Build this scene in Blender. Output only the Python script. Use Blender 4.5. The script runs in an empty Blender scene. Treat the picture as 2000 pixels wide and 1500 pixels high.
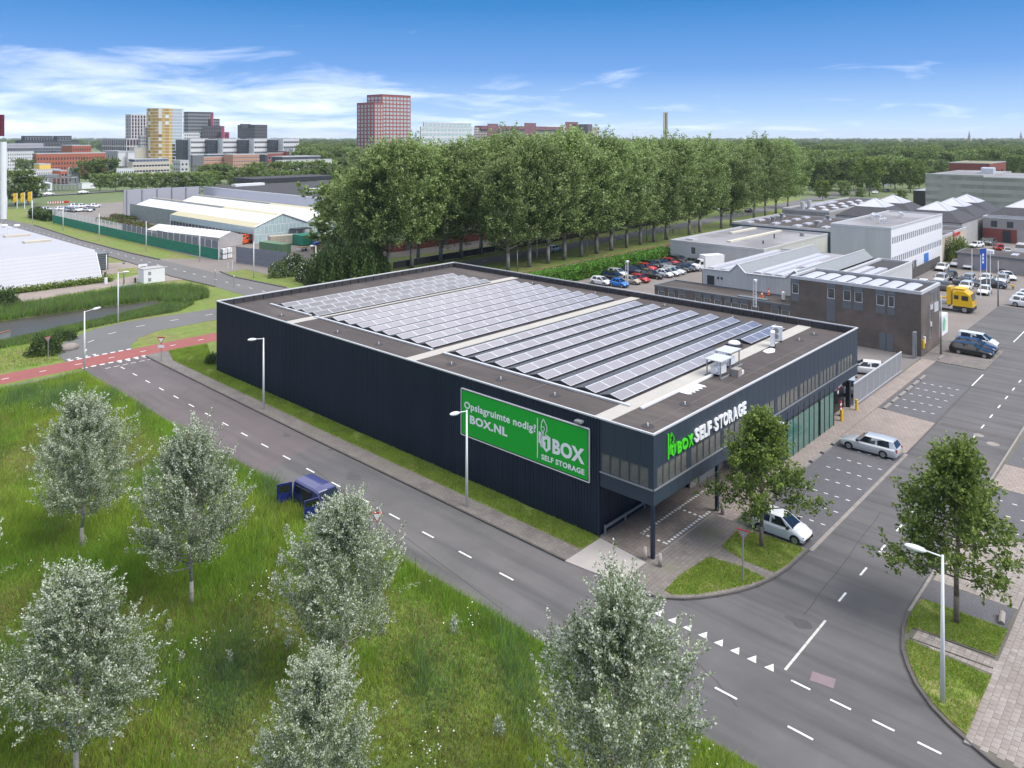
import bpy, math, random
import numpy as np
from mathutils import Vector, Matrix
random.seed(7); RNG = np.random.default_rng(7)
SC = bpy.context.scene; COL = SC.collection
# ---------------------------------------------------------------- camera
H = 26.8; F = 1500.0; YH = 267.0
TH = math.atan(1385.0 / 1500.0); CT, ST = math.cos(TH), math.sin(TH)
cam = bpy.data.cameras.new("camera"); camo = bpy.data.objects.new("camera", cam); COL.objects.link(camo)
camo.location = (0, 0, H); camo.rotation_euler = (math.pi / 2, 0, TH - math.pi / 2)
cam.sensor_width = 36; cam.lens = 36 * F / 2000; cam.shift_y = -(750 - YH) / 2000
cam.clip_start = 0.5; cam.clip_end = 30000
SC.camera = camo
# ---------------------------------------------------------------- light
SUN_EL = math.radians(50); SUN_DIR = Vector((0.3, -0.95, 0)).normalized()
sd = Vector((SUN_DIR.x * math.cos(SUN_EL), SUN_DIR.y * math.cos(SUN_EL), math.sin(SUN_EL)))
sun = bpy.data.lights.new("sun", 'SUN'); suno = bpy.data.objects.new("sun", sun); COL.objects.link(suno)
sun.energy = 1.5; sun.angle = math.radians(42); sun.color = (1.0, 0.95, 0.88)
suno.rotation_euler = (-sd).to_track_quat('-Z', 'Y').to_euler(); suno.location = (0, 0, 200)
W = bpy.data.worlds.new("World"); SC.world = W; W.use_nodes = True
nt = W.node_tree; nt.nodes.clear()
def wn(t, **k):
    n = nt.nodes.new(t)
    for a, b in k.items(): setattr(n, a, b)
    return n
L = nt.links.new
sky = wn('ShaderNodeTexSky', sky_type='NISHITA', sun_disc=False, sun_elevation=SUN_EL, sun_rotation=math.atan2(sd.x, sd.y))
sky.air_density = 1.0; sky.dust_density = 0.35; sky.ozone_density = 2.5
tc = wn('ShaderNodeTexCoord')
sep = wn('ShaderNodeSeparateXYZ'); L(tc.outputs['Generated'], sep.inputs[0])
# deeper blue than plain air a few degrees up (the photograph's sky), fading to the pale horizon
rampb = wn('ShaderNodeValToRGB'); L(sep.outputs['Z'], rampb.inputs[0])
el = rampb.color_ramp.elements
el[0].position = 0.0; el[0].color = (2.75, 3.6, 4.7, 1)
el[1].position = 1.0; el[1].color = (0.1, 0.8, 2.5, 1)
for p_, c_ in ((0.03, (1.55, 2.55, 4.1, 1)), (0.085, (0.55, 1.45, 3.4, 1)), (0.17, (0.05, 0.88, 2.5, 1))):
    e = el.new(p_); e.color = c_
mixb = wn('ShaderNodeMix', data_type='RGBA'); mixb.inputs[0].default_value = 0.94
L(sky.outputs[0], mixb.inputs[6]); L(rampb.outputs[0], mixb.inputs[7])
# wispy clouds near the horizon, thin bright cloud overhead: direction -> a flat layer far above
mx = wn('ShaderNodeMath', operation='MAXIMUM'); L(sep.outputs['Z'], mx.inputs[0]); mx.inputs[1].default_value = 0.0
ad = wn('ShaderNodeMath', operation='ADD'); L(mx.outputs[0], ad.inputs[0]); ad.inputs[1].default_value = 0.11
dv = wn('ShaderNodeVectorMath', operation='DIVIDE'); L(tc.outputs['Generated'], dv.inputs[0])
cb = wn('ShaderNodeCombineXYZ')
for i in range(3): L(ad.outputs[0], cb.inputs[i])
L(cb.outputs[0], dv.inputs[1])
mp = wn('ShaderNodeMapping'); L(dv.outputs[0], mp.inputs[0]); mp.inputs['Scale'].default_value = (0.55, 0.55, 0.0); mp.inputs['Rotation'].default_value = (0, 0, 0.9); mp.inputs['Location'].default_value = (3.1, 1.2, 0)
n1 = wn('ShaderNodeTexNoise'); L(mp.outputs[0], n1.inputs['Vector']); n1.inputs['Scale'].default_value = 1.7; n1.inputs['Detail'].default_value = 9; n1.inputs['Roughness'].default_value = 0.6; n1.inputs['Distortion'].default_value = 0.5
# more cloud to the north-west (left of the picture) and overhead
dt = wn('ShaderNodeVectorMath', operation='DOT_PRODUCT'); L(tc.outputs['Generated'], dt.inputs[0]); dt.inputs[1].default_value = (0.05, 1.0, 0.0)
mr = wn('ShaderNodeMapRange'); L(dt.outputs['Value'], mr.inputs[0]); mr.inputs[1].default_value = 0.5; mr.inputs[2].default_value = 1.0; mr.inputs[3].default_value = -0.12; mr.inputs[4].default_value = 0.12
mr2 = wn('ShaderNodeMapRange'); L(sep.outputs['Z'], mr2.inputs[0]); mr2.inputs[1].default_value = 0.24; mr2.inputs[2].default_value = 0.48; mr2.inputs[3].default_value = 0.0; mr2.inputs[4].default_value = 0.95
mr3 = wn('ShaderNodeMapRange', interpolation_type='SMOOTHSTEP'); L(sep.outputs['Z'], mr3.inputs[0]); mr3.inputs[1].default_value = 0.02; mr3.inputs[2].default_value = 0.19; mr3.inputs[3].default_value = 0.0; mr3.inputs[4].default_value = 0.3
dt2 = wn('ShaderNodeVectorMath', operation='DOT_PRODUCT'); L(tc.outputs['Generated'], dt2.inputs[0]); dt2.inputs[1].default_value = (-0.3, 0.95, 0.3)
mr4 = wn('ShaderNodeMapRange', interpolation_type='SMOOTHSTEP'); L(dt2.outputs['Value'], mr4.inputs[0]); mr4.inputs[1].default_value = -0.12; mr4.inputs[2].default_value = 0.22
m5 = wn('ShaderNodeMath', operation='MULTIPLY'); L(mr2.outputs[0], m5.inputs[0]); L(mr4.outputs[0], m5.inputs[1])
s0 = wn('ShaderNodeMath', operation='SUBTRACT'); L(n1.outputs[0], s0.inputs[0]); L(mr3.outputs[0], s0.inputs[1])
s1 = wn('ShaderNodeMath', operation='ADD'); L(s0.outputs[0], s1.inputs[0]); L(mr.outputs[0], s1.inputs[1])
s2 = wn('ShaderNodeMath', operation='ADD'); L(s1.outputs[0], s2.inputs[0]); L(m5.outputs[0], s2.inputs[1])
rc = wn('ShaderNodeValToRGB'); L(s2.outputs[0], rc.inputs[0])
rc.color_ramp.elements[0].position = 0.44; rc.color_ramp.elements[0].color = (0, 0, 0, 1)
rc.color_ramp.elements[1].position = 0.95; rc.color_ramp.elements[1].color = (0.93, 0.93, 0.93, 1)
mixc = wn('ShaderNodeMix', data_type='RGBA'); L(rc.outputs[0], mixc.inputs[0]); L(mixb.outputs[2], mixc.inputs[6]); mixc.inputs[7].default_value = (6.9, 6.9, 7.0, 1)
bg = wn('ShaderNodeBackground'); L(mixc.outputs[2], bg.inputs[0]); bg.inputs[1].default_value = 0.077
out = wn('ShaderNodeOutputWorld'); L(bg.outputs[0], out.inputs[0])
SC.view_settings.view_transform = 'Standard'; SC.view_settings.look = 'None'; SC.view_settings.gamma = 1.0
SC.view_settings.use_curve_mapping = False; SC.view_settings.exposure = 1.7
SC.render.engine = 'CYCLES'; SC.cycles.use_denoising = True
SC.cycles.max_bounces = 6; SC.cycles.diffuse_bounces = 3; SC.cycles.glossy_bounces = 3; SC.cycles.transmission_bounces = 3; SC.cycles.transparent_max_bounces = 6
# ---------------------------------------------------------------- helpers
def G(px, py, z=0.0):                       # point of the place seen at a pixel of the 2000x1500 photograph
    Y = F * (H - z) / (py - YH); X = (px - 1000) * Y / F
    return (CT * Y + ST * X, ST * Y - CT * X)
def depth(x, y): return CT * x + ST * y
def zat(x, y, py): return H - (py - YH) * depth(x, y) / F
ORG = {}
class MB:
    def __init__(s): s.v = []; s.f = []; s.m = []
    def face(s, pts, m=0):
        i = len(s.v); s.v.extend([tuple(p) for p in pts]); s.f.append(tuple(range(i, i + len(pts)))); s.m.append(m); return s
    def box(s, x0, y0, z0, x1, y1, z1, m=0, top=None, bottom=True):
        i = len(s.v)
        s.v += [(x0, y0, z0), (x1, y0, z0), (x1, y1, z0), (x0, y1, z0), (x0, y0, z1), (x1, y0, z1), (x1, y1, z1), (x0, y1, z1)]
        fs = [(4, 5, 6, 7), (0, 1, 5, 4), (1, 2, 6, 5), (2, 3, 7, 6), (3, 0, 4, 7)] + ([(3, 2, 1, 0)] if bottom else [])
        for k, q in enumerate(fs): s.f.append(tuple(i + a for a in q)); s.m.append(top if (k == 0 and top is not None) else m)
        return s
    def obox(s, cx, cy, z0, lx, ly, z1, rz=0.0, m=0, top=None):
        i = len(s.v); c, n = math.cos(rz), math.sin(rz)
        for z in (z0, z1):
            for a, b in ((-1, -1), (1, -1), (1, 1), (-1, 1)):
                x, y = a * lx / 2, b * ly / 2; s.v.append((cx + c * x - n * y, cy + n * x + c * y, z))
        for k, q in enumerate([(4, 5, 6, 7), (0, 1, 5, 4), (1, 2, 6, 5), (2, 3, 7, 6), (3, 0, 4, 7), (3, 2, 1, 0)]):
            s.f.append(tuple(i + a for a in q)); s.m.append(top if (k == 0 and top is not None) else m)
        return s
    def prism(s, poly, z0, z1, m=0, side=None):
        if sum(poly[k][0] * poly[(k + 1) % len(poly)][1] - poly[(k + 1) % len(poly)][0] * poly[k][1] for k in range(len(poly))) < 0: poly = poly[::-1]
        n = len(poly); i = len(s.v); side = m if side is None else side
        s.v += [(p[0], p[1], z0) for p in poly] + [(p[0], p[1], z1) for p in poly]
        s.f.append(tuple(i + n + k for k in range(n))); s.m.append(m)
        for k in range(n): s.f.append((i + k, i + (k + 1) % n, i + n + (k + 1) % n, i + n + k)); s.m.append(side)
        return s
    def cyl(s, p0, p1, r0, r1=None, n=8, m=0, caps=True):
        r1 = r0 if r1 is None else r1
        p0 = Vector(p0); p1 = Vector(p1); d = (p1 - p0); 
        if d.length < 1e-6: return s
        d.normalize(); a = d.orthogonal().normalized(); b = d.cross(a); i = len(s.v)
        for p, r in ((p0, r0), (p1, r1)):
            for k in range(n):
                t = 2 * math.pi * k / n; q = p + a * (r * math.cos(t)) + b * (r * math.sin(t)); s.v.append((q.x, q.y, q.z))
        for k in range(n): s.f.append((i + k, i + (k + 1) % n, i + n + (k + 1) % n, i + n + k)); s.m.append(m)
        if caps: s.f.append(tuple(i + n + k for k in range(n))); s.m.append(m); s.f.append(tuple(i + n - 1 - k for k in range(n))); s.m.append(m)
        return s
    def ell(s, c, rx, ry, rz, n=10, k=6, m=0, zmin=-1.0):
        i = len(s.v)
        for a in range(k + 1):
            t = math.pi * a / k; zz = math.cos(t)
            for b in range(n):
                u = 2 * math.pi * b / n; s.v.append((c[0] + rx * math.sin(t) * math.cos(u), c[1] + ry * math.sin(t) * math.sin(u), c[2] + rz * max(zz, zmin)))
        for a in range(k):
            for b in range(n): s.f.append((i + a * n + b, i + (a + 1) * n + b, i + (a + 1) * n + (b + 1) % n, i + a * n + (b + 1) % n)); s.m.append(m)
        return s
    def mesh(s, name, mats, off=(0, 0, 0), smooth=False):
        me = bpy.data.meshes.new(name)
        me.from_pydata([(a - off[0], b - off[1], c - off[2]) for a, b, c in s.v], [], s.f)
        mats = mats if isinstance(mats, (list, tuple)) else [mats]
        for q in mats: me.materials.append(q)
        if len(mats) > 1: me.polygons.foreach_set('material_index', s.m)
        if smooth: me.polygons.foreach_set('use_smooth', [True] * len(s.f))
        me.update(); return me
    def build(s, name, mats, parent=None, smooth=False):
        off = ORG.get(parent.name, (0, 0, 0)) if parent else (0, 0, 0)
        return put(s.mesh(name, mats, off, smooth), name, parent)
def put(me, name, parent=None, loc=None, rz=0.0):
    o = bpy.data.objects.new(name, me); COL.objects.link(o)
    if parent:
        o.parent = parent; ORG[o.name] = ORG.get(parent.name, (0, 0, 0))
        if loc is not None:
            q = ORG.get(parent.name, (0, 0, 0)); o.location = (loc[0] - q[0], loc[1] - q[1], loc[2] - q[2])
            ORG[o.name] = loc
    elif loc is not None: o.location = loc; ORG[o.name] = loc
    if rz: o.rotation_euler = (0, 0, rz)
    return o
def thing(name, label, cat, loc=(0, 0, 0), group=None, rz=0.0):
    o = bpy.data.objects.new(name, None); COL.objects.link(o); o.empty_display_size = 0.3
    o.location = loc; o.rotation_euler = (0, 0, rz); ORG[o.name] = tuple(loc) if not rz else (0, 0, 0)
    return tag(o, label, cat, group)
def tag(o, label, cat, group=None):
    o['label'] = label; o['category'] = cat
    if group: o['group'] = group
    return o
def struct(name, mb, mats, parent=None):
    o = mb.build(name, mats, parent)
    if not parent: o['kind'] = 'structure'
    return o
KIDS = {}
def dup(r, loc=None, rz=None, label=None, group=None, parent=None):
    c = r.copy(); COL.objects.link(c)
    if parent: c.parent = parent
    if loc is not None: c.location = loc
    if rz is not None: c.rotation_euler = (0, 0, rz)
    if label: c['label'] = label
    if group: c['group'] = group
    if r.name not in KIDS: KIDS[r.name] = list(r.children)
    for ch in KIDS[r.name]: dup(ch, parent=c)
    return c
ORD = ['first', 'second', 'third', 'fourth', 'fifth', 'sixth', 'seventh', 'eighth', 'ninth', 'tenth', 'eleventh', 'twelfth', 'thirteenth', 'fourteenth', 'fifteenth', 'sixteenth', 'seventeenth', 'eighteenth', 'nineteenth', 'twentieth', 'twenty-first', 'twenty-second', 'twenty-third', 'twenty-fourth', 'twenty-fifth']
# ---------------------------------------------------------------- materials
def mat(name, col, rough=0.7, metal=0.0, var=0.12, vs=0.8, bump=0.0, bs=12.0, spec=0.5, col2=None, c2pos=(0.45, 0.6), c2s=0.3, stretch=None, wave=None, brick=None, coat=0.0, trans=0.0, c2d=4.0, ov=0.0, streak=None):
    m = bpy.data.materials.new(name); m.use_nodes = True; t = m.node_tree; n = t.nodes; b = n['Principled BSDF']
    b.inputs['Roughness'].default_value = rough; b.inputs['Metallic'].default_value = metal; b.inputs['Specular IOR Level'].default_value = spec
    if coat: b.inputs['Coat Weight'].default_value = coat; b.inputs['Coat Roughness'].default_value = 0.05
    tc = n.new('ShaderNodeTexCoord'); src = tc.outputs['Object']
    if stretch:
        mp = n.new('ShaderNodeMapping'); mp.inputs['Scale'].default_value = stretch; t.links.new(src, mp.inputs[0]); src = mp.outputs[0]
    cur = None
    def mixn(a, bb, fac):
        x = n.new('ShaderNodeMix'); x.data_type = 'RGBA'
        for s_, v in ((6, a), (7, bb), (0, fac)):
            if isinstance(v, (tuple, list)): x.inputs[s_].default_value = (*v[:3], 1)
            elif isinstance(v, (int, float)): x.inputs[s_].default_value = v
            else: t.links.new(v, x.inputs[s_])
        return x.outputs[2]
    def noise(sc, det=4.0, rg=0.6):
        x = n.new('ShaderNodeTexNoise'); x.inputs['Scale'].default_value = sc; x.inputs['Detail'].default_value = det; x.inputs['Roughness'].default_value = rg; t.links.new(src, x.inputs['Vector']); return x.outputs[0]
    def ramp(v, p0, p1):
        x = n.new('ShaderNodeMapRange'); x.inputs[1].default_value = p0; x.inputs[2].default_value = p1; t.links.new(v, x.inputs[0]); return x.outputs[0]
    base = tuple(col)
    if brick:
        x = n.new('ShaderNodeTexBrick'); t.links.new(src, x.inputs['Vector'])
        mp = n.new('ShaderNodeMapping'); mp.inputs['Rotation'].default_value = brick.get('rot', (math.pi / 2, 0, 0)); t.links.new(src, mp.inputs[0]); t.links.new(mp.outputs[0], x.inputs['Vector'])
        x.inputs['Color1'].default_value = (*col, 1); x.inputs['Color2'].default_value = (*brick.get('c2', [q * 0.75 for q in col]), 1); x.inputs['Mortar'].default_value = (*brick.get('mortar', (0.3, 0.28, 0.26)), 1)
        x.inputs['Scale'].default_value = brick.get('s', 1.0); x.inputs['Brick Width'].default_value = brick.get('w', 0.22); x.inputs['Row Height'].default_value = brick.get('h', 0.07); x.inputs['Mortar Size'].default_value = brick.get('ms', 0.008)
        cur = x.outputs[0]
    else: cur = base
    if col2: cur = mixn(cur, col2, ramp(noise(c2s, c2d), *c2pos))
    if var:
        v = ramp(noise(vs, 6.0, 0.65), 0.25, 0.75); lo = n.new('ShaderNodeMapRange'); lo.inputs[3].default_value = 1 - var; lo.inputs[4].default_value = 1 + var; t.links.new(v, lo.inputs[0])
        x = n.new('ShaderNodeVectorMath'); x.operation = 'SCALE'; t.links.new(lo.outputs[0], x.inputs['Scale'])
        if isinstance(cur, tuple): x.inputs[0].default_value = cur
        else: t.links.new(cur, x.inputs[0])
        cur = x.outputs[0]
    if streak:
        mp = n.new('ShaderNodeMapping'); mp.inputs['Scale'].default_value = streak[0]; t.links.new(tc.outputs['Object'], mp.inputs[0]); x = n.new('ShaderNodeTexNoise'); x.inputs['Scale'].default_value = 1.0; x.inputs['Detail'].default_value = 5.0; t.links.new(mp.outputs[0], x.inputs['Vector'])
        cur = mixn(cur, streak[1], ramp(x.outputs[0], *streak[2]))
    if wave:
        x = n.new('ShaderNodeTexWave'); x.wave_type = 'BANDS'; x.bands_direction = wave[0]; x.inputs['Scale'].default_value = wave[1]; x.inputs['Distortion'].default_value = 0; t.links.new(src, x.inputs['Vector'])
        cur = mixn(cur, wave[2], ramp(x.outputs['Fac'], *wave[3]))
    if ov:
        oi = n.new('ShaderNodeObjectInfo'); lo = n.new('ShaderNodeMapRange'); lo.inputs[3].default_value = 1 - ov; lo.inputs[4].default_value = 1 + ov; t.links.new(oi.outputs['Random'], lo.inputs[0])
        x = n.new('ShaderNodeVectorMath'); x.operation = 'SCALE'; t.links.new(lo.outputs[0], x.inputs['Scale'])
        if isinstance(cur, tuple): x.inputs[0].default_value = cur
        else: t.links.new(cur, x.inputs[0])
        cur = x.outputs[0]
    if isinstance(cur, tuple): b.inputs['Base Color'].default_value = (*cur, 1)
    else: t.links.new(cur, b.inputs['Base Color'])
    if bump:
        x = n.new('ShaderNodeBump'); x.inputs['Strength'].default_value = bump; x.inputs['Distance'].default_value = 0.05; t.links.new(noise(bs, 5.0), x.inputs['Height']); t.links.new(x.outputs[0], b.inputs['Normal'])
    if trans:
        tr = n.new('ShaderNodeBsdfTranslucent'); ms = n.new('ShaderNodeMixShader'); ms.inputs[0].default_value = trans
        if isinstance(cur, tuple): tr.inputs[0].default_value = (*cur, 1)
        else: t.links.new(cur, tr.inputs[0])
        t.links.new(b.outputs[0], ms.inputs[1]); t.links.new(tr.outputs[0], ms.inputs[2]); t.links.new(ms.outputs[0], n['Material Output'].inputs[0])
    return m
M = {}
M['asphalt'] = mat('asphalt', (0.108, 0.105, 0.106), 0.9, var=0.14, vs=0.35, bump=0.3, bs=30, col2=(0.128, 0.12, 0.121), c2s=0.05, c2pos=(0.42, 0.6), streak=((0.9, 0.06, 1), (0.076, 0.074, 0.076), (0.46, 0.7)))
M['asphalt_red'] = mat('asphalt reddish', (0.125, 0.106, 0.108), 0.9, var=0.13, vs=0.3, bump=0.3, bs=30, streak=((0.9, 0.06, 1), (0.1, 0.085, 0.088), (0.5, 0.72)))
M['asphalt_stain'] = mat('oil stained asphalt', (0.08, 0.078, 0.079), 0.8, var=0.2, vs=2.0)
M['asphalt_far'] = mat('asphalt grey', (0.135, 0.132, 0.132), 0.9, var=0.1, vs=0.15)
M['bike'] = mat('red asphalt', (0.27, 0.085, 0.078), 0.9, var=0.12, vs=0.4)
M['bike_far'] = mat('red brick path', (0.17, 0.075, 0.06), 0.9, var=0.15, vs=0.5)
M['paint'] = mat('road paint', (0.7, 0.7, 0.68), 0.7, var=0.2, vs=7.0, col2=(0.45, 0.44, 0.43), c2s=5.0, c2pos=(0.58, 0.66))
M['paint_worn'] = mat('worn road paint', (0.55, 0.54, 0.5), 0.8, var=0.2, vs=4.0)
M['tile'] = mat('concrete tile', (0.27, 0.235, 0.21), 0.9, var=0.25, vs=1.2, bump=0.2, bs=15)
M['tile2'] = mat('concrete tile paler', (0.31, 0.275, 0.25), 0.9, var=0.25, vs=1.6, bump=0.2, bs=15)
M['joint'] = mat('joint sand', (0.13, 0.12, 0.1), 0.95, var=0.2, vs=1.0, col2=(0.09, 0.11, 0.05), c2s=0.6, c2pos=(0.55, 0.7))
M['clinker'] = mat('clinker pavers', (0.16, 0.14, 0.13), 0.9, var=0.15, vs=0.6, brick=dict(c2=(0.12, 0.105, 0.1), mortar=(0.09, 0.085, 0.08), w=0.22, h=0.11, ms=0.012, rot=(0, 0, 0.0)))
M['clinker_dark'] = mat('dark grey pavers', (0.135, 0.13, 0.14), 0.9, var=0.12, vs=0.5, brick=dict(c2=(0.115, 0.11, 0.12), mortar=(0.075, 0.072, 0.075), w=0.22, h=0.11, ms=0.012, rot=(0, 0, 0.0)))
M['paver_brown'] = mat('brown pavers', (0.2, 0.17, 0.15), 0.9, var=0.3, vs=0.45, brick=dict(c2=(0.155, 0.13, 0.115), mortar=(0.1, 0.09, 0.08), w=0.3, h=0.3, ms=0.015, rot=(0, 0, 0.0)))
M['paver_pink'] = mat('pinkish pavers', (0.315, 0.26, 0.228), 0.9, var=0.14, vs=0.4, brick=dict(c2=(0.27, 0.225, 0.2), mortar=(0.19, 0.16, 0.14), w=0.42, h=0.42, ms=0.02, rot=(0, 0, math.pi / 2)))
M['paver_path'] = mat('grey brown path', (0.21, 0.185, 0.17), 0.9, var=0.3, vs=0.5, brick=dict(c2=(0.17, 0.15, 0.14), mortar=(0.11, 0.1, 0.09), w=0.3, h=0.3, ms=0.014, rot=(0, 0, 0.0)), col2=(0.12, 0.12, 0.08), c2s=0.25, c2pos=(0.55, 0.75))
M['concrete'] = mat('concrete', (0.36, 0.33, 0.315), 0.9, var=0.08, vs=1.5, bump=0.1)
M['kerb'] = mat('kerb concrete', (0.26, 0.235, 0.215), 0.9, var=0.2, vs=1.5)
M['kerb_dark'] = mat('dark kerb', (0.1, 0.09, 0.085), 0.9, var=0.2, vs=1.5)
M['yard'] = mat('yard paving', (0.17, 0.155, 0.15), 0.9, var=0.15, vs=0.12)
M['yard_b'] = mat('brownish yard paving', (0.2, 0.175, 0.16), 0.9, var=0.15, vs=0.12)
M['grass'] = mat('mown grass', (0.14, 0.195, 0.035), 0.95, var=0.3, vs=0.9, col2=(0.17, 0.18, 0.05), c2s=0.12, bump=0.4, bs=4)
M['lawn'] = mat('short lawn', (0.16, 0.21, 0.035), 0.95, var=0.35, vs=2.0, col2=(0.24, 0.2, 0.1), c2s=0.5, bump=0.4, bs=8)
M['meadow'] = mat('meadow soil and thatch', (0.12, 0.18, 0.03), 0.95, var=0.35, vs=0.9, col2=(0.16, 0.18, 0.05), c2s=0.12, bump=0.4, bs=4)
M['field'] = mat('far fields', (0.1, 0.14, 0.05), 0.95, var=0.25, vs=0.01, col2=(0.17, 0.18, 0.09), c2s=0.004)
M['dirt'] = mat('bare earth', (0.22, 0.17, 0.12), 0.95, var=0.25, vs=0.8)
M['water'] = mat('pond water', (0.045, 0.042, 0.034), 0.35, spec=0.25, var=0.1, vs=0.5, bump=0.12, bs=1.6)
M['navy'] = mat('dark blue steel cladding', (0.013, 0.022, 0.042), 0.42, var=0.2, vs=0.35, spec=0.4, stretch=(1, 1, 0.15))
M['navy2'] = mat('blue grey steel panel', (0.034, 0.049, 0.07), 0.42, var=0.08, vs=0.3, spec=0.35)
M['cap'] = mat('aluminium roof edge', (0.55, 0.55, 0.56), 0.45, metal=0.2, var=0.05)
M['felt'] = mat('brown roof felt', (0.068, 0.056, 0.053), 0.9, var=0.25, vs=0.5, col2=(0.105, 0.089, 0.082), c2s=0.35, c2pos=(0.5, 0.72), stretch=(1, 0.25, 1), bump=0.1)
M['felt_dark'] = mat('dark roof felt', (0.045, 0.043, 0.048), 0.9, var=0.2, vs=0.2)
M['felt_grey'] = mat('grey roof felt', (0.2, 0.195, 0.205), 0.85, var=0.12, vs=0.15, col2=(0.28, 0.275, 0.29), c2s=0.06)
M['walkway'] = mat('roof walkway tiles', (0.42, 0.4, 0.365), 0.85, var=0.08, vs=1.0, wave=('X', 3.0, (0.36, 0.34, 0.31), (0.93, 1.0)))
M['alu'] = mat('aluminium', (0.66, 0.67, 0.69), 0.4, metal=0.4, var=0.05)
M['galv'] = mat('galvanised steel', (0.3, 0.31, 0.32), 0.5, metal=0.4, var=0.1)
M['white'] = mat('white paint', (0.74, 0.74, 0.75), 0.45, var=0.04)
M['white_metal'] = mat('white cladding', (0.68, 0.69, 0.72), 0.5, var=0.05, vs=0.3)
M['black'] = mat('black rubber', (0.012, 0.012, 0.013), 0.7, var=0.1)
M['dark'] = mat('dark metal', (0.03, 0.033, 0.038), 0.5, var=0.1)
M['glass'] = mat('window glass', (0.12, 0.122, 0.112), 0.07, var=0.5, vs=0.6, spec=0.8)
M['glass_far'] = mat('distant window glass', (0.045, 0.055, 0.07), 0.2, var=0.35, vs=0.25, spec=0.8)
M['glass_green'] = mat('green tinted glass', (0.075, 0.17, 0.14), 0.06, var=0.35, vs=0.35, spec=0.8)
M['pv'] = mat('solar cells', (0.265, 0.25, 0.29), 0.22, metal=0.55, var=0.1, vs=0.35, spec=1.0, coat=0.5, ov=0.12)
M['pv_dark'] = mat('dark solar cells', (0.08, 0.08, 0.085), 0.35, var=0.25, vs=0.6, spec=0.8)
M['print_white'] = mat('white print', (0.86, 0.86, 0.86), 0.5, var=0.0)
M['pv_tree_reflect'] = mat('solar cells with painted tree reflection', (0.13, 0.13, 0.155), 0.25, metal=0.4, var=0.1, vs=0.35, spec=0.8, coat=0.4, ov=0.25)  # dark reflection of the trees painted into the rear rows' cell colour
M['sign_green'] = mat('green banner', (0.0, 0.4, 0.025), 0.55, var=0.03)
M['sign_lime'] = mat('lime green letters', (0.07, 0.66, 0.02), 0.4, var=0.0)
M['yellow'] = mat('yellow paint', (0.8, 0.47, 0.01), 0.4, var=0.05)
M['red'] = mat('red paint', (0.5, 0.02, 0.02), 0.4, var=0.05)
M['blue'] = mat('blue paint', (0.03, 0.09, 0.42), 0.4, var=0.05)
M['bark'] = mat('bark', (0.16, 0.13, 0.1), 0.95, var=0.35, vs=2.5, bump=0.5, bs=6)
M['bark_white'] = mat('pale poplar bark', (0.33, 0.3, 0.27), 0.9, var=0.3, vs=2.0, col2=(0.09, 0.08, 0.07), c2s=1.5, c2pos=(0.58, 0.66), stretch=(1, 1, 3))
M['bark_big'] = mat('grey poplar bark', (0.3, 0.28, 0.25), 0.95, var=0.3, vs=0.8, col2=(0.09, 0.08, 0.07), c2s=0.5, c2pos=(0.5, 0.62))
M['leaf_white'] = mat('silvery leaf underside', (0.67, 0.69, 0.58), 0.7, var=0.15, vs=0.6, trans=0.3)
M['leaf_silver'] = mat('grey green leaf', (0.34, 0.395, 0.24), 0.6, var=0.2, vs=0.6, trans=0.3, ov=0.1)
M['leaf_olive'] = mat('dull green leaf', (0.15, 0.2, 0.08), 0.6, var=0.2, vs=0.6, trans=0.3, ov=0.1)
M['leaf_green'] = mat('green leaf', (0.125, 0.19, 0.035), 0.55, var=0.3, vs=0.3, trans=0.4, ov=0.22)
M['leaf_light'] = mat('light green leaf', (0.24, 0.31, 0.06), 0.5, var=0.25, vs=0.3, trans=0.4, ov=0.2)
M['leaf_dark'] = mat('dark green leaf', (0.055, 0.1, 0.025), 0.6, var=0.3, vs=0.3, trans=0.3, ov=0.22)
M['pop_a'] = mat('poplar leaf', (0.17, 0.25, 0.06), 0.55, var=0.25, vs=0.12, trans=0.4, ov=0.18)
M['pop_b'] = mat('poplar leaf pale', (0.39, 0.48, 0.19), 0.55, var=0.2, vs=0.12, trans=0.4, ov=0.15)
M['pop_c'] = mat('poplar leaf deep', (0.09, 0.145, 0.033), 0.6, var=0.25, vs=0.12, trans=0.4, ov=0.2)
M['hedge_l'] = mat('hedge leaf', (0.13, 0.36, 0.035), 0.55, var=0.3, vs=0.5, trans=0.3)
M['reed'] = mat('reed blade', (0.15, 0.22, 0.06), 0.7, var=0.3, vs=0.4, col2=(0.11, 0.18, 0.08), c2s=0.15, trans=0.35)
M['flower'] = mat('white flower', (0.8, 0.8, 0.76), 0.8, var=0.05)
# ================================================================ ground
def sheet(name, poly, z, m):                # a thin slab whose top is at z
    return struct(name, MB().prism(poly, z - 0.15, z), M[m])
def rect(x0, y0, x1, y1): return [(x0, y0), (x1, y0), (x1, y1), (x0, y1)]
def ribbon(left, right): return list(left) + list(right)[::-1]
b = MB(); b.face([(-9000, -9000, -0.15), (9000, -9000, -0.15), (9000, 9000, -0.15), (-9000, 9000, -0.15)]); struct('ground', b, M['field'])
sheet('grass_field', rect(-120, -120, 330, 330), -0.04, 'grass')
sheet('meadow_ground', [(-60, -60), (30.95, -60), (31.0, 20), (31.0, 94.6), (-60, 93.4)], 0.05, 'meadow')
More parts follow.
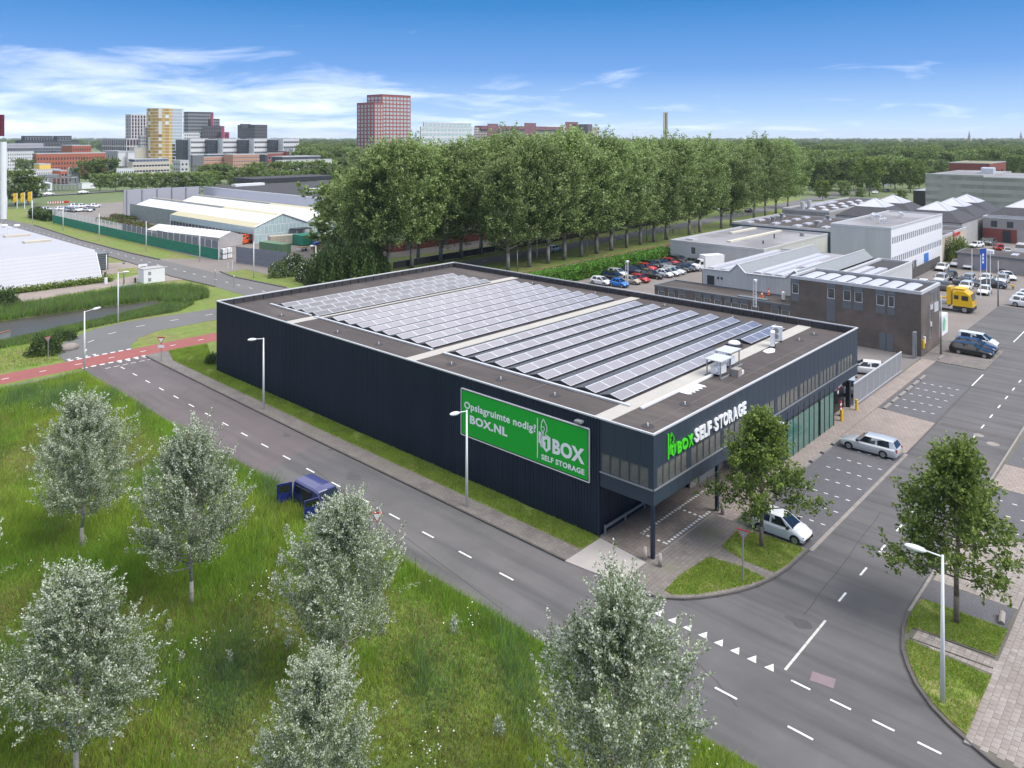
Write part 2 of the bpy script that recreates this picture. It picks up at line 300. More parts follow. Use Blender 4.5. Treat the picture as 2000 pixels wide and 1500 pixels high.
# asphalt
sheet('road', [(30.85, -60), (38.4, -60), (38.4, 5), (300, 5), (300, 27), (38.4, 26.5), (38.4, 101), (31.5, 101), (31.0, 50)], 0.0, 'asphalt')
sheet('road', [(31.3, 56), (37.9, 58), (38.6, 101.2), (31.6, 101.2)], 0.004, 'asphalt_red')
outer = [(31.2, 101), (31.4, 106.2), (33, 109.8), (35.4, 112.5), (39.2, 115.4), (43.9, 116.6), (50, 116), (58, 115.2), (66, 116), (72.5, 119), (90, 118.5), (117.8, 119.6), (143, 120.2), (200, 122.5), (277, 128), (400, 138), (700, 170)]
inner = [(38.8, 101), (39.2, 102.9), (41.4, 106), (45, 108.1), (53.4, 108.3), (62, 108.9), (70, 110), (80, 111.5), (113.8, 113.8), (141.9, 114.5), (189, 115.5), (264, 119.6), (400, 129), (700, 160)]
sheet('road', ribbon(outer, inner), -0.008, 'asphalt_far')
sheet('road', ribbon([(64.6, 108.5), (64.8, 132), (63.8, 148), (64.8, 170), (65.2, 194), (65.6, 271), (64, 330), (52, 420)], [(74.6, 112), (72.6, 124), (71.6, 138.8), (72.6, 146), (71.6, 166), (70.3, 183), (70.2, 217), (72.6, 264), (71, 332), (59, 423)]), -0.014, 'asphalt_far')
sheet('site_entrance', [(71.6, 144), (79.4, 146), (81.5, 160.5), (70.9, 172)], -0.012, 'yard_b')
# cycle path and its edges
sheet('cycle_path', [(-150, 96.6), (31, 96.9), (39, 96.95), (120, 97.3), (175, 98.2), (175, 101.6), (120, 101.3), (39, 100.95), (31, 100.95), (-150, 100.6)], 0.012, 'bike')
sheet('cycle_path', [(84, 97.35), (120, 97.5), (175, 98.4), (260, 103.0), (260, 105.6), (175, 101.4), (120, 101.1), (84, 100.8)], 0.016, 'bike_far')
sheet('footpath', [(-150, 94.6), (31.0, 94.75), (31.0, 95.9), (-150, 95.7)], 0.055, 'paver_path')
sheet('grass_verge', [(-150, 95.7), (31.0, 95.9), (31.0, 96.85), (-150, 96.55)], 0.03, 'grass')
# left pavement, its grass strip and the corner
sheet('pavement', [(37.98, 30.42), (39.55, 30.42), (39.6, 60), (39.9, 92), (41.2, 95.0), (41.2, 96.6), (38.6, 96.6), (38.1, 60)], 0.1, 'paver_path')
sheet('grass_strip', [(39.58, 30.45), (41.6, 30.45), (41.6, 84.6), (84, 84.6), (84, 96.9), (41.25, 96.6), (41.25, 95.0), (39.95, 92), (39.65, 60)], 0.09, 'grass')
sheet('concrete_apron', [(37.85, 30.42), (41.62, 30.42), (41.2, 26.5), (38.25, 26.5)], 0.05, 'concrete')
kerbA = [(38.28, 26.5), (38.25, 25.4), (38.35, 24.6), (38.7, 23.7), (39.35, 22.85), (40.1, 22.2), (41.0, 21.55), (42.2, 20.85), (43.5, 20.3), (45.1, 19.9), (46.7, 19.7), (49.55, 19.62)]
sheet('pavement', kerbA + [(49.55, 24.9), (49.55, 26.48)], 0.1, 'paver_path')
sheet('grass_verge', [(44.3, 23.9), (41.4, 24.2), (39.3, 24.05), (39.2, 23.5), (40.3, 22.4), (41.5, 21.65), (43.3, 20.65), (44.5, 20.25), (44.7, 21.8)], 0.115, 'lawn')
sheet('grass_verge', [(46.0, 23.9), (48.6, 24.1), (49.3, 22), (49.4, 19.85), (46.9, 19.85), (45.5, 20.1), (45.4, 21.9)], 0.117, 'lawn')
sheet('covered_parking', rect(41.66, 26.52, 57.5, 30.55), 0.106, 'paver_brown')
sheet('covered_parking', [(41.2, 26.52), (41.66, 26.52), (41.66, 30.4), (41.62, 30.4)], 0.098, 'paver_brown')
sheet('pavement', rect(49.57, 24.95, 101.4, 26.5), 0.102, 'paver_pink')
sheet('pavement', rect(57.5, 26.5, 79.5, 30.5), 0.1, 'paver_pink')
sheet('parking_bays', rect(49.6, 19.62, 70.3, 24.93), 0.02, 'clinker_dark')
sheet('driveway', [(70.32, 19.62), (79.6, 19.62), (80.3, 24.93), (70.32, 24.93)], 0.024, 'paver_pink')
sheet('parking_bays', [(79.62, 19.75), (93.2, 19.75), (94.2, 24.93), (80.32, 24.93)], 0.02, 'clinker_dark')
# right hand side of the side street
kerbR = [(300, 13.9), (120, 13.5), (84, 13.3), (68, 13.15), (51.8, 12.95), (46.9, 12.9), (45.2, 12.72), (44.25, 12.48), (43.16, 12.18), (41.98, 11.6), (40.87, 10.9), (39.82, 9.97), (39.1, 9.05), (38.56, 8.15), (38.0, 7.1), (37.75, 6), (37.7, -60)]
sheet('pavement_base', kerbR + [(300, -60)], 0.085, 'joint')
for x0, x1, mk in ((48.75, 51.1, 'clinker_dark'), (60, 68, 'clinker_dark'), (73.3, 90, 'clinker_dark'), (97, 120, 'clinker_dark')):
    sheet('parking_bays', rect(x0, 8.55, x1, 12.85), 0.1, mk)
for x0, x1 in ((68.02, 73.28), (90.02, 96.98), (120.02, 300)):
    sheet('driveway', rect(x0, 8.55, x1, 12.95), 0.102, 'paver_pink')
sheet('grass_verge', [(48.65, 12.72), (46.2, 12.74), (44.75, 12.45), (45.55, 12.3), (45.9, 8.5), (48.73, 8.5), (48.73, 11.5)], 0.125, 'lawn')
sheet('grass_verge', [(44.2, 12.25), (43.3, 12.05), (42.05, 11.45), (41.0, 10.8), (39.95, 9.85), (39.3, 9.0), (38.95, 8.35), (41.3, 8.36), (43.95, 8.36), (44.05, 10.7)], 0.127, 'lawn')
# individual concrete tiles of the nearest pavement, the nearest three hundred singly
tiles = []
for j in range(40):
    for i in range(80):
        x = 38.6 + i * 0.36; y = 8.2 - j * 0.31; xx = x + (0.18 if j % 2 else 0)
        if xx > 38.2 + max(0, (7.6 - y) * 0.05): tiles.append((xx, y, 0.345, 0.296))
for j in range(26):
    for i in range(40):
        x = 51.4 + i * 0.36; y = 12.6 - j * 0.31
        if x < 59.8 and y > 8.4: tiles.append((x, y, 0.345, 0.296))
for i in range(4):
    for j in range(13): tiles.append((44.4 + i * 0.31 + (0.1 if j > 9 else 0), 8.45 + j * 0.29, 0.295, 0.275))
tiles.sort(key=lambda q: depth(q[0], q[1]))
tpar = struct('pavement', MB().prism([(38.55, 8.3), (37.95, 7.0), (37.85, -8), (66, -8), (66, 8.3)], -0.1, 0.088), M['joint'])
tm = [MB().box(-0.172, -0.148, 0.02, 0.172, 0.148, 0.1, bottom=False).mesh('tile', M[k]) for k in ('tile', 'tile2')]
rest = MB(); k = 0
for (x, y, a, c) in tiles:
    vis = 37.5 < x < 62 and y > 3.2 - (x - 38) * 0.1
    if vis and k < 300:
        o = put(tm[random.random() < 0.3], 'tile', tpar, (x, y, random.uniform(-0.004, 0.005))); k += 1
    else: rest.box(x - a / 2, y - c / 2, 0.03, x + a / 2, y + c / 2, 0.1 + random.uniform(-0.004, 0.005), m=int(random.random() < 0.3), bottom=False)
o = rest.build('tile', [M['tile'], M['tile2']], tpar); o['kind'] = 'stuff'
sheet('footpath', rect(66.05, -8, 300, 8.5), 0.1, 'paver_pink')
# kerbs
def kerb(name, pts, w, z, m):
    b = MB()
    for p, q in zip(pts, pts[1:]):
        d = Vector((q[0] - p[0], q[1] - p[1])); l = d.length; a = math.atan2(d.y, d.x); n = max(1, int(l / 1.0))
        for i in range(n):
            t = (i + 0.5) / n; b.obox(p[0] + d.x * t, p[1] + d.y * t, -0.1, l / n - 0.015, w, z + random.uniform(0, 0.004), a)
    return struct(name, b, M[m])
kerb('kerb', [(37.9, 30.4), (38.02, 60), (38.5, 96.4)], 0.14, 0.112, 'kerb_dark')
kerb('kerb', kerbA, 0.12, 0.112, 'kerb_dark')
kerb('kerb', [(49.6, 19.5), (70.2, 19.5)], 0.26, 0.035, 'kerb')
kerb('kerb', [(70.4, 19.52), (94.2, 19.7)], 0.12, 0.03, 'kerb_dark')
kerb('kerb', kerbR[1:6], 0.16, 0.118, 'kerb')
kerb('kerb', kerbR[5:-1] + [(37.7, -10)], 0.12, 0.118, 'kerb_dark')
kerb('kerb', [(41.7, 26.42), (57, 26.42)], 0.12, 0.13, 'kerb')
kerb('kerb', [(44.72, 8.4), (44.42, 12.2)], 0.07, 0.13, 'kerb_dark')
kerb('kerb', [(45.72, 8.5), (45.42, 12.3)], 0.07, 0.13, 'kerb_dark')
kerb('kerb', [(64.9, 132), (63.9, 148), (64.9, 170), (65.3, 194), (65.7, 271)], 0.3, 0.1, 'kerb_dark')
kerb('kerb', [(70.9, 170), (70.3, 183), (70.3, 217), (72.7, 264)], 0.35, 0.16, 'kerb_dark')
kerb('kerb', [(73.0, 122), (71.7, 138.8), (72.7, 146)], 0.35, 0.12, 'kerb_dark')
kerb('kerb', [(30.95, 14), (31.0, 94)], 0.1, 0.07, 'kerb_dark')
# road markings: thin sheets of paint
pm = MB(); pw = MB()
def dash(b, x, y, lx, ly, z=0.009, rz=0.0): b.obox(x, y, z - 0.008, lx, ly, z, rz)
y = -4.2
while y < 95:
    if not 14 < y < 28.5 or y < 19: dash(pm, 34.15 + max(0, y - 40) * 0.012, y, 0.12, 1.15, z=0.012)
    y += 3.62
for i in range(4): dash(pm, 37.15, 15.1 - 1.9 * i, 0.12, 0.95)
for i in range(9):
    cx, cy = 37.32, 23.22 + 0.93 - i * 0.93; pm.face([(cx + 0.38, cy, 0.01), (cx - 0.18, cy + 0.25, 0.01), (cx - 0.18, cy - 0.25, 0.01)])
for x in np.arange(45.9, 160, 3.58): dash(pm, x, 16.2, 1.15, 0.12)
for i in range(6): dash(pw, 38.1 + i * 0.9, 16.1, 0.86, 0.13)
for k, x in enumerate(np.arange(50.9, 69, 2.4)):
    for j in range(5): dash(pm, x + 0.25, 20.2 + 0.8 * j, 0.1, 0.3, z=0.03)
for k, x in enumerate((82.2, 84.6, 87.0, 89.3, 91.7)):
    for j in range(5): dash(pm, x, 20.5 + 0.8 * j, 0.11, 0.32, z=0.03)
dash(pm, 96.5, 19.7, 6.2, 0.12); dash(pm, 126, 19.9, 16, 0.12)
for k in range(5):
    for j in range(4): dash(pm, 75.6 + 2.4 * k, 9.2 + 0.9 * j, 0.1, 0.3, z=0.112)
for k in range(3):
    for j in range(4): dash(pm, 60.9 + 2.4 * k, 9.2 + 0.9 * j, 0.1, 0.3, z=0.112)
for x in np.arange(43.9, 54, 0.36):
    dash(pm, x, 28.65, 0.2, 0.2, z=0.114)
    if x < 50: dash(pm, x, 26.75, 0.2, 0.2, z=0.114)
for y in np.arange(26.9, 28.6, 0.42): dash(pm, 43.9, y, 0.2, 0.2, z=0.114); dash(pm, 48.65, y, 0.2, 0.2, z=0.114)
# crossing of the cycle path
for i in range(8):
    x = 31.7 + i * 0.95
    dash(pm, x, 101.15, 0.55, 0.35, z=0.02); dash(pm, x + 0.1, 96.75, 0.55, 0.35, z=0.02)
    if i < 4: pm.face([(x - 0.28, 102.0, 0.02), (x, 101.5, 0.02), (x + 0.28, 102.0, 0.02)])
    if i > 3: pm.face([(x - 0.28, 96.35, 0.02), (x + 0.28, 96.35, 0.02), (x, 95.8, 0.02)][::1])
    if i > 1: dash(pm, x, 94.7, 0.6, 0.12, z=0.02)
for x in np.arange(-20, 60, 3.7): dash(pm, x, 98.9, 0.7, 0.14, z=0.02)
cen = [(34.5, 104.6), (36.5, 108.8), (40.0, 111.2), (44.2, 112.4), (49, 112.4), (54, 112.0), (59, 112)] + [(64 + 6 * i, 113.2 + 0.09 * 6 * i * (1 if i < 9 else 0.75)) for i in range(28)]
for p, q in zip(cen, cen[1:]): dash(pm, p[0], p[1], 1.2, 0.13, z=0.008, rz=math.atan2(q[1] - p[1], q[0] - p[0]))
for yy in np.arange(122, 330, 4.2): dash(pm, np.interp(yy, [122, 148, 170, 194, 271, 330], [68.6, 68.0, 68.0, 67.8, 68.8, 67.5]), yy, 0.14, 1.1, z=0.004)
struct('road_marking', pm, M['paint']); struct('road_marking', pw, M['paint_worn'])
cr = MB()
for pts in ([G(372, 762), G(335, 782), G(300, 800)], [G(1250, 1180), G(1320, 1260), G(1400, 1330), G(1440, 1380)], [G(600, 905), G(700, 985), G(820, 1070), G(980, 1190)], [G(1720, 1000), G(1640, 1110), G(1570, 1200)], [G(250, 760), G(420, 880)]):
    for p, q in zip(pts, pts[1:]):
        n_ = 5; d_ = Vector((q[0] - p[0], q[1] - p[1])); pr = Vector((-d_.y, d_.x)).normalized(); pv_ = Vector(p)
        for i in range(1, n_ + 1):
            c_ = Vector(p) + d_ * i / n_ + pr * random.uniform(-0.05, 0.05) * (i < n_); e_ = c_ - pv_; cr.obox((c_.x + pv_.x) / 2, (c_.y + pv_.y) / 2, 0.0, e_.length, 0.035, 0.0085, math.atan2(e_.y, e_.x)); pv_ = c_
o = struct('road_crack', cr, mat('bitumen seal', (0.065, 0.063, 0.064), 0.8))
for px, py, rr in ((1560, 1215, 0.4), (690, 930, 0.5), (1700, 905, 0.35), (560, 850, 0.3)):
    x, y = G(px, py); a0 = random.uniform(0, 6); sheet('oil_stain', [(x + rr * (1 + 0.4 * math.sin(3 * a + a0)) * math.cos(a), y + 1.6 * rr * (1 + 0.3 * math.cos(2 * a + a0)) * math.sin(a)) for a in np.linspace(0, 6.28, 15)[:-1]], 0.0072, 'asphalt_stain')
for k, (x, y) in enumerate(((37.72, 38), (37.78, 56), (37.9, 74), (31.2, 30), (31.2, 48.5), (31.3, 66), (58, 12.75 + 0.5), (76, 13.6))):
    o = MB().box(x - 0.17, y - 0.22, -0.02, x + 0.17, y + 0.22, 0.0135).build('storm_drain', M['kerb_dark']); tag(o, ('cast iron street drain beside the %s kerb of the left road, %s from the junction' % (('pavement', 'meadow')[k > 2], ORD[k % 3]) if k < 6 else 'cast iron street drain at the right kerb of the side street, ' + ('nearer', 'farther')[k - 6] + ' one'), 'drain', 'street drains')
# worn patches, manholes
for (x, y, r) in ((79.07, 15.99, 0.42), (77.66, 14.62, 0.5), (52.43, 15.75, 0.42)):
    o = MB().cyl((x, y, -0.02), (x, y, 0.012), r, n=20).build('manhole_cover', M['kerb']); tag(o, 'round pale manhole cover in the side street ' + {79.07: 'beyond the parked silver estate, smaller of two', 77.66: 'beyond the big tree, larger of two', 52.43: 'close to the white street lamp'}[x], 'manhole cover', 'manhole covers in the side street')
o = MB().obox(38.24, 14.44, -0.02, 0.75, 1.1, 0.012, 0.2).build('manhole_cover', mat('reddish cover', (0.21, 0.16, 0.17), 0.8)); tag(o, 'rectangular reddish service cover in the middle of the junction', 'manhole cover')
sheet('road_patch', rect(79.6, 13.4, 80.3, 19.3), 0.005, 'kerb_dark')
# yards
sheet('yard', [(79.5, 26.55), (103, 26.75), (103, 69), (110, 69), (118, 87), (79.5, 87)], 0.01, 'yard')
sheet('yard', rect(111, 60.5, 146, 88.0), 0.014, 'yard_b')
sheet('yard', rect(112.4, 25.9, 141.8, 43), 0.012, 'yard_b'); sheet('yard', rect(141.82, 19.7, 226.9, 43), 0.012, 'yard_b')
sheet('pavement', rect(101.42, 19.9, 112.3, 26.7), 0.07, 'paver_path')
sheet('yard', [(77.5, 137), (140, 132), (150, 300), (80, 300)], -0.002, 'yard_b')
sheet('footpath', [(20, 139), (55.5, 146.5), (64, 143), (64.2, 156), (55, 152.4), (20, 151.8)], 0.0, 'paver_pink')
sheet('footpath', [(54.5, 160), (64.6, 158), (65, 172), (56, 176)], 0.0, 'paver_pink')
sheet('grass_verge', [(58.5, 157), (64.0, 155.5), (64.3, 163), (60, 164)], 0.03, 'lawn')
# pond
sheet('water', [(15, 116.0), (30, 117.4), (34, 118.6), (41, 120.6), (47.5, 122.6), (52.0, 124.6), (53, 126.5), (52, 128), (46, 129.2), (40, 129.6), (33, 130), (15, 130.5)], 0.012, 'water')
# ================================================================ storage building
M['panel_mid'] = mat('grey window frame', (0.07, 0.08, 0.09), 0.5)
def wall(mb, p0, p1, z0, z1, wins=(), m=0, depth_=0.14, mr=None):
    """wall from p0 to p1 (outside on the right hand) with real openings and reveals"""
    p0 = Vector(p0); p1 = Vector(p1); u = (p1 - p0); Lw = u.length; u /= Lw; n = Vector((u.y, -u.x)); mr = m if mr is None else mr
    us = sorted({0.0, Lw, *[w[0] for w in wins], *[w[1] for w in wins]}); zs = sorted({z0, z1, *[w[2] for w in wins], *[w[3] for w in wins]})
    us = np.array(us); zs = np.array(zs); hole = np.zeros((len(us) - 1, len(zs) - 1), bool)
    cu = (us[1:] + us[:-1]) / 2; cz = (zs[1:] + zs[:-1]) / 2
    for w in wins: hole |= ((cu > w[0]) & (cu < w[1]))[:, None] & ((cz > w[2]) & (cz < w[3]))[None, :]
    P = lambda a, z, d=0.0: (p0.x + u.x * a - n.x * d, p0.y + u.y * a - n.y * d, z)
    for j in range(len(zs) - 1):
        i = 0
        while i < len(us) - 1:
            if hole[i, j]: i += 1; continue
            k = i
            while k + 1 < len(us) - 1 and not hole[k + 1, j]: k += 1
            mb.face([P(us[i], zs[j]), P(us[k + 1], zs[j]), P(us[k + 1], zs[j + 1]), P(us[i], zs[j + 1])], m); i = k + 1
    for a, c, e, f in wins:
        for q in ([P(a, e), P(c, e), P(c, e, depth_), P(a, e, depth_)], [P(a, f, depth_), P(c, f, depth_), P(c, f), P(a, f)], [P(a, e), P(a, e, depth_), P(a, f, depth_), P(a, f)], [P(c, e, depth_), P(c, e), P(c, f), P(c, f, depth_)]): mb.face(q, mr)
WC = {}
def window(parent, p0, p1, w, frame='alu', glass='glass', fr=0.06, split=(), dep=0.1, sub=True, lab=None):
    """a window in the opening w=(u0,u1,z0,z1): frame, and its pane as a sub-part"""
    p0 = Vector(p0); u = Vector(p1) - p0; rz = math.atan2(u.y, u.x); u.normalize()
    a, c, e, f = w; ww, hh = round(c - a, 2), round(f - e, 2); key = (ww, hh, frame, glass, fr, split, dep, sub)
    if key not in WC:
        fm = MB(); d0, d1 = dep - 0.03, dep + 0.05
        fm.box(0, d0, 0, ww, d1, fr, bottom=True).box(0, d0, hh - fr, ww, d1, hh).box(0, d0, fr, fr, d1, hh - fr).box(ww - fr, d0, fr, ww, d1, hh - fr)
        for s_ in split: fm.box(ww * s_ - fr / 2, d0 + 0.004, fr, ww * s_ + fr / 2, d1 - 0.004, hh - fr)
        g = fm if not sub else MB(); g.face([(fr * 0.5, dep + 0.01, fr * 0.5), (ww - fr * 0.5, dep + 0.01, fr * 0.5), (ww - fr * 0.5, dep + 0.01, hh - fr * 0.5), (fr * 0.5, dep + 0.01, hh - fr * 0.5)], 0 if sub else 1)
        WC[key] = (fm.mesh('window', M[frame] if sub else [M[frame], M[glass]]), g.mesh('pane', M[glass]) if sub else None)
    fm, gm = WC[key]
    o = put(fm, 'window', parent, (p0.x + u.x * a, p0.y + u.y * a, e), rz)
    if sub:
        q = bpy.data.objects.new('pane', gm); COL.objects.link(q); q.parent = o
    if lab: o['label'] = lab
    return o
ZR, ZP = 7.35, 8.04
X0, X1, Y0, YM, Y1 = 41.65, 78.6, 26.3, 30.6, 84.5
sb = thing('storage_building', 'large dark blue storage building with solar panels on its roof and a columned overhang', 'building', (X0, Y0, 0))
# corrugated cladding, the long side facing the left road
b = MB(); ys = []; y = YM; 
prof = [(0.0, 0.0), (0.12, 0.0), (0.145, 0.05), (0.23, 0.05)]
pts = []
while y < Y1 - 0.25:
    for a, d in prof: pts.append((X0 - d + 0.0, y + a))
    y += 0.255
pts.append((X0, Y1))
for p, q in zip(pts, pts[1:]): b.face([(q[0], q[1], 0.09), (p[0], p[1], 0.09), (p[0], p[1], ZP - 0.06), (q[0], q[1], ZP - 0.06)])
pts = []; x = X0 + 0.1
while x < 57.5:
    for a, d in prof: pts.append((x + a, YM - d))
    x += 0.255
for p, q in zip(pts, pts[1:]): b.face([(p[0], p[1], 0.09), (q[0], q[1], 0.09), (q[0], q[1], 3.47), (p[0], p[1], 3.47)])
b.build('cladding', M['navy'], sb)
b = MB()
b.face([(X1, Y0, 3.47), (X1, Y1, 3.47), (X1, Y1, ZP - 0.06), (X1, Y0, ZP - 0.06)]).face([(X1, YM, 0.0), (X1, Y1, 0.0), (X1, Y1, 3.47), (X1, YM, 3.47)]).face([(X0, Y1, 0.0), (X0, Y1, ZP - 0.06), (X1, Y1, ZP - 0.06), (X1, Y1, 0.0)])
b.face([(57.5, YM, 0), (X1, YM, 0), (X1, YM, 3.47), (57.5, YM, 3.47)])
b.build('rear_wall', M['navy2'], sb)
# panelled box over the columns
fw = []
def seg(x0, x1, n): return [(x0 + (x1 - x0) * i / n + 0.012 - X0, x0 + (x1 - x0) * (i + 1) / n - 0.012 - X0, 4.52, 5.78) for i in range(n)]
groups = [(42.05, 45.83, 5), (46.33, 50.6, 5), (50.95, 54.4, 4), (54.75, 57.5, 3), (57.75, 59.6, 2), (60.05, 64.25, 5), (64.6, 68.8, 5), (69.1, 73.0, 5), (73.5, 77.36, 5)]
for g in groups: fw += seg(*g)
lw = [(YM - 30.4 + i * 0.75 + 0.02, YM - 30.4 + i * 0.75 + 0.71, 4.52, 5.76) for i in range(5)]
b = MB(); wall(b, (X0, Y0), (X1, Y0), 3.47, ZP - 0.06, fw, depth_=0.05); wall(b, (X0 - 0.001, YM), (X0 - 0.001, Y0), 3.47, ZP - 0.06, lw, depth_=0.05)
b.face([(X0, Y0, 3.47), (X0, YM, 3.47), (X1, YM, 3.47), (X1, Y0, 3.47)])
b.face([(X0 + 0.3, Y0 + 0.25, 4.3), (X1 - 0.3, Y0 + 0.25, 4.3), (X1 - 0.3, Y0 + 0.25, 6), (X0 + 0.3, Y0 + 0.25, 6)]).face([(X0 + 0.25, YM, 4.3), (X0 + 0.25, Y0 + 0.3, 4.3), (X0 + 0.25, Y0 + 0.3, 6), (X0 + 0.25, YM, 6)])
b.build('wall', M['navy2'], sb)
b = MB()
for x in np.arange(X0 + 1.0, X1, 1.0):
    b.box(x, Y0 - 0.006, 5.9, x + 0.014, Y0 + 0.01, ZP - 0.1).box(x, Y0 - 0.006, 3.5, x + 0.014, Y0 + 0.01, 4.4)
for y in np.arange(Y0 + 1.0, YM - 0.2, 1.0): b.box(X0 - 0.008, y, 5.9, X0 + 0.01, y + 0.014, ZP - 0.1)
o = b.build('panel_joint', M['dark'], sb); o['kind'] = 'stuff'
b = MB().box(X0 - 0.05, Y0 - 0.05, 4.4, X1, Y0 + 0.01, 4.5).box(X0 - 0.05, Y0 - 0.05, 4.4, X0 + 0.01, YM - 0.05, 4.5)
b.build('sill', M['galv'], sb)
for w in fw: window(sb, (X0, Y0), (X1, Y0), w, 'panel_mid', 'glass', 0.025, dep=0.03)
for w in lw: window(sb, (X0, YM), (X0, Y0), w, 'panel_mid', 'glass', 0.025, dep=0.03)
b = MB().box(X0 - 0.09, YM - 0.11, 0.1, X0 + 0.02, YM + 0.06, ZP - 0.08).build('corner_trim', M['navy'], sb)
# columns
for x in (41.78, 50.2):
    bb = MB().box(x - 0.11, Y0 + 0.03, 0.1, x + 0.11, Y0 + 0.25, 3.47).build('column', M['navy'], sb)
# glass front of the lower storey, fins and end walls
fins = [62.0, 63.18, 64.23, 65.42, 66.59, 67.65, 68.72, 69.06, 70.09, 71.26, 72.34]
for p, q in zip(fins, fins[1:]):
    if q - p < 0.5: continue
    o = put(MB().box(0, -0.02, 0.14, q - p - 0.06, 0.05, 3.2).mesh('glass_panel', M['glass_green']), 'glass_panel', sb, (p + 0.03, Y0 + 0.04, 0))
for x in fins: put(MB().box(-0.02, -0.03, 0.1, 0.02, 0.03, 4.05).mesh('fin', M['dark']), 'fin', sb, (x, Y0, 0))
b = MB().box(62.0, Y0 + 0.08, 0.1, 72.4, Y0 + 0.24, 0.2).box(62, Y0 + 0.06, 3.2, 72.4, Y0 + 0.2, 3.46).box(62, Y0 + 0.1, 0.95, 72.4, Y0 + 0.19, 1.0)
b.build('glazing_frame', M['dark'], sb)
MB().box(62, Y0 + 1.2, 0.1, 72.3, Y0 + 1.25, 3.4).box(72.4, Y0 + 0.1, 0.1, 72.62, YM, 3.46).box(57.5, Y0 + 0.12, 0.1, 61.95, Y0 + 0.3, 3.46).build('lower_wall', M['navy2'], sb)
MB().box(57.3, 27.6, 0.1, 57.48, YM - 0.05, 3.46).box(52.0, 29.6, 0.1, 57.3, 29.75, 3.46).build('entrance_wall', M['tile2'], sb)
MB().box(53.2, 29.5, 0.1, 56.2, 29.58, 2.7).build('door', M['galv'], sb)
# roof
MB().face([(X0 + 0.2, Y0 + 0.2, ZR), (X1 - 0.2, Y0 + 0.2, ZR), (X1 - 0.2, Y1 - 0.2, ZR), (X0 + 0.2, Y1 - 0.2, ZR)]).build('roof', M['felt'], sb)
b = MB()
for (x0, y0, x1, y1) in ((X0 - 0.06, Y0 - 0.06, X1 + 0.06, Y0 + 0.1), (X0 - 0.06, Y1 - 0.26, X1 + 0.06, Y1 + 0.06), (X0 - 0.06, Y0 + 0.1, X0 + 0.1, Y1 - 0.26), (X1 - 0.1, Y0 + 0.1, X1 + 0.06, Y1 - 0.26)): b.box(x0, y0, ZP - 0.1, x1, y1, ZP)
b.build('roof_edge', M['cap'], sb)
b = MB()
for x0, y0, x1, y1 in ((X0, Y0, X1, Y0 + 0.2), (X0, Y1 - 0.2, X1, Y1 - 0.02), (X0, Y0, X0 + 0.2, Y1), (X1 - 0.2, Y0, X1 - 0.02, Y1)): b.box(x0 + 0.005, y0 + 0.005, ZR - 0.1, x1 - 0.005, y1 - 0.005, ZP - 0.11, bottom=False)
b.build('parapet', M['felt_dark'], sb)
post = MB().box(-0.04, -0.06, 0, 0.04, 0.06, 0.62).mesh('parapet_post', M['felt'])
for x in np.arange(X0 + 0.8, X1, 1.25): put(post, 'parapet_post', sb, (x, Y1 - 0.25, ZR))
for y in np.arange(Y0 + 0.8, Y1 - 0.5, 1.25): put(post, 'parapet_post', sb, (X1 - 0.25, y, ZR), math.pi / 2)
rf = MB().box(X0 + 0.05, 70.95, ZR, X0 + 36.6, 72.25, ZR + 0.03)
rf.build('roof_walkway', M['walkway'], sb)
MB().box(X0 + 0.25, 51.35, ZR, X1 - 0.25, 52.6, ZR + 0.03).build('roof_walkway', M['walkway'], sb)
MB().box(X0 + 0.25, 30.72, ZR, X1 - 0.25, 32.05, ZR + 0.03).build('roof_walkway', M['walkway'], sb)
b = MB()
for y in (39, 47.5, 58, 64.5, 77): b.box(X0 + 0.3, y, ZR, X1 - 0.3, y + 0.05, ZR + 0.008)
for x in (49.5, 60, 70): b.box(x, Y0 + 0.3, ZR, x + 0.05, 30.7, ZR + 0.009)
b.box(44, 28.4, ZR, 74, 28.44, ZR + 0.01); b.build('roof_seam', mat('seam', (0.15, 0.13, 0.125), 0.9), sb)
# roof outlets and lightning points
om = MB().cyl((0, 0, 0), (0, 0, 0.02), 0.45, n=16).cyl((0, 0, 0.02), (0, 0, 0.22), 0.05, n=6, m=1).mesh('roof_outlet', [M['felt_dark'], M['white']])
for k, (x, y) in enumerate(((44.1, 28.3), (49.5, 28.6), (44.6, 36.8), (44.6, 42.4), (44.7, 48.3), (44.4, 58), (44.3, 64.5), (44.3, 75), (76.6, 38.5), (76.8, 47), (76.9, 57), (76.5, 67), (72.5, 29.6), (75.6, 29.4))): put(om, 'roof_outlet', sb, (x, y, ZR))
# white stains and patches on the felt
MB().prism([(66.2, 29.9), (67.0, 29.6), (68.0, 30.0), (68.2, 30.45), (67.2, 30.6), (66.5, 30.5)], ZR, ZR + 0.012).build('white_stain', M['white'], sb)
b = MB(); px = 51.6
for i in range(5): b.prism([(px + i * 0.55, 29.6 + 0.02 * i), (px + 0.25 + i * 0.55, 29.35), (px + 0.5 + i * 0.55, 29.65), (px + 0.55 + i * 0.55, 30.5), (px + i * 0.55, 30.5)], ZR, ZR + 0.012)
b.build('white_stain', M['white'], sb)
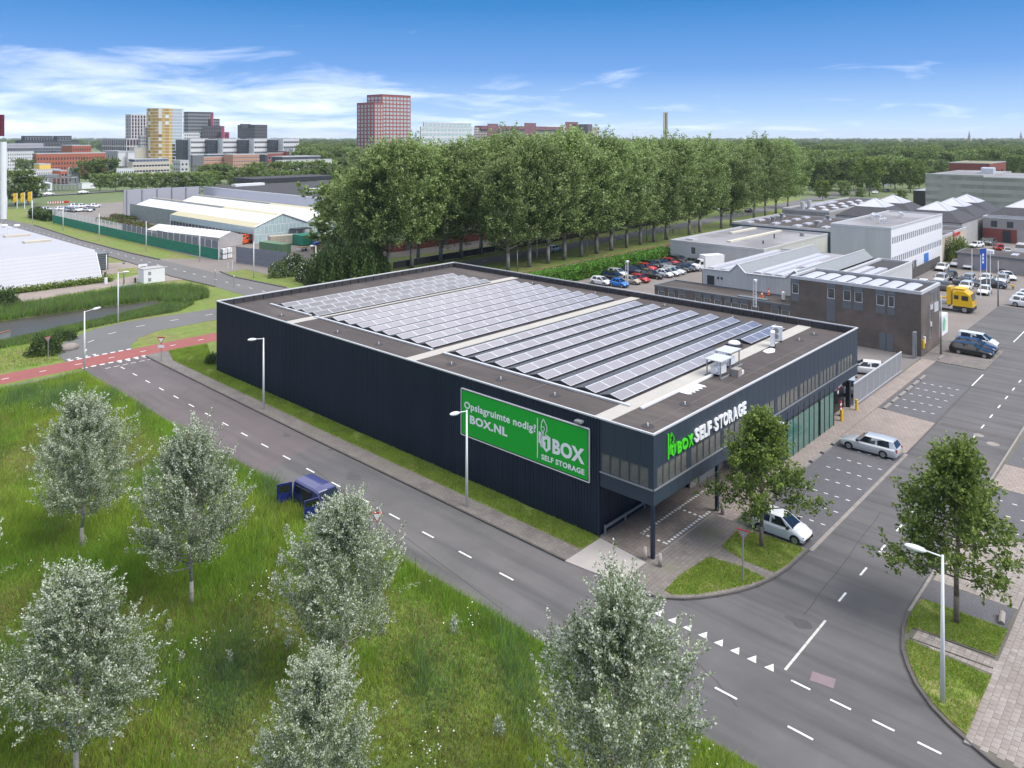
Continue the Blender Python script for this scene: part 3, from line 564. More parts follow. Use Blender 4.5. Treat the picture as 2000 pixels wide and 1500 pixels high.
# guard rail under the overhang
g = thing('guard_rail', 'low grey metal guard rail along the corrugated wall under the overhang', 'guard rail', (42.0, 30.4, 0.1))
MB().box(41.98, 30.28, 0.55, 47.1, 30.36, 0.72).build('rail', M['galv'], g)
for x in (42.1, 44.5, 46.9): MB().box(x, 30.36, 0.1, x + 0.12, 30.46, 0.7).build('post', M['galv'], g)
for k, (x, y) in enumerate(((41.36, 26.75), (41.3, 25.62), (50.0, 25.9))):
    o = MB().cyl((x, y, 0.08), (x, y, 0.85), 0.14, 0.12, n=10).ell((x, y, 0.85), 0.12, 0.12, 0.05).build('bollard', M['tile2'], smooth=True)
    tag(o, ('short concrete bollard just left of the corner column', 'short concrete bollard just right of the corner column', 'short concrete bollard beside the second column behind the tree')[k], 'bollard', 'concrete bollards by the columns')
# ---------------------------------------------------------------- solar rows
PW = 1.9
pnl = MB().box(0, 0, 0, PW, 1.0, 0.03, m=1); pnl.face([(0.045, 0.045, 0.0315), (PW - 0.045, 0.045, 0.0315), (PW - 0.045, 0.955, 0.0315), (0.045, 0.955, 0.0315)], 0)
pfront = pnl.mesh('solar_panel', [M['pv'], M['alu']]); 
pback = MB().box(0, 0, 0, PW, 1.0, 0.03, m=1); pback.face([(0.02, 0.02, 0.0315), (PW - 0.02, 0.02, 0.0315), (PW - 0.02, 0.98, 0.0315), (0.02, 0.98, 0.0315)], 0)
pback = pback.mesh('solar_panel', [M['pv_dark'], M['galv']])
TILT = math.radians(13)
pclip = MB().cyl((0, 0, 0), (0, 0, 0.08), 0.03, n=6).mesh('clip', M['alu'])
pnl2 = pnl.mesh('solar_panel', [M['pv_tree_reflect'], M['alu']])  # rear section copy, its tree reflection painted as darker cells
def solar_row(yr, x0, n, label, group, back=True, pf=None):
    t = thing('solar_row', label, 'solar panels', (x0, yr, ZR), group)
    zt = ZR + 0.36
    for i in range(n):
        o = put(pf or pfront, 'solar_panel', t, (x0 + i * PW, yr - 0.985, zt - 0.225)); o.rotation_euler = (TILT, 0, 0)
        if back:
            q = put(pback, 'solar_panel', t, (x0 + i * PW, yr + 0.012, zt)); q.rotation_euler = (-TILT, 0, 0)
    b = MB(); e = x0 + n * PW
    for xx in (x0, e):                     # closed gable ends and base rails
        b.face([(xx, yr - 0.95, ZR + 0.12), (xx, yr + 0.98, ZR + 0.12), (xx, yr, ZR + 0.35)][:: (1 if xx == e else -1)])
    b.box(x0, yr - 1.03, ZR + 0.005, e, yr - 0.99, ZR + 0.12)
    b.build('mounting_rail', M['dark'], t)
    b = MB().box(x0, yr - 0.004, ZR + 0.355, e, yr + 0.008, ZR + 0.4)
    b.build('ridge_cap', M['alu'], t)
R3 = [49.95, 47.55, 45.15, 42.77, 40.37, 37.97, 35.6]
names3 = ['rearmost', 'second from the rear', 'third from the rear', 'middle', 'fifth from the rear', 'third from the front', 'second from the front']
for k, y in enumerate(R3): solar_row(y, 46.75, 15, 'long row of tilted solar panels on the front roof section, %s' % names3[k], 'solar rows on the front roof section')
solar_row(33.25, 46.75, 9, 'shorter row of tilted solar panels along the front roof walkway, ending near the metal frames', 'solar rows on the front roof section')
solar_row(33.25, 67.8, 4, 'short separate run of four blue solar panels beside the dome rooflight', 'solar rows on the front roof section')
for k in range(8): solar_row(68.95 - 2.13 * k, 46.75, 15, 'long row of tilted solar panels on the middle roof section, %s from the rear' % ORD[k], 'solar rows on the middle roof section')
for k in range(4): solar_row(78.85 - 2.13 * k, 46.6, 14, 'row of tilted solar panels on the rearmost roof section, %s from the back edge' % ORD[k], 'solar rows on the rear roof section', pf=pnl2)
for k, (y0, y1) in enumerate(((32.1, 51.2), (52.7, 70.8), (72.4, 80.9))):
    o = MB().box(46.25, y0 - 0.9 * (k == 0), ZR + 0.02, 46.5, y1 + 0.9 * (k == 1), ZR + 0.16).build('cable_tray', M['alu'])
    tag(o, 'long pale metal cable tray across the ends of the %s solar rows' % ('front', 'middle', 'rear')[k], 'cable tray', 'cable trays on the roof')
o = MB().box(46.5, 30.28, ZR + 0.02, 57, 30.5, ZR + 0.16).build('cable_tray', M['white']); tag(o, 'white cable tray along the front edge of the roof walkway', 'cable tray', 'cable trays on the roof')
# roof equipment
t = thing('rooflight', 'small white dome rooflight between two short solar rows', 'rooflight', (66.2, 33.1, ZR))
MB().box(65.6, 32.6, ZR, 66.9, 33.7, ZR + 0.3).build('kerb', M['felt_dark'], t); MB().ell((66.25, 33.15, ZR + 0.3), 0.68, 0.58, 0.28, 12, 6, zmin=0).build('dome', M['white'], t, smooth=True)
def ac_unit(x, y, z, s, rz, label, group=None, name='ac_unit'):
    t = thing(name, label, 'air conditioner', (x, y, z), group, rz); 
    MB().box(-0.45 * s, -0.17 * s, 0.15 * s, 0.45 * s, 0.17 * s, 1.35 * s).build('casing', M['white'], t)
    for zz in (0.48, 1.0): MB().cyl((-0.1 * s, -0.172 * s, zz * s), (-0.1 * s, -0.19 * s, zz * s), 0.24 * s, n=14).build('fan_grille', M['galv'], t)
    for xx in (-0.35, 0.35): MB().box(xx * s - 0.05, -0.22 * s, 0, xx * s + 0.05, 0.22 * s, 0.15 * s).build('foot', M['dark'], t)
    return t
ac_unit(68.6, 30.5, ZR, 1.05, 0.35, 'white air conditioner with two fans beside a white stain at the roof walkway end', 'air conditioners at the walkway end')
ac_unit(70.7, 31.0, ZR, 1.05, -1.2, 'air conditioner seen end on behind the white one, close to the blue panels', 'air conditioners at the walkway end')
for k, (x, y) in enumerate(((57.55, 30.15), (60.3, 30.75))):
    t = thing('equipment_frame', ('left', 'right')[k] + ' metal frame with a flat cover over a white unit on the roof walkway', 'equipment frame', (x, y, ZR), 'covered units on the walkway')
    for dx in (-0.85, 0.85):
        for dy in (-0.6, 0.6): MB().box(x + dx - 0.04, y + dy - 0.04, ZR, x + dx + 0.04, y + dy + 0.04, ZR + 1.35).build('leg', M['galv'], t)
    MB().box(x - 1.0, y - 0.75, ZR + 1.35, x + 1.0, y + 0.75, ZR + 1.42).build('cover', M['alu'], t)
    MB().box(x - 1.1, y - 0.8, ZR, x + 1.1, y - 0.7, ZR + 0.12).box(x - 1.1, y + 0.7, ZR, x + 1.1, y + 0.8, ZR + 0.12).build('base_rail', M['galv'], t)
    MB().box(x - 0.6, y - 0.4, ZR + 0.2, x + 0.55, y + 0.4, ZR + 0.8).cyl((x - 0.75, y, ZR + 0.5), (x - 0.6, y, ZR + 0.5), 0.25, n=10).build('unit', M['white_metal'], t)
t = thing('duct_box', 'small pale duct box on the roof in front of the metal frames', 'duct box', (58.3, 28.95, ZR)); MB().obox(58.3, 28.95, ZR, 0.8, 0.6, ZR + 0.6, 0.1).build('casing', M['tile2'], t); MB().obox(58.9, 28.95, ZR, 0.7, 0.4, ZR + 0.3, 0.1).build('duct', M['white'], t)
# ---------------------------------------------------------------- lettering
_dg = None
def text_mesh(name, s, off=0.0, ext=0.0, space=1.0):
    cu = bpy.data.curves.new(name, 'FONT'); cu.body = s; cu.size = 1.0; cu.offset = off; cu.extrude = ext; cu.space_character = space; cu.resolution_u = 3
    o = bpy.data.objects.new(name, cu); COL.objects.link(o); dg = bpy.context.evaluated_depsgraph_get()
    me = bpy.data.meshes.new_from_object(o.evaluated_get(dg)); bpy.data.objects.remove(o); me.name = name
    return me
def lettering(name, s, parent, p0, u, width, z0, z1, m, off=0.03, ext=0.004, out=0.02, space=1.0):
    """text filling width x (z1-z0) on a vertical plane from p0 along u"""
    me = text_mesh(name, s, off, ext, space); me.materials.clear(); me.materials.append(m)
    c = np.empty(len(me.vertices) * 3); me.vertices.foreach_get('co', c); c = c.reshape(-1, 3)
    lo, hi = c.min(0), c.max(0); u = Vector((u[0], u[1])).normalized(); n = Vector((u.y, -u.x))
    a = (c[:, 0] - lo[0]) / (hi[0] - lo[0]) * width; zz = z0 + (c[:, 1] - lo[1]) / (hi[1] - lo[1]) * (z1 - z0); d = out + c[:, 2]
    q = ORG.get(parent.name, (0, 0, 0))
    v = np.stack([p0[0] + u.x * a + n.x * d - q[0], p0[1] + u.y * a + n.y * d - q[1], zz - q[2]], 1)
    me.vertices.foreach_set('co', v.ravel()); me.update()
    return put(me, name, parent)
def flat(name, parent, p0, u, polys, m, t=0.012, out=0.016):
    """flat shapes on a vertical plane; polys in (along, z)"""
    u = Vector((u[0], u[1])).normalized(); n = Vector((u.y, -u.x)); b = MB()
    for k, poly in enumerate(polys):
        f = [(p0[0] + u.x * a + n.x * (out + t), p0[1] + u.y * a + n.y * (out + t), z) for a, z in poly]; r = [(p0[0] + u.x * a + n.x * out, p0[1] + u.y * a + n.y * out, z) for a, z in poly]
        b.face(f)
        for i in range(len(poly)): j = (i + 1) % len(poly); b.face([f[i], r[i], r[j], f[j]])
    return b.build(name, m, parent)
def stroke(pts, w):
    out_ = []
    for p, q in zip(pts, pts[1:]):
        d = Vector((q[0] - p[0], q[1] - p[1])); d.normalize(); n = Vector((-d.y, d.x)) * w / 2; e = d * w * 0.4
        out_.append([(p[0] - n.x - e.x, p[1] - n.y - e.y), (q[0] - n.x + e.x, q[1] - n.y + e.y), (q[0] + n.x + e.x, q[1] + n.y + e.y), (p[0] + n.x - e.x, p[1] + n.y - e.y)])
    return out_
def shield(a0, a1, z0, z1):                 # shield with a cut-out numeral is drawn as frame + numeral
    w = a1 - a0; h = z1 - z0
    return [(a0, z0 + 0.28 * h), (a0 + 0.5 * w, z0), (a1, z0 + 0.28 * h), (a1, z1 - 0.06 * h), (a0 + 0.62 * w, z1), (a0, z1 - 0.03 * h)]
bn = thing('banner', 'large green billboard with white lettering on the long dark wall', 'billboard', (X0 - 0.1, 37.5, 3.5))
ub = (0, -1); pb = (X0 - 0.13, 43.79)       # runs towards the corner
MB().box(X0 - 0.12, 31.22, 3.5, X0 - 0.04, 43.79, 7.1).build('panel', M['sign_green'], bn)
b = MB()
for x0, x1, z0, z1 in ((43.79, 43.72, 3.5, 7.1), (31.29, 31.22, 3.5, 7.1)): b.box(X0 - 0.15, x1, z0, X0 - 0.03, x0, z1)
b.box(X0 - 0.148, 31.29, 3.47, X0 - 0.03, 43.72, 3.54).box(X0 - 0.148, 31.29, 7.06, X0 - 0.03, 43.72, 7.13)
b.build('border', M['white'], bn)
b = MB().box(X0 - 0.14, 31.36, 3.54, X0 - 0.119, 31.29, 7.06).box(X0 - 0.14, 43.72, 3.54, X0 - 0.119, 43.67, 7.06).box(X0 - 0.139, 31.36, 7.0, X0 - 0.119, 43.67, 7.06).box(X0 - 0.139, 31.36, 3.54, X0 - 0.119, 43.67, 3.59)
b.build('inner_border', M['black'], bn)
T = lambda y: 43.79 - y
lettering('lettering', 'Opslagruimte nodig?', bn, (X0 - 0.12, 43.40), ub, 7.4, 5.46, 6.2, M['print_white'], 0.028, space=1.08)
lettering('lettering', '1BOX.NL', bn, (X0 - 0.12, 43.2), ub, 4.4, 4.58, 5.24, M['print_white'], 0.04, space=1.08)
lettering('lettering', 'BOX', bn, (X0 - 0.12, 34.46), ub, 2.8, 4.58, 5.64, M['print_white'], 0.045, space=1.05)
lettering('lettering', 'SELF STORAGE', bn, (X0 - 0.12, 35.48), ub, 3.82, 3.88, 4.27, M['print_white'], 0.035, space=1.08)
pz = (X0 - 0.12, 43.79)
hood = [(8.42, 5.75), (8.28, 6.05), (8.32, 6.5), (8.5, 6.78), (8.66, 6.55), (8.8, 6.35), (8.83, 6.05), (8.72, 5.9), (8.68, 5.7), (8.95, 5.66), (9.1, 5.6)]
fl = stroke(hood, 0.07) + stroke([(8.4, 6.2), (8.55, 6.25), (8.6, 6.0), (8.46, 5.95), (8.5, 5.72), (8.36, 5.5)], 0.05) + stroke([(7.94, 3.9), (7.94, 6.7)], 0.07)
fl += [[(8.05, 5.0), (8.2, 5.0), (8.34, 5.62), (8.22, 5.8), (8.05, 5.8)], [(8.2, 4.85), (8.32, 4.7), (8.36, 5.5), (8.24, 5.6)]]
sh = shield(8.38, 9.14, 4.5, 5.63)
flat('emblem', bn, pz, ub, fl + [sh], M['print_white'])
flat('numeral', bn, pz, ub, [[(8.7, 4.78), (8.86, 4.78), (8.86, 5.42), (8.74, 5.42), (8.58, 5.3), (8.58, 5.2), (8.7, 5.25)]], M['sign_green'], out=0.03)
o = thing('floodlight', 'small grey floodlight on the dark wall above the green billboard', 'floodlight', (X0 - 0.1, 32.0, 7.5)); MB().obox(X0 - 0.3, 32.0, 7.42, 0.42, 0.55, 7.56).build('head', M['galv'], o); MB().box(X0 - 0.12, 31.95, 7.45, X0 - 0.0, 32.05, 7.53).build('bracket', M['dark'], o)
# raised letters on the street front
sg = thing('facade_sign', 'raised sign of lime green and white capital letters on the street front', 'sign', (43.2, Y0 - 0.1, 6.0))
uf = (1, 0); pf = (0.0, Y0)
fl = stroke([(43.3, 6.0), (43.3, 7.55)], 0.12) + stroke([(43.62, 6.75), (43.52, 7.0), (43.58, 7.3), (43.72, 7.52), (43.84, 7.35), (43.96, 7.2), (43.98, 6.98), (43.86, 6.82), (43.95, 6.7)], 0.09) + [[(43.42, 6.25), (43.5, 6.2), (43.6, 6.78), (43.42, 6.85)]]
flat('emblem', sg, pf, uf, fl + [shield(43.62, 44.2, 5.98, 6.75)], M['sign_lime'], t=0.07, out=0.02)
flat('numeral', sg, pf, uf, [[(43.88, 6.15), (44.0, 6.15), (44.0, 6.6), (43.9, 6.6), (43.78, 6.52), (43.78, 6.45), (43.88, 6.48)]], M['navy2'], t=0.01, out=0.092)
x = 44.36
for ch, w in zip('BOX', (0.56, 0.74, 0.64)): lettering('letter', ch, sg, (x, Y0), uf, w, 6.0, 6.75, M['sign_lime'], 0.035, 0.06, 0.08); x += w + 0.06
x = 46.65
for ch in 'SELF STORAGE':
    w = {'S': 0.58, 'E': 0.5, 'L': 0.48, 'F': 0.5, ' ': 0.3, 'T': 0.56, 'O': 0.74, 'R': 0.6, 'A': 0.7, 'G': 0.72}[ch] * 1.03
    if ch != ' ': lettering('letter', ch, sg, (x, Y0), uf, w, 6.03, 6.95, M['print_white'], 0.035, 0.06, 0.08)
    x += w + 0.06
t = thing('canopy', 'small white canopy above the entrance, seen behind the tree top', 'canopy', (58, Y0 - 0.4, 3.4)); MB().box(57.0, Y0 - 0.9, 4.1, 59.3, Y0 - 0.06, 4.2).build('sheet', M['white_metal'], t); MB().box(57.1, Y0 - 0.2, 4.0, 59.2, Y0 - 0.06, 4.1).build('bracket', M['galv'], t)
# ================================================================ vegetation
def np_mesh(name, V, nper, mats, mi=None):
    N = len(V) // nper; me = bpy.data.meshes.new(name)
    me.vertices.add(len(V)); me.vertices.foreach_set('co', np.ascontiguousarray(V, dtype=np.float32).ravel())
    me.loops.add(N * nper); me.loops.foreach_set('vertex_index', np.arange(N * nper, dtype=np.int32))
    me.polygons.add(N); me.polygons.foreach_set('loop_start', np.arange(0, N * nper, nper, dtype=np.int32))
    for q in mats: me.materials.append(q)
    if mi is not None: me.polygons.foreach_set('material_index', np.asarray(mi, dtype=np.int32))
    me.update(calc_edges=True); return me
def unit(a): return a / np.maximum(np.linalg.norm(a, axis=1, keepdims=True), 1e-9)
def leaves(name, P, A, S, mats, mi, ratio=0.55, rng=RNG):
    A = unit(A); B = unit(np.cross(A, rng.normal(size=A.shape))); S = S[:, None]
    V = np.empty((len(P), 4, 3)); V[:, 0] = P - A * S / 2; V[:, 1] = P + B * S * ratio / 2; V[:, 2] = P + A * S / 2; V[:, 3] = P - B * S * ratio / 2
    return np_mesh(name, V.reshape(-1, 3), 4, mats, mi)
def tree_meshes(seed, Ht, R, zc, nl, nt, nlf, lsize, shape, mats, pick, twig=1.0, up=0.5, wind=(0, 0, 0), spread=0.12, bark='bark', tr=0.2, rise=(0.25, 1.3), fork=0, low=0.35, lean=(0, 0), rough=0.35):
    rng = np.random.default_rng(seed); mb = MB(); P = []; A = []; Q = []; wind = np.array(wind)
    top = np.array([lean[0], lean[1], Ht * 0.93])
    ax = lambda f: np.array([top[0] * f ** 1.4, top[1] * f ** 1.4, top[2] * f])
    prev = ax(0); NS = 6
    for i in range(1, NS + 1):
        q = ax(i / NS) + np.array([*rng.normal(0, 0.012 * Ht * (i < NS), 2), 0]) * (i > 1); mb.cyl(prev, q, tr * (1 - 0.9 * (i - 1) / NS), tr * (1 - 0.9 * i / NS), 7); prev = q
    for k in range(nl):
        t = (k + rng.random()) / nl; f = (zc + (Ht * 0.9 - zc) * t) / (Ht * 0.93); st = ax(min(f, 1)); az = k * 2.399 + rng.normal(0, 0.4)
        st = st - np.array([0, 0, 0.1 * R * (1 - t)])
        hd = np.array([math.cos(az), math.sin(az), 0]); reach = R * shape(t) * (1 - rough + 2 * rough * rng.random()); rs = reach * (rise[0] + (rise[1] - rise[0]) * t) + 0.05 * R
        rs = min(rs, Ht * 1.02 - st[2])
        pt = lambda s: st + hd * reach * s + np.array([0, 0, rs]) * s ** 1.25 + wind * s * s * reach * 0.4
        a = pt(0)
        for s in (0.4, 0.75): c = pt(s); mb.cyl(a, c, tr * 0.42 * (1 - 0.7 * t) * (1.25 - s), tr * 0.42 * (1 - 0.7 * t) * (0.9 - s), 5, caps=False); a = c
        s = low + (1 - low) * rng.random(nt) ** 0.7; o = st + hd * (reach * s)[:, None] + np.array([0, 0, rs]) * (s ** 1.25)[:, None] + wind * (s * s * reach * 0.4)[:, None]
        o = o + rng.normal(0, 0.07 * R, (nt, 3)) * [1, 1, 0.7]
        d = unit(hd * 0.55 + np.array([0, 0, up]) + rng.normal(0, 0.55, (nt, 3)) + wind); tl = twig * (0.6 + 0.8 * rng.random(nt))
        q = rng.random((nt, nlf)) ** 0.85
        p = o[:, None, :] + d[:, None, :] * (tl[:, None] * q)[..., None] + rng.normal(0, spread, (nt, nlf, 3)) * (1.15 - q[..., None] * 0.7)
        P.append(p.reshape(-1, 3)); A.append((d[:, None, :] * 0.8 + rng.normal(0, 0.5, (nt, nlf, 3))).reshape(-1, 3)); Q.append(q.ravel())
    P = np.concatenate(P); A = np.concatenate(A); Q = np.concatenate(Q); S = lsize * (0.7 + 0.6 * rng.random(len(P)))
    mi = pick(Q, P, rng)
    return mb.mesh('trunk', M[bark], smooth=True), leaves('crown', P, A, S, [M[m] for m in mats], mi, rng=rng)
def plant_tree(meshes, name, label, cat, x, y, s=1.0, rz=None, group=None, z=0.0):
    t = thing(name, label, cat, (x, y, z), group); t.rotation_euler = (0, 0, random.uniform(0, 6.28) if rz is None else rz); t.scale = (s, s, s)
    for me in meshes: o = bpy.data.objects.new(me.name.split('.')[0], me); COL.objects.link(o); o.parent = t
    return t
egg = lambda t: (0.55 + 0.45 * math.sin(math.pi * min(1, t * 1.25 + 0.12))) * (1 - max(0, t - 0.55) * 1.45)
segg = lambda t: 1.15 - 1.1 * t
wegg = lambda t: (0.62 + 0.4 * math.sin(math.pi * min(1, t * 1.1 + 0.12))) * (1 - max(0, t - 0.35) * 1.25)
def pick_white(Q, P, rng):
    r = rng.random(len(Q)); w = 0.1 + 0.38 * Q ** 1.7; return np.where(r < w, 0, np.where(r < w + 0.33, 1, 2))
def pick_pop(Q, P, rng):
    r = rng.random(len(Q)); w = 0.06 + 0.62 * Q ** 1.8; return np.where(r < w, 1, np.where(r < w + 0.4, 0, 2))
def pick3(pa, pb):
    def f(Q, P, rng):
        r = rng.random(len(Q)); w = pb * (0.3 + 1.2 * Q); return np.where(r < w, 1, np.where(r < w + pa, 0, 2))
    return f
WR = (ST, -CT, 0)                            # the wind leans everything to the right of the picture
# silvery white poplars in the meadow
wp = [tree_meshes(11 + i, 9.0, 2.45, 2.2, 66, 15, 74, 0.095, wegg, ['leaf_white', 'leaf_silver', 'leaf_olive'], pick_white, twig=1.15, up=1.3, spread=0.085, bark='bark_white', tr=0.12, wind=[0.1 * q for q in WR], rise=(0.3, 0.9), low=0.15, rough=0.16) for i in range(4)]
for k, (px, py, top, lab) in enumerate([(160, 1076, 770, 'silvery white poplar standing alone near the cycle path end of the meadow'), (374, 1188, 835, 'silvery white poplar in the meadow between the far left one and the blue van'), (675, 1340, 965, 'silvery white poplar partly hiding the parked blue van'), (148, 1530, 1112, 'large silvery white poplar in the lower left corner, with a bare lower trunk'), (618, 1668, 1280, 'silvery white poplar at the bottom of the picture, only its top in view'), (1216, 1690, 1130, 'silvery white poplar at the road edge, right of the others'), (-128, 1330, 960, 'silvery white poplar cut by the left edge of the picture')]):
    x, y = G(px, py); h = zat(x, y, top); plant_tree(wp[k % 4], 'white_poplar', lab, 'tree', x, y, h / 9.4, rz=k * 1.7, group='white poplars in the meadow', z=0.04).scale[0] *= (1.05, 1.05, 1.1, 1.3, 1.05, 1.0, 1.0)[k]
# street trees
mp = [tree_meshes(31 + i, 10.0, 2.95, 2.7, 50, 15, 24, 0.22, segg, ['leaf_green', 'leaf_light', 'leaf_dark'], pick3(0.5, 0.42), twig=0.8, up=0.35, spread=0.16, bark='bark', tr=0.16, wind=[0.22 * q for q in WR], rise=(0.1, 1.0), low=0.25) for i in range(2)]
for k, (px, py, top, lab) in enumerate([(1487, 1070, 783, 'leafy green street tree in front of the white letters, beside the small white car'), (1868, 1220, 838, 'leafy green street tree on the right, behind the tall white lamp')]):
    x, y = G(px, py); h = zat(x, y, top); plant_tree(mp[k], 'street_tree', lab, 'tree', x, y, h / 10.4, rz=0.6 + k, group='trees along the side street')
# tall poplars along the avenue
pshape = lambda t: (0.72 + 0.42 * math.sin(math.pi * (t * 0.9 + 0.1))) * (1 - max(0, t - 0.45) * 1.35)
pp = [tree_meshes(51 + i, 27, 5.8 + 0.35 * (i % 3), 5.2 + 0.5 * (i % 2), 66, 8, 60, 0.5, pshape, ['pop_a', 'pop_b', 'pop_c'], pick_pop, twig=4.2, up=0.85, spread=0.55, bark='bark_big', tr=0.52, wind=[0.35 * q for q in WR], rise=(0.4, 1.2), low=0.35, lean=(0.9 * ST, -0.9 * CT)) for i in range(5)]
prow = [(112.6, 105.1, 24), (118.7, 104.8, 27), (124.7, 104.8, 27.5), (130.5, 105, 28), (136.7, 105.2, 28), (142.7, 105.4, 27), (148.8, 105.6, 27.5), (154.9, 105.4, 26), (161.9, 106.1, 26.5), (168.2, 106.2, 26), (174.6, 106.4, 26), (186.6, 106.6, 25), (193.5, 107.2, 26), (206.5, 107.4, 27), (214.4, 108.3, 26), (238.8, 112.5, 27), (249.5, 113.6, 26), (260.8, 114.8, 25), (282, 119.5, 25)]
for k, (x, y, h) in enumerate(prow):
    lab = 'tall poplar on the verge beside the cycle path, %s trunk from the left' % ORD[k]
    plant_tree(pp[(k * 3) % 5], 'poplar_tree', lab, 'tree', x, y, h / 27 * (0.9 + 0.06 * math.sin(k * 2.7)), rz=random.uniform(-0.9, 0.9), group='poplars on the cycle path side of the avenue').scale[0] *= random.uniform(0.9, 1.22)
prow2 = [(92.5, 123.4, 24), (95.4, 121.6, 26), (101.7, 121.9, 26), (106, 125, 25), (110.2, 122.5, 27), (117, 123.5, 27), (124, 124.2, 28), (131.5, 124.6, 29), (139, 125, 29), (147, 125.6, 28), (156, 126.4, 28), (166, 127.2, 27), (178, 128, 27), (190, 129, 26), (228, 135, 25)]
for k, (x, y, h) in enumerate(prow2):
    lab = 'tall poplar across the avenue by the canal wall, %s from the left' % ORD[k] if k else 'bushy poplar with a forked trunk at the left end of the avenue'
    plant_tree(pp[(k * 2 + 1) % 5], 'poplar_tree', lab, 'tree', x, y, h / 27 * (0.89 + 0.05 * math.sin(k * 3.1) + 0.05 * (k < 4)), rz=random.uniform(-0.9, 0.9), group='poplars across the avenue').scale[1] *= random.uniform(0.9, 1.25)
# round trees
rshape = lambda t: (0.72 + 0.38 * math.sin(math.pi * (t + 0.02))) * (1 - max(0, t - 0.7) * 1.5)
rt = [tree_meshes(71 + i, 12, 4.6, 2.4, 34, 9, 13, 0.75, rshape, (['leaf_green', 'leaf_light', 'leaf_green'], ['pop_a', 'pop_b', 'leaf_green'], ['leaf_green', 'leaf_light', 'leaf_dark'])[i], pick3(0.5, (0.22, 0.3, 0.12)[i]), twig=1.3, up=0.35, spread=0.4, tr=0.2, rise=(0.15, 1.0), low=0.35) for i in range(3)]
def tree_px(px, Y, top, kind, name, label, group=None, w=1.0):
    X = (px - 1000) * Y / F; x, y = CT * Y + ST * X, ST * Y - CT * X; h = zat(x, y, top)
    t = plant_tree(rt[kind], name, label, 'tree', x, y, h / 12, group=group); t.scale = (h / 12 * w, h / 12 * w, h / 12); return t
k = 0
for px in (195, 226, 256, 286, 314, 343, 371, 398):
    tree_px(px, 380, 341 - k * 0.5, 1, 'lime_tree', 'small round lime tree in the row behind the garden centre, %s from the left' % ORD[k], 'lime trees in a row behind the garden centre', 1.3); k += 1
k = 0
for px, top in ((402, 325), (428, 322), (463, 334), (487, 330), (500, 320), (530, 333), (548, 318), (566, 335), (585, 318), (606, 333), (622, 316), (640, 322), (418, 336), (445, 326)):
    tree_px(px, 405 if top > 328 else 440, top, (0, 1, 1)[k % 3], 'roadside_tree', 'round green tree behind the grey hall, %s counted along the line' % ORD[k], 'trees behind the grey hall', 1.35); k += 1
for px, Y, top, kd, w, lab in ((30, 300, 336, 2, 1.25, 'dark spreading tree beside the white pylon and yellow flags'), (55, 305, 350, 2, 1.2, 'lower dark tree next to the grey pipe works'), (178, 440, 318, 2, 1.5, 'large dark tree in front of the red brick office, left half of a pair'), (205, 445, 313, 2, 1.5, 'large dark tree in front of the red brick office, right half of a pair'), (40, 520, 312, 1, 0.9, 'small pale tree in front of the white office with dark windows'), (60, 520, 314, 1, 0.9, 'second small pale tree near the white office'), (296, 500, 322, 1, 0.9, 'slim tree in front of the cream banded office'), (345, 480, 326, 1, 0.9, 'slim tree beside the small white office block'), (700, 190, 345, 0, 1.0, 'leafy tree at the left edge of the poplar mass'), (668, 175, 365, 1, 1.2, 'bushy tree in front of the glass greenhouse gable')):
    tree_px(px, Y, top, kd, 'broadleaf_tree', lab, None, w)
k = 0
for px, py, top, w in ((1607, 392, 355, 1.0), (1649, 388, 355, 0.9), (1680, 389, 368, 1.1), (1620, 372, 320, 1.2), (1655, 372, 312, 1.2), (1698, 383, 312, 1.0), (1725, 372, 310, 1.1), (1748, 370, 308, 1.1), (1778, 375, 316, 1.1), (1600, 380, 318, 1.1), (1640, 365, 318, 1.2), (1795, 368, 325, 1.0), (1760, 395, 372, 1.2), (1985, 345, 308, 1.5), (1850, 395, 385, 1.2)):
    Y = F * H / (py - YH); tree_px(px, Y, top, (0, 1, 1, 0, 2)[k % 5], 'roadside_tree', 'round green tree beyond the industrial roofs, %s in the group beside the far road' % ORD[k], 'trees beside the far road', w); k += 1
# bushes: a crown without a trunk
bsh = []
for i, (ms, pk) in enumerate(((['leaf_dark', 'leaf_green', 'leaf_dark'], pick3(0.5, 0.2)), (['leaf_green', 'flower', 'leaf_dark'], pick3(0.45, 0.1)), (['leaf_light', 'leaf_green', 'leaf_olive'], pick3(0.5, 0.3)))):
    n = 3200; rng = np.random.default_rng(90 + i); d = unit(rng.normal(size=(n, 3))); d[:, 2] = np.abs(d[:, 2]); lob = 1 + 0.22 * np.sin(3 * np.arctan2(d[:, 1], d[:, 0]) + i) * np.cos(4 * d[:, 2]) + 0.12 * np.sin(9 * np.arctan2(d[:, 1], d[:, 0]))
    P = d * (lob * (0.6 + 0.4 * rng.random(n) ** 0.4))[:, None] * [1, 1, 1.15]; bsh.append(leaves('bush', P, d + rng.normal(0, 0.6, (n, 3)), 0.13 * (0.7 + 0.6 * rng.random(n)), [M[q] for q in ms], pk(rng.random(n), P, rng), rng=rng))
def bush(x, y, r, h, kind, label, group=None, name='bush'):
    o = put(bsh[kind], name, None, (x, y, -0.1)); o.scale = (r, r, h / 1.15); o.rotation_euler = (0, 0, random.uniform(0, 6)); return tag(o, label, 'bush', group)
for k, (px, py, top, r) in enumerate(((636, 556, 488, 3.2), (668, 550, 482, 3.4), (700, 548, 480, 3.4), (655, 535, 478, 3.6), (690, 530, 474, 3.8), (724, 535, 470, 3.4))):
    x, y = G(px, py); bush(x, y, r, zat(x, y, top), 0, 'dark green shrub in the thicket beside the avenue, %s of six' % ORD[k], 'dark shrubs in the thicket')
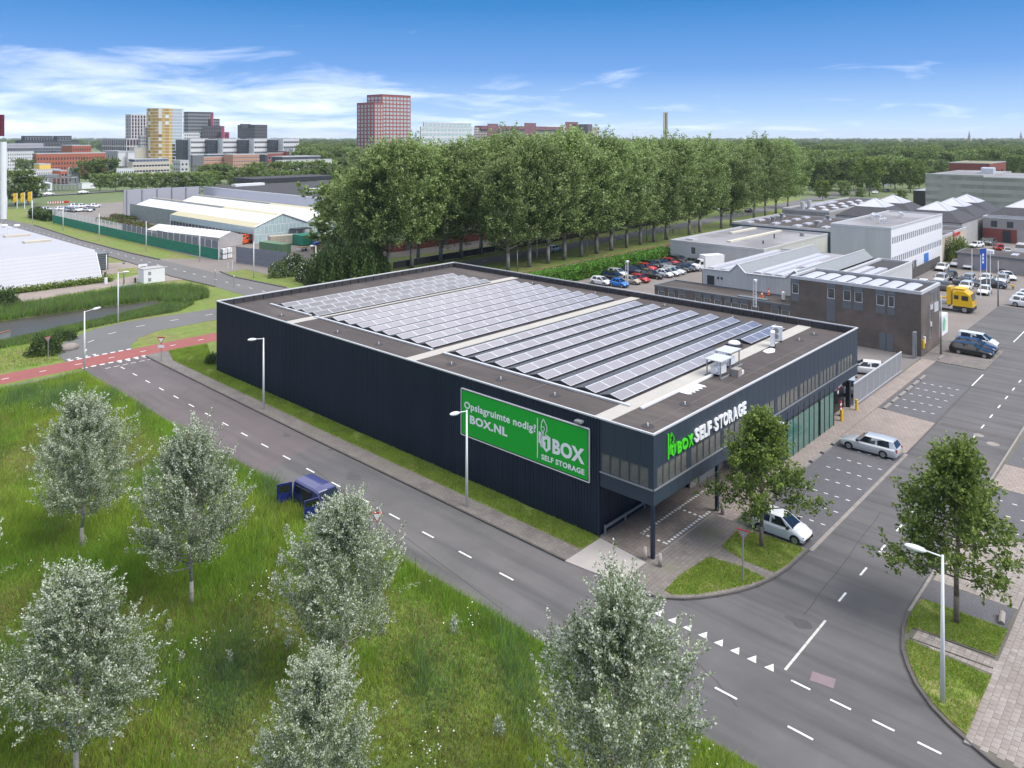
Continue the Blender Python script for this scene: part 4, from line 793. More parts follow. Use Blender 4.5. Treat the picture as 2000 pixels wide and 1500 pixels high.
for k, (px, py, top, r, kd, lab) in enumerate(((575, 535, 498, 2.6, 1, 'flowering elder bush at the end of the grey yard fence'), (545, 540, 512, 2.0, 1, 'lower flowering bush leaning on the grey yard fence'), (600, 548, 510, 2.2, 1, 'flowering bush nearest the curved street lamp'), (415, 710, 690, 0.9, 0, 'round dark bush at the rear corner of the dark building'), (88, 690, 655, 1.9, 0, 'dark creeping bush behind the left yield sign'), (125, 662, 645, 1.6, 0, 'dark creeping bush beside the boulder'), (5, 605, 566, 2.4, 0, 'dark bush at the left edge near the pond'), (1872, 510, 467, 2.6, 2, 'bright green shrub at the cream building corner'))):
    x, y = G(px, py); bush(x, y, r, zat(x, y, top), kd, lab)
# hedges as leafy boxes
def leafy_box(name, x0, y0, x1, y1, h, n, size, mats, probs, z=0.0, rough=0.2):
    rng = np.random.default_rng(int(x0 * 7 + y0)); a = [(x1 - x0) * (y1 - y0), (x1 - x0) * h, (y1 - y0) * h]; w = np.array([a[0], a[1], a[1], a[2], a[2]]); f = rng.choice(5, n, p=w / w.sum())
    P = rng.random((n, 3)) * [x1 - x0, y1 - y0, h] + [x0, y0, z]; N = np.zeros((n, 3))
    for q, (ax, v, s_) in enumerate(((2, z + h, 1), (1, y0, -1), (1, y1, 1), (0, x0, -1), (0, x1, 1))): P[f == q, ax] = v; N[f == q, ax] = s_
    P += rng.normal(0, rough, (n, 3)) * 0.6 + N * rng.normal(0, rough, (n, 1))
    return leaves(name, P, N + rng.normal(0, 0.7, (n, 3)) + [0, 0, 0.3], size * (0.7 + 0.6 * rng.random(n)), [M[q] for q in mats], rng.choice(len(mats), n, p=probs), ratio=0.7, rng=rng)
def hedge(x0, y0, x1, y1, h, n, size, label, mats=('hedge_l', 'leaf_green', 'leaf_light'), probs=(0.6, 0.25, 0.15)):
    t = thing('hedge', label, 'hedge', (x0, y0, 0)); b = MB().box(x0 + 0.2, y0 + 0.2, 0, x1 - 0.2, y1 - 0.2, h - 0.15); b.build('branches', M['leaf_dark'], t)
    me = leafy_box('foliage', x0, y0, x1, y1, h, n, size, mats, probs); me.transform(Matrix.Translation((-x0, -y0, 0))); put(me, 'foliage', t)
hedge(96, 88.0, 146.2, 90.3, 2.4, 26000, 0.34, 'long clipped bright green hedge behind the staff car park')
x, y = G(95, 432); hedge(78.6, 272.5, 81, 291, 2.8, 3000, 0.6, 'clipped dark hedge at the end of the green netting', ('leaf_dark', 'leaf_green', 'leaf_dark'), (0.5, 0.3, 0.2))
hedge(38, 150.9, 54.2, 152.0, 0.7, 3000, 0.3, 'low yellow green hedge along the foot of the white hall', ('leaf_light', 'leaf_green', 'leaf_light'), (0.5, 0.3, 0.2))
hedge(20, 150.4, 38, 151.6, 0.8, 3000, 0.3, 'low hedge at the foot of the white hall, left of the ground spotlight', ('leaf_light', 'leaf_green', 'leaf_light'), (0.5, 0.3, 0.2))
hedge(60, 127.0, 90, 131, 2.2, 5000, 0.5, 'rough scrub strip along the avenue behind the dark roof corner', ('leaf_green', 'pop_b', 'leaf_dark'), (0.5, 0.2, 0.3)) if False else None
# scrub with silvery leaves along the cycle path, reeds, meadow: nobody could count them
def stuff(name, me):
    o = put(me, name); o['kind'] = 'stuff'; return o
rng = np.random.default_rng(5)
n = 15000; P = rng.random((n, 3)) * [96, 4.6, 1] + [82, 91.6, 0]; hgt = 0.5 + 0.8 * np.abs(np.sin(P[:, 0] * 0.9) * np.cos(P[:, 1] * 1.3 + P[:, 0] * 0.37)) + 0.3 * rng.random(n); P[:, 2] = hgt * rng.random(n) ** 0.5
stuff('shrub_band', leaves('shrub_band', P, rng.normal(0, 0.6, (n, 3)) + [0, 0, 0.8], 0.3 * (0.6 + 0.8 * rng.random(n)), [M['leaf_silver'], M['leaf_white'], M['leaf_green']], rng.choice(3, n, p=[0.5, 0.17, 0.33]), rng=rng))
def inpoly(x, y, poly):
    r = np.zeros(len(x), bool); n = len(poly)
    for i in range(n):
        x0, y0 = poly[i]; x1, y1 = poly[(i + 1) % n]
        if y0 == y1: continue
        c = ((y0 > y) != (y1 > y)) & (x < (x1 - x0) * (y - y0) / (y1 - y0) + x0); r ^= c
    return r
def scatter(poly, n, rng, dens=None):
    p = np.array(poly); lo, hi = p.min(0), p.max(0); out_x = []; tot = 0
    while tot < n:
        q = rng.random((n * 2 + 60, 2)) * (hi - lo) + lo; q = q[inpoly(q[:, 0], q[:, 1], poly)]
        if dens is not None: q = q[rng.random(len(q)) < dens(q[:, 0], q[:, 1])]
        if len(q) == 0: break
        out_x.append(q); tot += len(q)
    return np.concatenate(out_x)[:n]
def blades(name, xy, hgt, wid, mats, mi, z=0.0, lean=0.35, rng=RNG):
    n = len(xy); a = rng.random(n) * 6.283; ln = np.stack([rng.normal(0, lean, n) + 0.12 * ST, rng.normal(0, lean, n) - 0.12 * CT, np.ones(n)], 1)
    V = np.empty((n, 3, 3)); B = np.stack([np.cos(a), np.sin(a), np.zeros(n)], 1) * (wid / 2)[:, None]; base = np.stack([xy[:, 0], xy[:, 1], np.full(n, z)], 1)
    V[:, 0] = base - B; V[:, 1] = base + B; V[:, 2] = base + ln * hgt[:, None]
    return stuff(name, np_mesh(name, V.reshape(-1, 3), 3, [M[q] for q in mats], mi))
M['blade_a'] = mat('meadow blade', (0.19, 0.34, 0.035), 0.6, var=0.3, vs=0.5, trans=0.45)
M['blade_b'] = mat('yellow green blade', (0.34, 0.44, 0.055), 0.6, var=0.3, vs=0.5, trans=0.45)
M['blade_c'] = mat('dry olive blade', (0.25, 0.21, 0.08), 0.7, var=0.3, vs=0.5, trans=0.4)
M['blade_d'] = mat('blue green blade', (0.13, 0.22, 0.08), 0.6, var=0.3, vs=0.5, trans=0.45)
lowf = lambda x, y, s=1.0, p=0.0: (np.sin(x * 0.31 * s + p) * np.cos(y * 0.23 * s + 1.3 * p) + np.sin((x + y) * 0.17 * s + 2 * p) + 0.6 * np.sin(x * 0.83 * s - y * 0.61 * s + p)) / 2.6
mpoly = [(30.9, 10), (30.95, 94.4), (14, 94), (-4, 40), (4, 24), (20, 10)]
n = 560000; xy = scatter(mpoly, n, rng, lambda x, y: np.clip(55 / depth(x, y), 0.25, 1.0)); x, y = xy[:, 0], xy[:, 1]
f1, f2, f3 = lowf(x, y, 1, 0.4), lowf(x, y, 0.8, 2.1), lowf(x, y, 2.6, 1.0)
edge = np.clip(1 - (30.9 - x) / 3.0, 0, 1)
lush = np.clip(0.5 + 0.9 * f2 + edge * 0.6 - 0.35 * (x > 15) * (y < 36), 0, 1)
hgt = (0.2 + 0.46 * lush + 0.14 * (f3 > 0.4)) * (0.6 + 0.8 * rng.random(n)); hgt *= np.where(30.9 - x < 0.25, 0.5, 1)
r = rng.random(n) + 0.25 * f3
dry = np.clip(0.2 - 0.45 * f2 - edge * 0.6, 0.02, 0.6)
yel = np.clip(0.3 + 0.5 * f1, 0.1, 0.7)
blu = (lowf(x, y, 1.3, 4.0) + 0.22 * rng.normal(size=n) > 0.55)
mi = np.where(r < dry, 2, np.where(r < dry + yel, 1, 0)); mi = np.where(blu & (rng.random(n) < 0.8), 3, mi); hgt = np.where(blu, hgt * 1.35, hgt)
blades('meadow_grass', xy, hgt, 0.03 + 0.025 * rng.random(n), ['blade_a', 'blade_b', 'blade_c', 'blade_d'], mi, 0.04, rng=rng)
vl = []
for poly, nn in (([(44.3, 23.9), (41.4, 24.2), (39.3, 24.05), (39.2, 23.5), (40.3, 22.4), (41.5, 21.65), (43.3, 20.65), (44.5, 20.25), (44.7, 21.8)], 9000), ([(46.0, 23.9), (48.6, 24.1), (49.3, 22), (49.4, 19.85), (46.9, 19.85), (45.5, 20.1), (45.4, 21.9)], 9000), ([(48.65, 12.72), (46.2, 12.74), (44.75, 12.45), (45.55, 12.3), (45.9, 8.5), (48.73, 8.5)], 10000), ([(44.2, 12.25), (43.3, 12.05), (42.05, 11.45), (41.0, 10.8), (39.95, 9.85), (39.3, 9.0), (38.95, 8.35), (43.95, 8.36)], 10000), ([(39.62, 30.5), (41.55, 30.5), (41.55, 84), (46, 96), (41.3, 96.5), (39.95, 92), (39.7, 60)], 60000)):
    q = scatter(poly, nn, rng); q = q[lowf(q[:, 0] * 4, q[:, 1] * 4, 1.0, 0.7) > -0.5 + 0.7 * rng.random(len(q)) - 0.5]; vl.append(q)
q = np.concatenate(vl); n = len(q); blades('verge_grass', q, 0.07 + 0.11 * rng.random(n), 0.03 + 0.02 * rng.random(n), ['blade_a', 'blade_b', 'blade_c'], rng.choice(3, n, p=[0.5, 0.35, 0.15]), 0.1, rng=rng)
# reeds round the pond
vl = [scatter(p, k, rng) for p, k in (([(10, 130.6), (33, 130.2), (40, 129.8), (46, 129.4), (52.2, 128.2), (53.2, 126.4), (52.2, 124.4), (55, 122), (60, 124), (61.5, 130), (58, 137), (50, 139.5), (10, 137.5)], 24000), ([(15, 115.6), (30, 117.2), (34.5, 118.4), (41, 120.4), (47.4, 122.4), (52, 124.2), (56, 121), (52, 117.6), (45, 117.4), (39, 116.4), (35, 114.4), (30, 113.4), (15, 113)], 16000))]
nr = len(vl[0]); q = np.concatenate(vl); n = len(q); blades('reeds', q, np.where(np.arange(n) < nr, 1.0, 0.42) * (0.9 + 0.7 * rng.random(n) + 0.4 * lowf(q[:, 0], q[:, 1], 2)), 0.09 + 0.05 * rng.random(n), ['reed', 'blade_d', 'blade_a', 'blade_c'], rng.choice(4, n, p=[0.4, 0.3, 0.22, 0.08]), 0.0, lean=0.2, rng=rng)
q = scatter([(-40, 101.5), (31, 101.8), (33, 110), (36, 114), (22, 113), (-40, 112)], 16000, rng); n = len(q); blades('verge_grass', q, 0.1 + 0.25 * rng.random(n), 0.07 + 0.04 * rng.random(n), ['blade_a', 'blade_b', 'blade_c'], rng.choice(3, n, p=[0.5, 0.4, 0.1]), 0.0, rng=rng)
# white flowers, weeds and young poplar suckers
ns = []; 
for k in range(120):
    c = scatter(mpoly, 1, rng)[0]; m_ = rng.integers(3, 22); ns.append(c + rng.normal(0, 0.5, (m_, 2)))
q = np.concatenate(ns); q = q[q[:, 0] < 30.7]; n = len(q); P = np.stack([q[:, 0], q[:, 1], 0.35 + 0.3 * rng.random(n)], 1)
stuff('wildflowers', leaves('wildflowers', P, rng.normal(0, 1, (n, 3)) * [1, 1, 0.2], np.full(n, 0.085), [M['flower']], np.zeros(n), ratio=0.9, rng=rng))
n = 260; P = np.concatenate([rng.normal(0, 0.16, (n, 2)), rng.random((n, 1)) * 0.8], 1); P[:, :2] *= (1.1 - P[:, 2:] * 0.9)
suck = leaves('sucker', P, rng.normal(0, 0.5, (n, 3)) + [0, 0, 0.8], 0.11 * (0.7 + 0.6 * rng.random(n)), [M['leaf_white'], M['leaf_silver']], rng.choice(2, n, p=[0.35, 0.65]), rng=rng)
weed = leaves('weed', P, rng.normal(0, 0.5, (n, 3)) + [0, 0, 0.5], 0.12 * (0.7 + 0.6 * rng.random(n)), [M['leaf_light'], M['blade_b']], rng.choice(2, n), rng=rng)
for k in range(54):
    c = scatter([(30, 16), (30, 50), (20, 62), (10, 44), (12, 34)], 1, rng)[0]; s = 0.45 + 0.6 * rng.random()
    o = put(suck if k % 3 else weed, 'sapling' if k % 3 else 'weed', None, (c[0], c[1], 0.05)); o.scale = (s, s, s * 1.1); o.rotation_euler = (0, 0, k)
    tag(o, 'small silvery poplar sucker growing in the meadow grass' if k % 3 else 'small bright green weed growing in the meadow grass', 'sapling' if k % 3 else 'weed', 'poplar suckers in the meadow' if k % 3 else 'weeds in the meadow')
# ================================================================ industrial estate on the right
def grid_wins(Lw, cols, rows, w, h, z0, fh, m0=0.5, m1=None):
    m1 = m0 if m1 is None else m1; o = []
    for r in range(rows):
        for k in range(cols):
            a = m0 + (Lw - m0 - m1) * (k + 0.5) / cols - w / 2; o.append((a, a + w, z0 + r * fh, z0 + r * fh + h))
    return o
def box_building(t, x0, y0, x1, y1, z0, z1, mw, mr, wl=(), wr=(), frame='white', glass='glass_far', sub=False, par=0.3, cap='cap', fr=0.06, wn_='wall', mwr=None):
    """walls facing -x (with wl) and -y (with wr), rear walls, roof sunk behind a parapet"""
    b = MB(); wall(b, (x0, y1), (x0, y0), z0, z1, wl); wall(b, (x0, y0), (x1, y0), z0, z1, wr, m=0 if mwr is None else 1)
    b.face([(x1, y0, z0), (x1, y1, z0), (x1, y1, z1), (x1, y0, z1)]).face([(x1, y1, z0), (x0, y1, z0), (x0, y1, z1), (x1, y1, z1)])
    if len(wl) or len(wr): b.face([(x0 + 0.4, y1 - 0.1, z0), (x0 + 0.4, y0 + 0.4, z0), (x0 + 0.4, y0 + 0.4, z1 - par - 0.1), (x0 + 0.4, y1 - 0.1, z1 - par - 0.1)]).face([(x0 + 0.4, y0 + 0.4, z0), (x1 - 0.1, y0 + 0.4, z0), (x1 - 0.1, y0 + 0.4, z1 - par - 0.1), (x0 + 0.4, y0 + 0.4, z1 - par - 0.1)])
    b.build(wn_, mw if mwr is None else [mw, mwr], t)
    b = MB().face([(x0 + 0.2, y0 + 0.2, z1 - par), (x1 - 0.2, y0 + 0.2, z1 - par), (x1 - 0.2, y1 - 0.2, z1 - par), (x0 + 0.2, y1 - 0.2, z1 - par)])
    b.build('roof', mr, t)
    c = MB(); e = 0.05
    for a in ((x0 - e, y0 - e, x1 + e, y0 + 0.25), (x0 - e, y1 - 0.25, x1 + e, y1 + e), (x0 - e, y0 + 0.25, x0 + 0.25, y1 - 0.25), (x1 - 0.25, y0 + 0.25, x1 + e, y1 - 0.25)): c.box(a[0], a[1], z1 - par - 0.1, a[2], a[3], z1 + 0.04)
    c.build('roof_edge', M[cap], t)
    for w in wl: window(t, (x0, y1), (x0, y0), w, frame, glass, fr, sub=sub)
    for w in wr: window(t, (x0, y0), (x1, y0), w, frame, glass, fr, sub=sub)
M['brick_brown'] = mat('brown brick', (0.115, 0.088, 0.075), 0.9, var=0.2, vs=0.5, col2=(0.15, 0.118, 0.102), c2s=0.4, brick=dict(c2=(0.085, 0.066, 0.058), mortar=(0.13, 0.115, 0.1), w=0.24, h=0.075, ms=0.009, rot=(math.pi / 2, 0, 0)))
M['panel_grey'] = mat('grey facade panel', (0.13, 0.145, 0.16), 0.6, var=0.06)
M['corr_white'] = mat('weathered white cladding', (0.5, 0.505, 0.5), 0.6, var=0.1, vs=0.3, col2=(0.4, 0.4, 0.38), c2s=0.2, c2pos=(0.5, 0.8), stretch=(1, 1, 0.25))
M['corr_grey'] = mat('grey corrugated roof', (0.25, 0.265, 0.27), 0.6, var=0.06, wave=('X', 1.6, (0.19, 0.2, 0.205), (0.8, 1.0)))
M['skylight'] = mat('translucent rooflight sheet', (0.5, 0.5, 0.55), 0.35, var=0.06, vs=0.8, wave=('X', 1.2, (0.4, 0.4, 0.45), (0.92, 1.0)))
M['slate'] = mat('dark slate roof', (0.055, 0.055, 0.062), 0.85, var=0.25, vs=1.5)
M['conc_panel'] = mat('pale concrete panels', (0.42, 0.405, 0.4), 0.85, var=0.1, vs=0.25, col2=(0.33, 0.32, 0.315), c2s=0.12, brick=dict(c2=(0.38, 0.37, 0.365), mortar=(0.26, 0.25, 0.25), w=6.0, h=1.4, ms=0.03, rot=(math.pi / 2, 0, 0)))
M['beige'] = mat('cream brick', (0.48, 0.4, 0.31), 0.85, var=0.1)
M['brick_red'] = mat('red brick', (0.22, 0.062, 0.05), 0.9, var=0.15, vs=0.4)
M['grey_wall'] = mat('grey block wall', (0.3, 0.285, 0.28), 0.9, var=0.12, vs=0.5)
# brown brick office
t = thing('brick_office', 'two storey brown brick office with narrow framed windows and seven barrel rooflights', 'building', (102.4, 26.8, 0))
bx0, by0, bx1, by1 = 102.4, 26.8, 110.8, 43.0
wl = [(by1 - a, by1 - c, 5.55, 6.92) for a, c in ((42.85, 41.9), (38.1, 37.12), (36.08, 35.08), (34.66, 33.66), (32.0, 31.0), (30.6, 29.85))]
wr = [(106.1 - bx0 + 0.62 * k, 106.6 - bx0 + 0.62 * k, 5.7, 7.0) for k in range(6)] + [(106.2 - bx0, 106.75 - bx0, 3.6, 5.0), (106.2 - bx0, 106.75 - bx0, 1.5, 2.9)]
box_building(t, bx0, by0, bx1, by1, 0.02, 7.9, M['brick_brown'], M['felt_dark'], wl, wr, 'white', 'glass', True, par=0.25, fr=0.08)
for w in wl: MB().box(bx0 - 0.03, by1 - w[1] - 0.05, 6.96, bx0 + 0.02, by1 - w[0] + 0.05, 7.84).build('panel', M['panel_grey'], t); MB().box(bx0 - 0.03, by1 - w[1] - 0.05, 2.6 if abs(by1 - w[0] - 38.1) < 0.1 else 4.55, bx0 + 0.02, by1 - w[0] + 0.05, 5.52).build('panel', M['panel_grey'], t)
MB().box(106.1, by0 - 0.03, 7.05, 109.8, by0 + 0.02, 7.84).build('panel', M['panel_grey'], t); MB().box(106.1, by0 - 0.09, 5.1, 107.3, by0 + 0.02, 5.65).box(107.9, by0 - 0.09, 4.5, 109.8, by0 + 0.02, 5.65).build('panel', M['alu'], t)
MB().box(106.1, by0 - 0.09, 3.0, 106.85, by0 + 0.02, 3.55).build('panel', M['alu'], t)
dm = MB().box(0, -0.07, 0, 0.04, 0.0, 2.1).mesh('leaf', M['panel_grey'])
d = MB().box(bx0 - 0.05, 30.0, 0.05, bx0 + 0.02, 31.6, 2.25).build('door', M['panel_grey'], t); MB().box(bx0 - 0.07, 30.78, 0.05, bx0 - 0.03, 30.82, 2.2).build('handle', M['dark'], d)
for k in range(7):
    y = 41.3 - k * 2.05; b = MB(); n = 6; r_ = 0.85
    for i in range(n):
        a0, a1 = math.pi * i / n, math.pi * (i + 1) / n; b.face([(103.1, y + r_ * math.cos(a0), 7.7 + 0.2 * math.sin(a0)), (103.1, y + r_ * math.cos(a1), 7.7 + 0.2 * math.sin(a1)), (108.4, y + r_ * math.cos(a1), 7.7 + 0.2 * math.sin(a1)), (108.4, y + r_ * math.cos(a0), 7.7 + 0.2 * math.sin(a0))], 0)
    b.face([(103.1, y + r_ * math.cos(math.pi * i / n), 7.7 + 0.2 * math.sin(math.pi * i / n)) for i in range(n, -1, -1)], 1); b.build('rooflight', [M['skylight'], M['dark']], t)
# low annex with the window band
t = thing('brick_annex', 'low brown brick annex with a band of framed windows and a flat brown roof', 'building', (103.6, 43, 0))
ax0 = 103.7; wl = []
for yy in (64.7, 62.9, 61.1, 58.3, 56.8, 55.1, 53.4, 52.4, 51.0, 49.3, 46.4, 44.9, 43.75): wl.append((65.3 - yy, 65.3 - yy + 1.15, 1.3, 2.75))
box_building(t, ax0, 43.02, 109.8, 65.3, 0.02, 3.55, M['brick_brown'], M['felt'], [(a, min(c, 22.2), e, f) for a, c, e, f in wl], (), 'white', 'glass', True, par=0.12, cap='panel_grey', fr=0.07)
for a, c, e, f in wl: MB().box(ax0 - 0.03, 65.3 - c, 2.79, ax0 + 0.02, 65.3 - a, 3.36).build('panel', M['panel_grey'], t)
MB().box(ax0 + 0.3, 47.2, 3.44, ax0 + 1.3, 51.6, 3.75).build('roof_upstand', M['panel_grey'], t)
# corrugated white hall with saw-tooth roofs
t = thing('white_hall', 'white corrugated hall with grey gabled roofs and long bright rooflight strips', 'building', (109.8, 45, 0))
hx0, hx1 = 109.85, 139.5
prof_y = [(60.4, 5.9), (55.7, 6.0), (54.4, 7.25), (53.1, 6.0), (46.9, 6.1), (45.5, 7.3), (44.2, 6.1), (43.05, 6.1)]
pts = []; 
ya = np.arange(43.05, 60.4, 0.15); zt = np.interp(ya, [p[0] for p in prof_y][::-1], [p[1] for p in prof_y][::-1])
b = MB()
for i in range(len(ya) - 1):
    d0, d1 = 0.03 * (i % 4 in (1, 2)), 0.03 * ((i + 1) % 4 in (1, 2)); b.face([(hx0 - d1, ya[i + 1], 0.05), (hx0 - d0, ya[i], 0.05), (hx0 - d0, ya[i], zt[i]), (hx0 - d1, ya[i + 1], zt[i + 1])])
b.face([(hx0, 60.4, 0), (hx0, 60.4, 5.9), (hx1, 60.4, 5.9), (hx1, 60.4, 0)]).face([(hx0, 43.05, 0), (hx1, 43.05, 0), (hx1, 43.05, 6.1), (hx0, 43.05, 6.1)]).face([(hx1, 43.05, 0), (hx1, 60.4, 0), (hx1, 60.4, 5.9), (hx1, 43.05, 6.1)])
b.build('cladding', M['corr_white'], t)
MB().face([(hx0, 55.8, 5.86), (hx0, 60.3, 5.7), (hx1, 60.3, 5.7), (hx1, 55.8, 5.86)][::-1]).face([(hx0, 47, 5.9), (hx0, 53.1, 5.9), (hx1, 53.1, 5.9), (hx1, 47, 5.9)][::-1]).build('roof', M['felt_grey'], t)
for yr in (54.4, 45.5):
    b = MB(); z = 7.2
    b.face([(hx0, yr, z), (hx0, yr - 1.5, 5.9), (hx1, yr - 1.5, 5.9), (hx1, yr, z)]).face([(hx0, yr + 1.4, 5.86), (hx0, yr, z), (hx1, yr, z), (hx1, yr + 1.4, 5.86)]).face([(hx1, yr - 1.5, 5.9), (hx1, yr + 1.4, 5.9), (hx1, yr, z)])
    b.build('gable_roof', M['corr_grey'], t); MB().cyl((hx0 - 0.1, yr, z + 0.03), (hx1, yr, z + 0.03), 0.09, n=6).build('ridge_cap', M['cap'], t)
b = MB()
for p, q in zip(prof_y, prof_y[1:]): b.cyl((hx0 - 0.03, p[0], p[1] + 0.03), (hx0 - 0.03, q[0], q[1] + 0.03), 0.1, n=5)
b.build('roof_edge', M['cap'], t)
for x0, y, ln, w in ((110.6, 59.3, 25, 1.1), (110.6, 57.2, 5, 0.9), (111.5, 52.0, 25, 1.2), (111.5, 50.3, 24, 1.2), (111.5, 48.6, 7, 1.1), (121, 48.6, 7, 1.1)):
    MB().obox(x0 + ln / 2, y, 5.72, ln, w, 6.05, 0, 0).prism([(x0 + 0.05, y - w * 0.45), (x0 + ln - 0.05, y - w * 0.45), (x0 + ln - 0.05, y + w * 0.45), (x0 + 0.05, y + w * 0.45)], 6.05, 6.16).build('rooflight', M['skylight'], t)
MB().box(hx0 - 0.1, 58.3, 3.6, hx0, 59.5, 5.0).build('door', M['dark'], t)
for y in (57.5, 56.9): MB().box(hx0 - 0.06, y, 4.6, hx0, y + 0.3, 4.95).build('vent', M['dark'], t)
# rear part of the hall
t = thing('workshop', 'grey roofed workshop wing with rooflights and a white street wall, behind the brick office', 'building', (112, 38, 0))
box_building(t, 110.85, 38.0, 139.9, 43.0, 0.02, 5.9, M['corr_white'], M['felt_dark'], (), grid_wins(29, 4, 1, 1.8, 1.6, 1.2, 3, 20, 1), 'dark', 'glass', False)
for y in (41.4, 39.5): MB().obox(124, y, 5.6, 12, 1.2, 5.95).build('rooflight', M['skylight'], t)
# grey box hall beyond the car park
t = thing('grey_hall', 'wide pale grey hall with one small window and cream roof strips behind the cars', 'building', (145.5, 66.5, 0))
wl = [(5.0, 6.1, 1.9, 3.4)]; box_building(t, 145.5, 66.5, 179, 87.7, 0.02, 4.5, M['corr_white'], M['felt_grey'], wl, (), 'white', 'glass', True)
for x0, y, ln in ((152, 77.3, 26), (166, 84, 13)): MB().obox(x0 + ln / 2, y, 4.2, ln, 0.9, 4.55).build('rooflight', mat('cream sheet', (0.6, 0.56, 0.46), 0.6), t)
MB().box(149.5, 84.5, 4.2, 151.7, 86.2, 4.5).build('rooflight', M['skylight'], t); MB().cyl((173, 70, 4.2), (173, 70, 5.0), 0.5, n=10).build('vent', M['galv'], t); MB().cyl((165, 73, 4.2), (165, 73, 5.2), 0.15, n=8).build('vent', M['dark'], t); MB().cyl((155, 71, 4.2), (155, 71, 4.9), 0.15, n=8).build('vent', M['dark'], t)
# blue fronted hall with many rooflights
t = thing('blue_hall', 'low hall with a blue grey fascia and a brown roof full of short white rooflights', 'building', (180, 63, 0))
box_building(t, 180, 63.3, 208, 90.7, 0.02, 5.3, mat('blue grey cladding', (0.09, 0.13, 0.17), 0.6), M['felt'], (), (), par=0.35)
rl = MB().obox(0, 0, 0, 3.4, 1.4, 0.3).obox(0, 0, 0.3, 3.0, 1.0, 0.45).mesh('rooflight', M['skylight'])
for i in range(4):
    for j in range(4): put(rl, 'rooflight', t, (184 + i * 6.3 + (j % 2) * 1.6, 88 - j * 6.2, 4.95))
for x, y in ((189, 84), (202, 75), (187, 72), (199, 86)): MB().cyl((x, y, 4.95), (x, y, 6.1), 0.45, n=10).cyl((x, y, 6.1), (x, y, 6.4), 0.7, n=10).build('roof_fan', M['galv'], t)
t = thing('dome_hall', 'long flat hall with rows of small white dome rooflights, right of the poplars', 'building', (209.6, 77, 0))
box_building(t, 209.8, 77.5, 262, 90.5, 0.02, 6.8, M['grey_wall'], M['felt'], (), (), par=0.4)
dmm = MB().ell((0, 0, 0), 1.2, 1.2, 0.6, 10, 6, zmin=0).mesh('dome', M['skylight'], smooth=True)
for i in range(6):
    for j in range(2): put(dmm, 'dome', t, (214 + i * 7.5, 80.2 + j * 3.6, 6.45))
for i in range(3): MB().obox(222 + 9 * i, 88.3, 6.4, 8.2, 1.4, 6.8).build('rooflight', M['skylight'], t)
for x, y in ((213, 86), (219, 86.5)): MB().cyl((x, y, 6.4), (x, y, 8.6), 0.6, n=10).build('flue', M['cap'], t)
# three storey white block
t = thing('white_office_block', 'three storey white office block with two long window rows and a blue door', 'building', (147.7, 43.6, 0))
Lr = 34.5; wr = grid_wins(Lr, 26, 1, 0.78, 1.3, 7.3, 3, 0.4, 0.5) + grid_wins(Lr, 26, 1, 0.78, 1.3, 3.7, 3, 0.4, 0.5) + [(1.5 + k * 1.8, 3.15 + k * 1.8, 0.9, 2.9) for k in range(8)]
box_building(t, 147.7, 43.6, 182.2, 54.3, 0.02, 10.4, M['corr_white'], M['felt_grey'], (), wr, 'white', 'glass', False, mwr=M['white'], par=0.25)  # street front whiter than the side wall: sunlit face put into the colour
MB().box(168.5, 43.52, 0.05, 171.5, 43.6, 3.4).build('door', mat('bright blue door', (0.05, 0.2, 0.55), 0.5), t)
for k, (x, y) in enumerate(((150.5, 46.2), (151.7, 45.9), (157.2, 49.6), (158.3, 50.2), (160.5, 50.6), (164.5, 46.6), (165.6, 47.2))): MB().obox(x * 1.038, y * 1.038, 10.15, 0.9, 0.5, 11.15, 0.2).cyl((x * 1.038 - 0.2, y * 1.038 - 0.27, 10.65), (x * 1.038 - 0.2, y * 1.038 - 0.3, 10.65), 0.3, n=10, m=1).build('air_conditioner', [M['white'], M['galv']], t)
MB().obox(169.5, 52.6, 10.15, 1.8, 1.2, 10.5).build('rooflight', M['skylight'], t)
# cream building
t = thing('cream_office', 'low cream brick office with pinkish red window frames next to the white block', 'building', (182.4, 43.9, 0))
wr = grid_wins(9.6, 5, 2, 0.6, 1.5, 0.8, 2.5, 3.4, 0.6); M['pinkish'] = mat('pinkish red frame', (0.4, 0.14, 0.14), 0.6)
box_building(t, 182.4, 43.9, 192.0, 53, 0.02, 5.45, M['beige'], M['felt'], (), wr, 'pinkish', 'glass_far', False)
t = thing('cream_workshop', 'cream workshop with a projecting red canopy, right of the cream office', 'building', (192.1, 43.9, 0))
box_building(t, 194, 44.0, 205, 53, 0.02, 5.6, M['beige'], M['felt'], (), (), par=0.3); MB().box(192.1, 43.7, 4.6, 198, 43.95, 5.2).build('canopy', M['red'], t); MB().box(200.6, 43.9, 0.05, 202.4, 43.97, 3.4).build('door', M['grey_wall'], t)
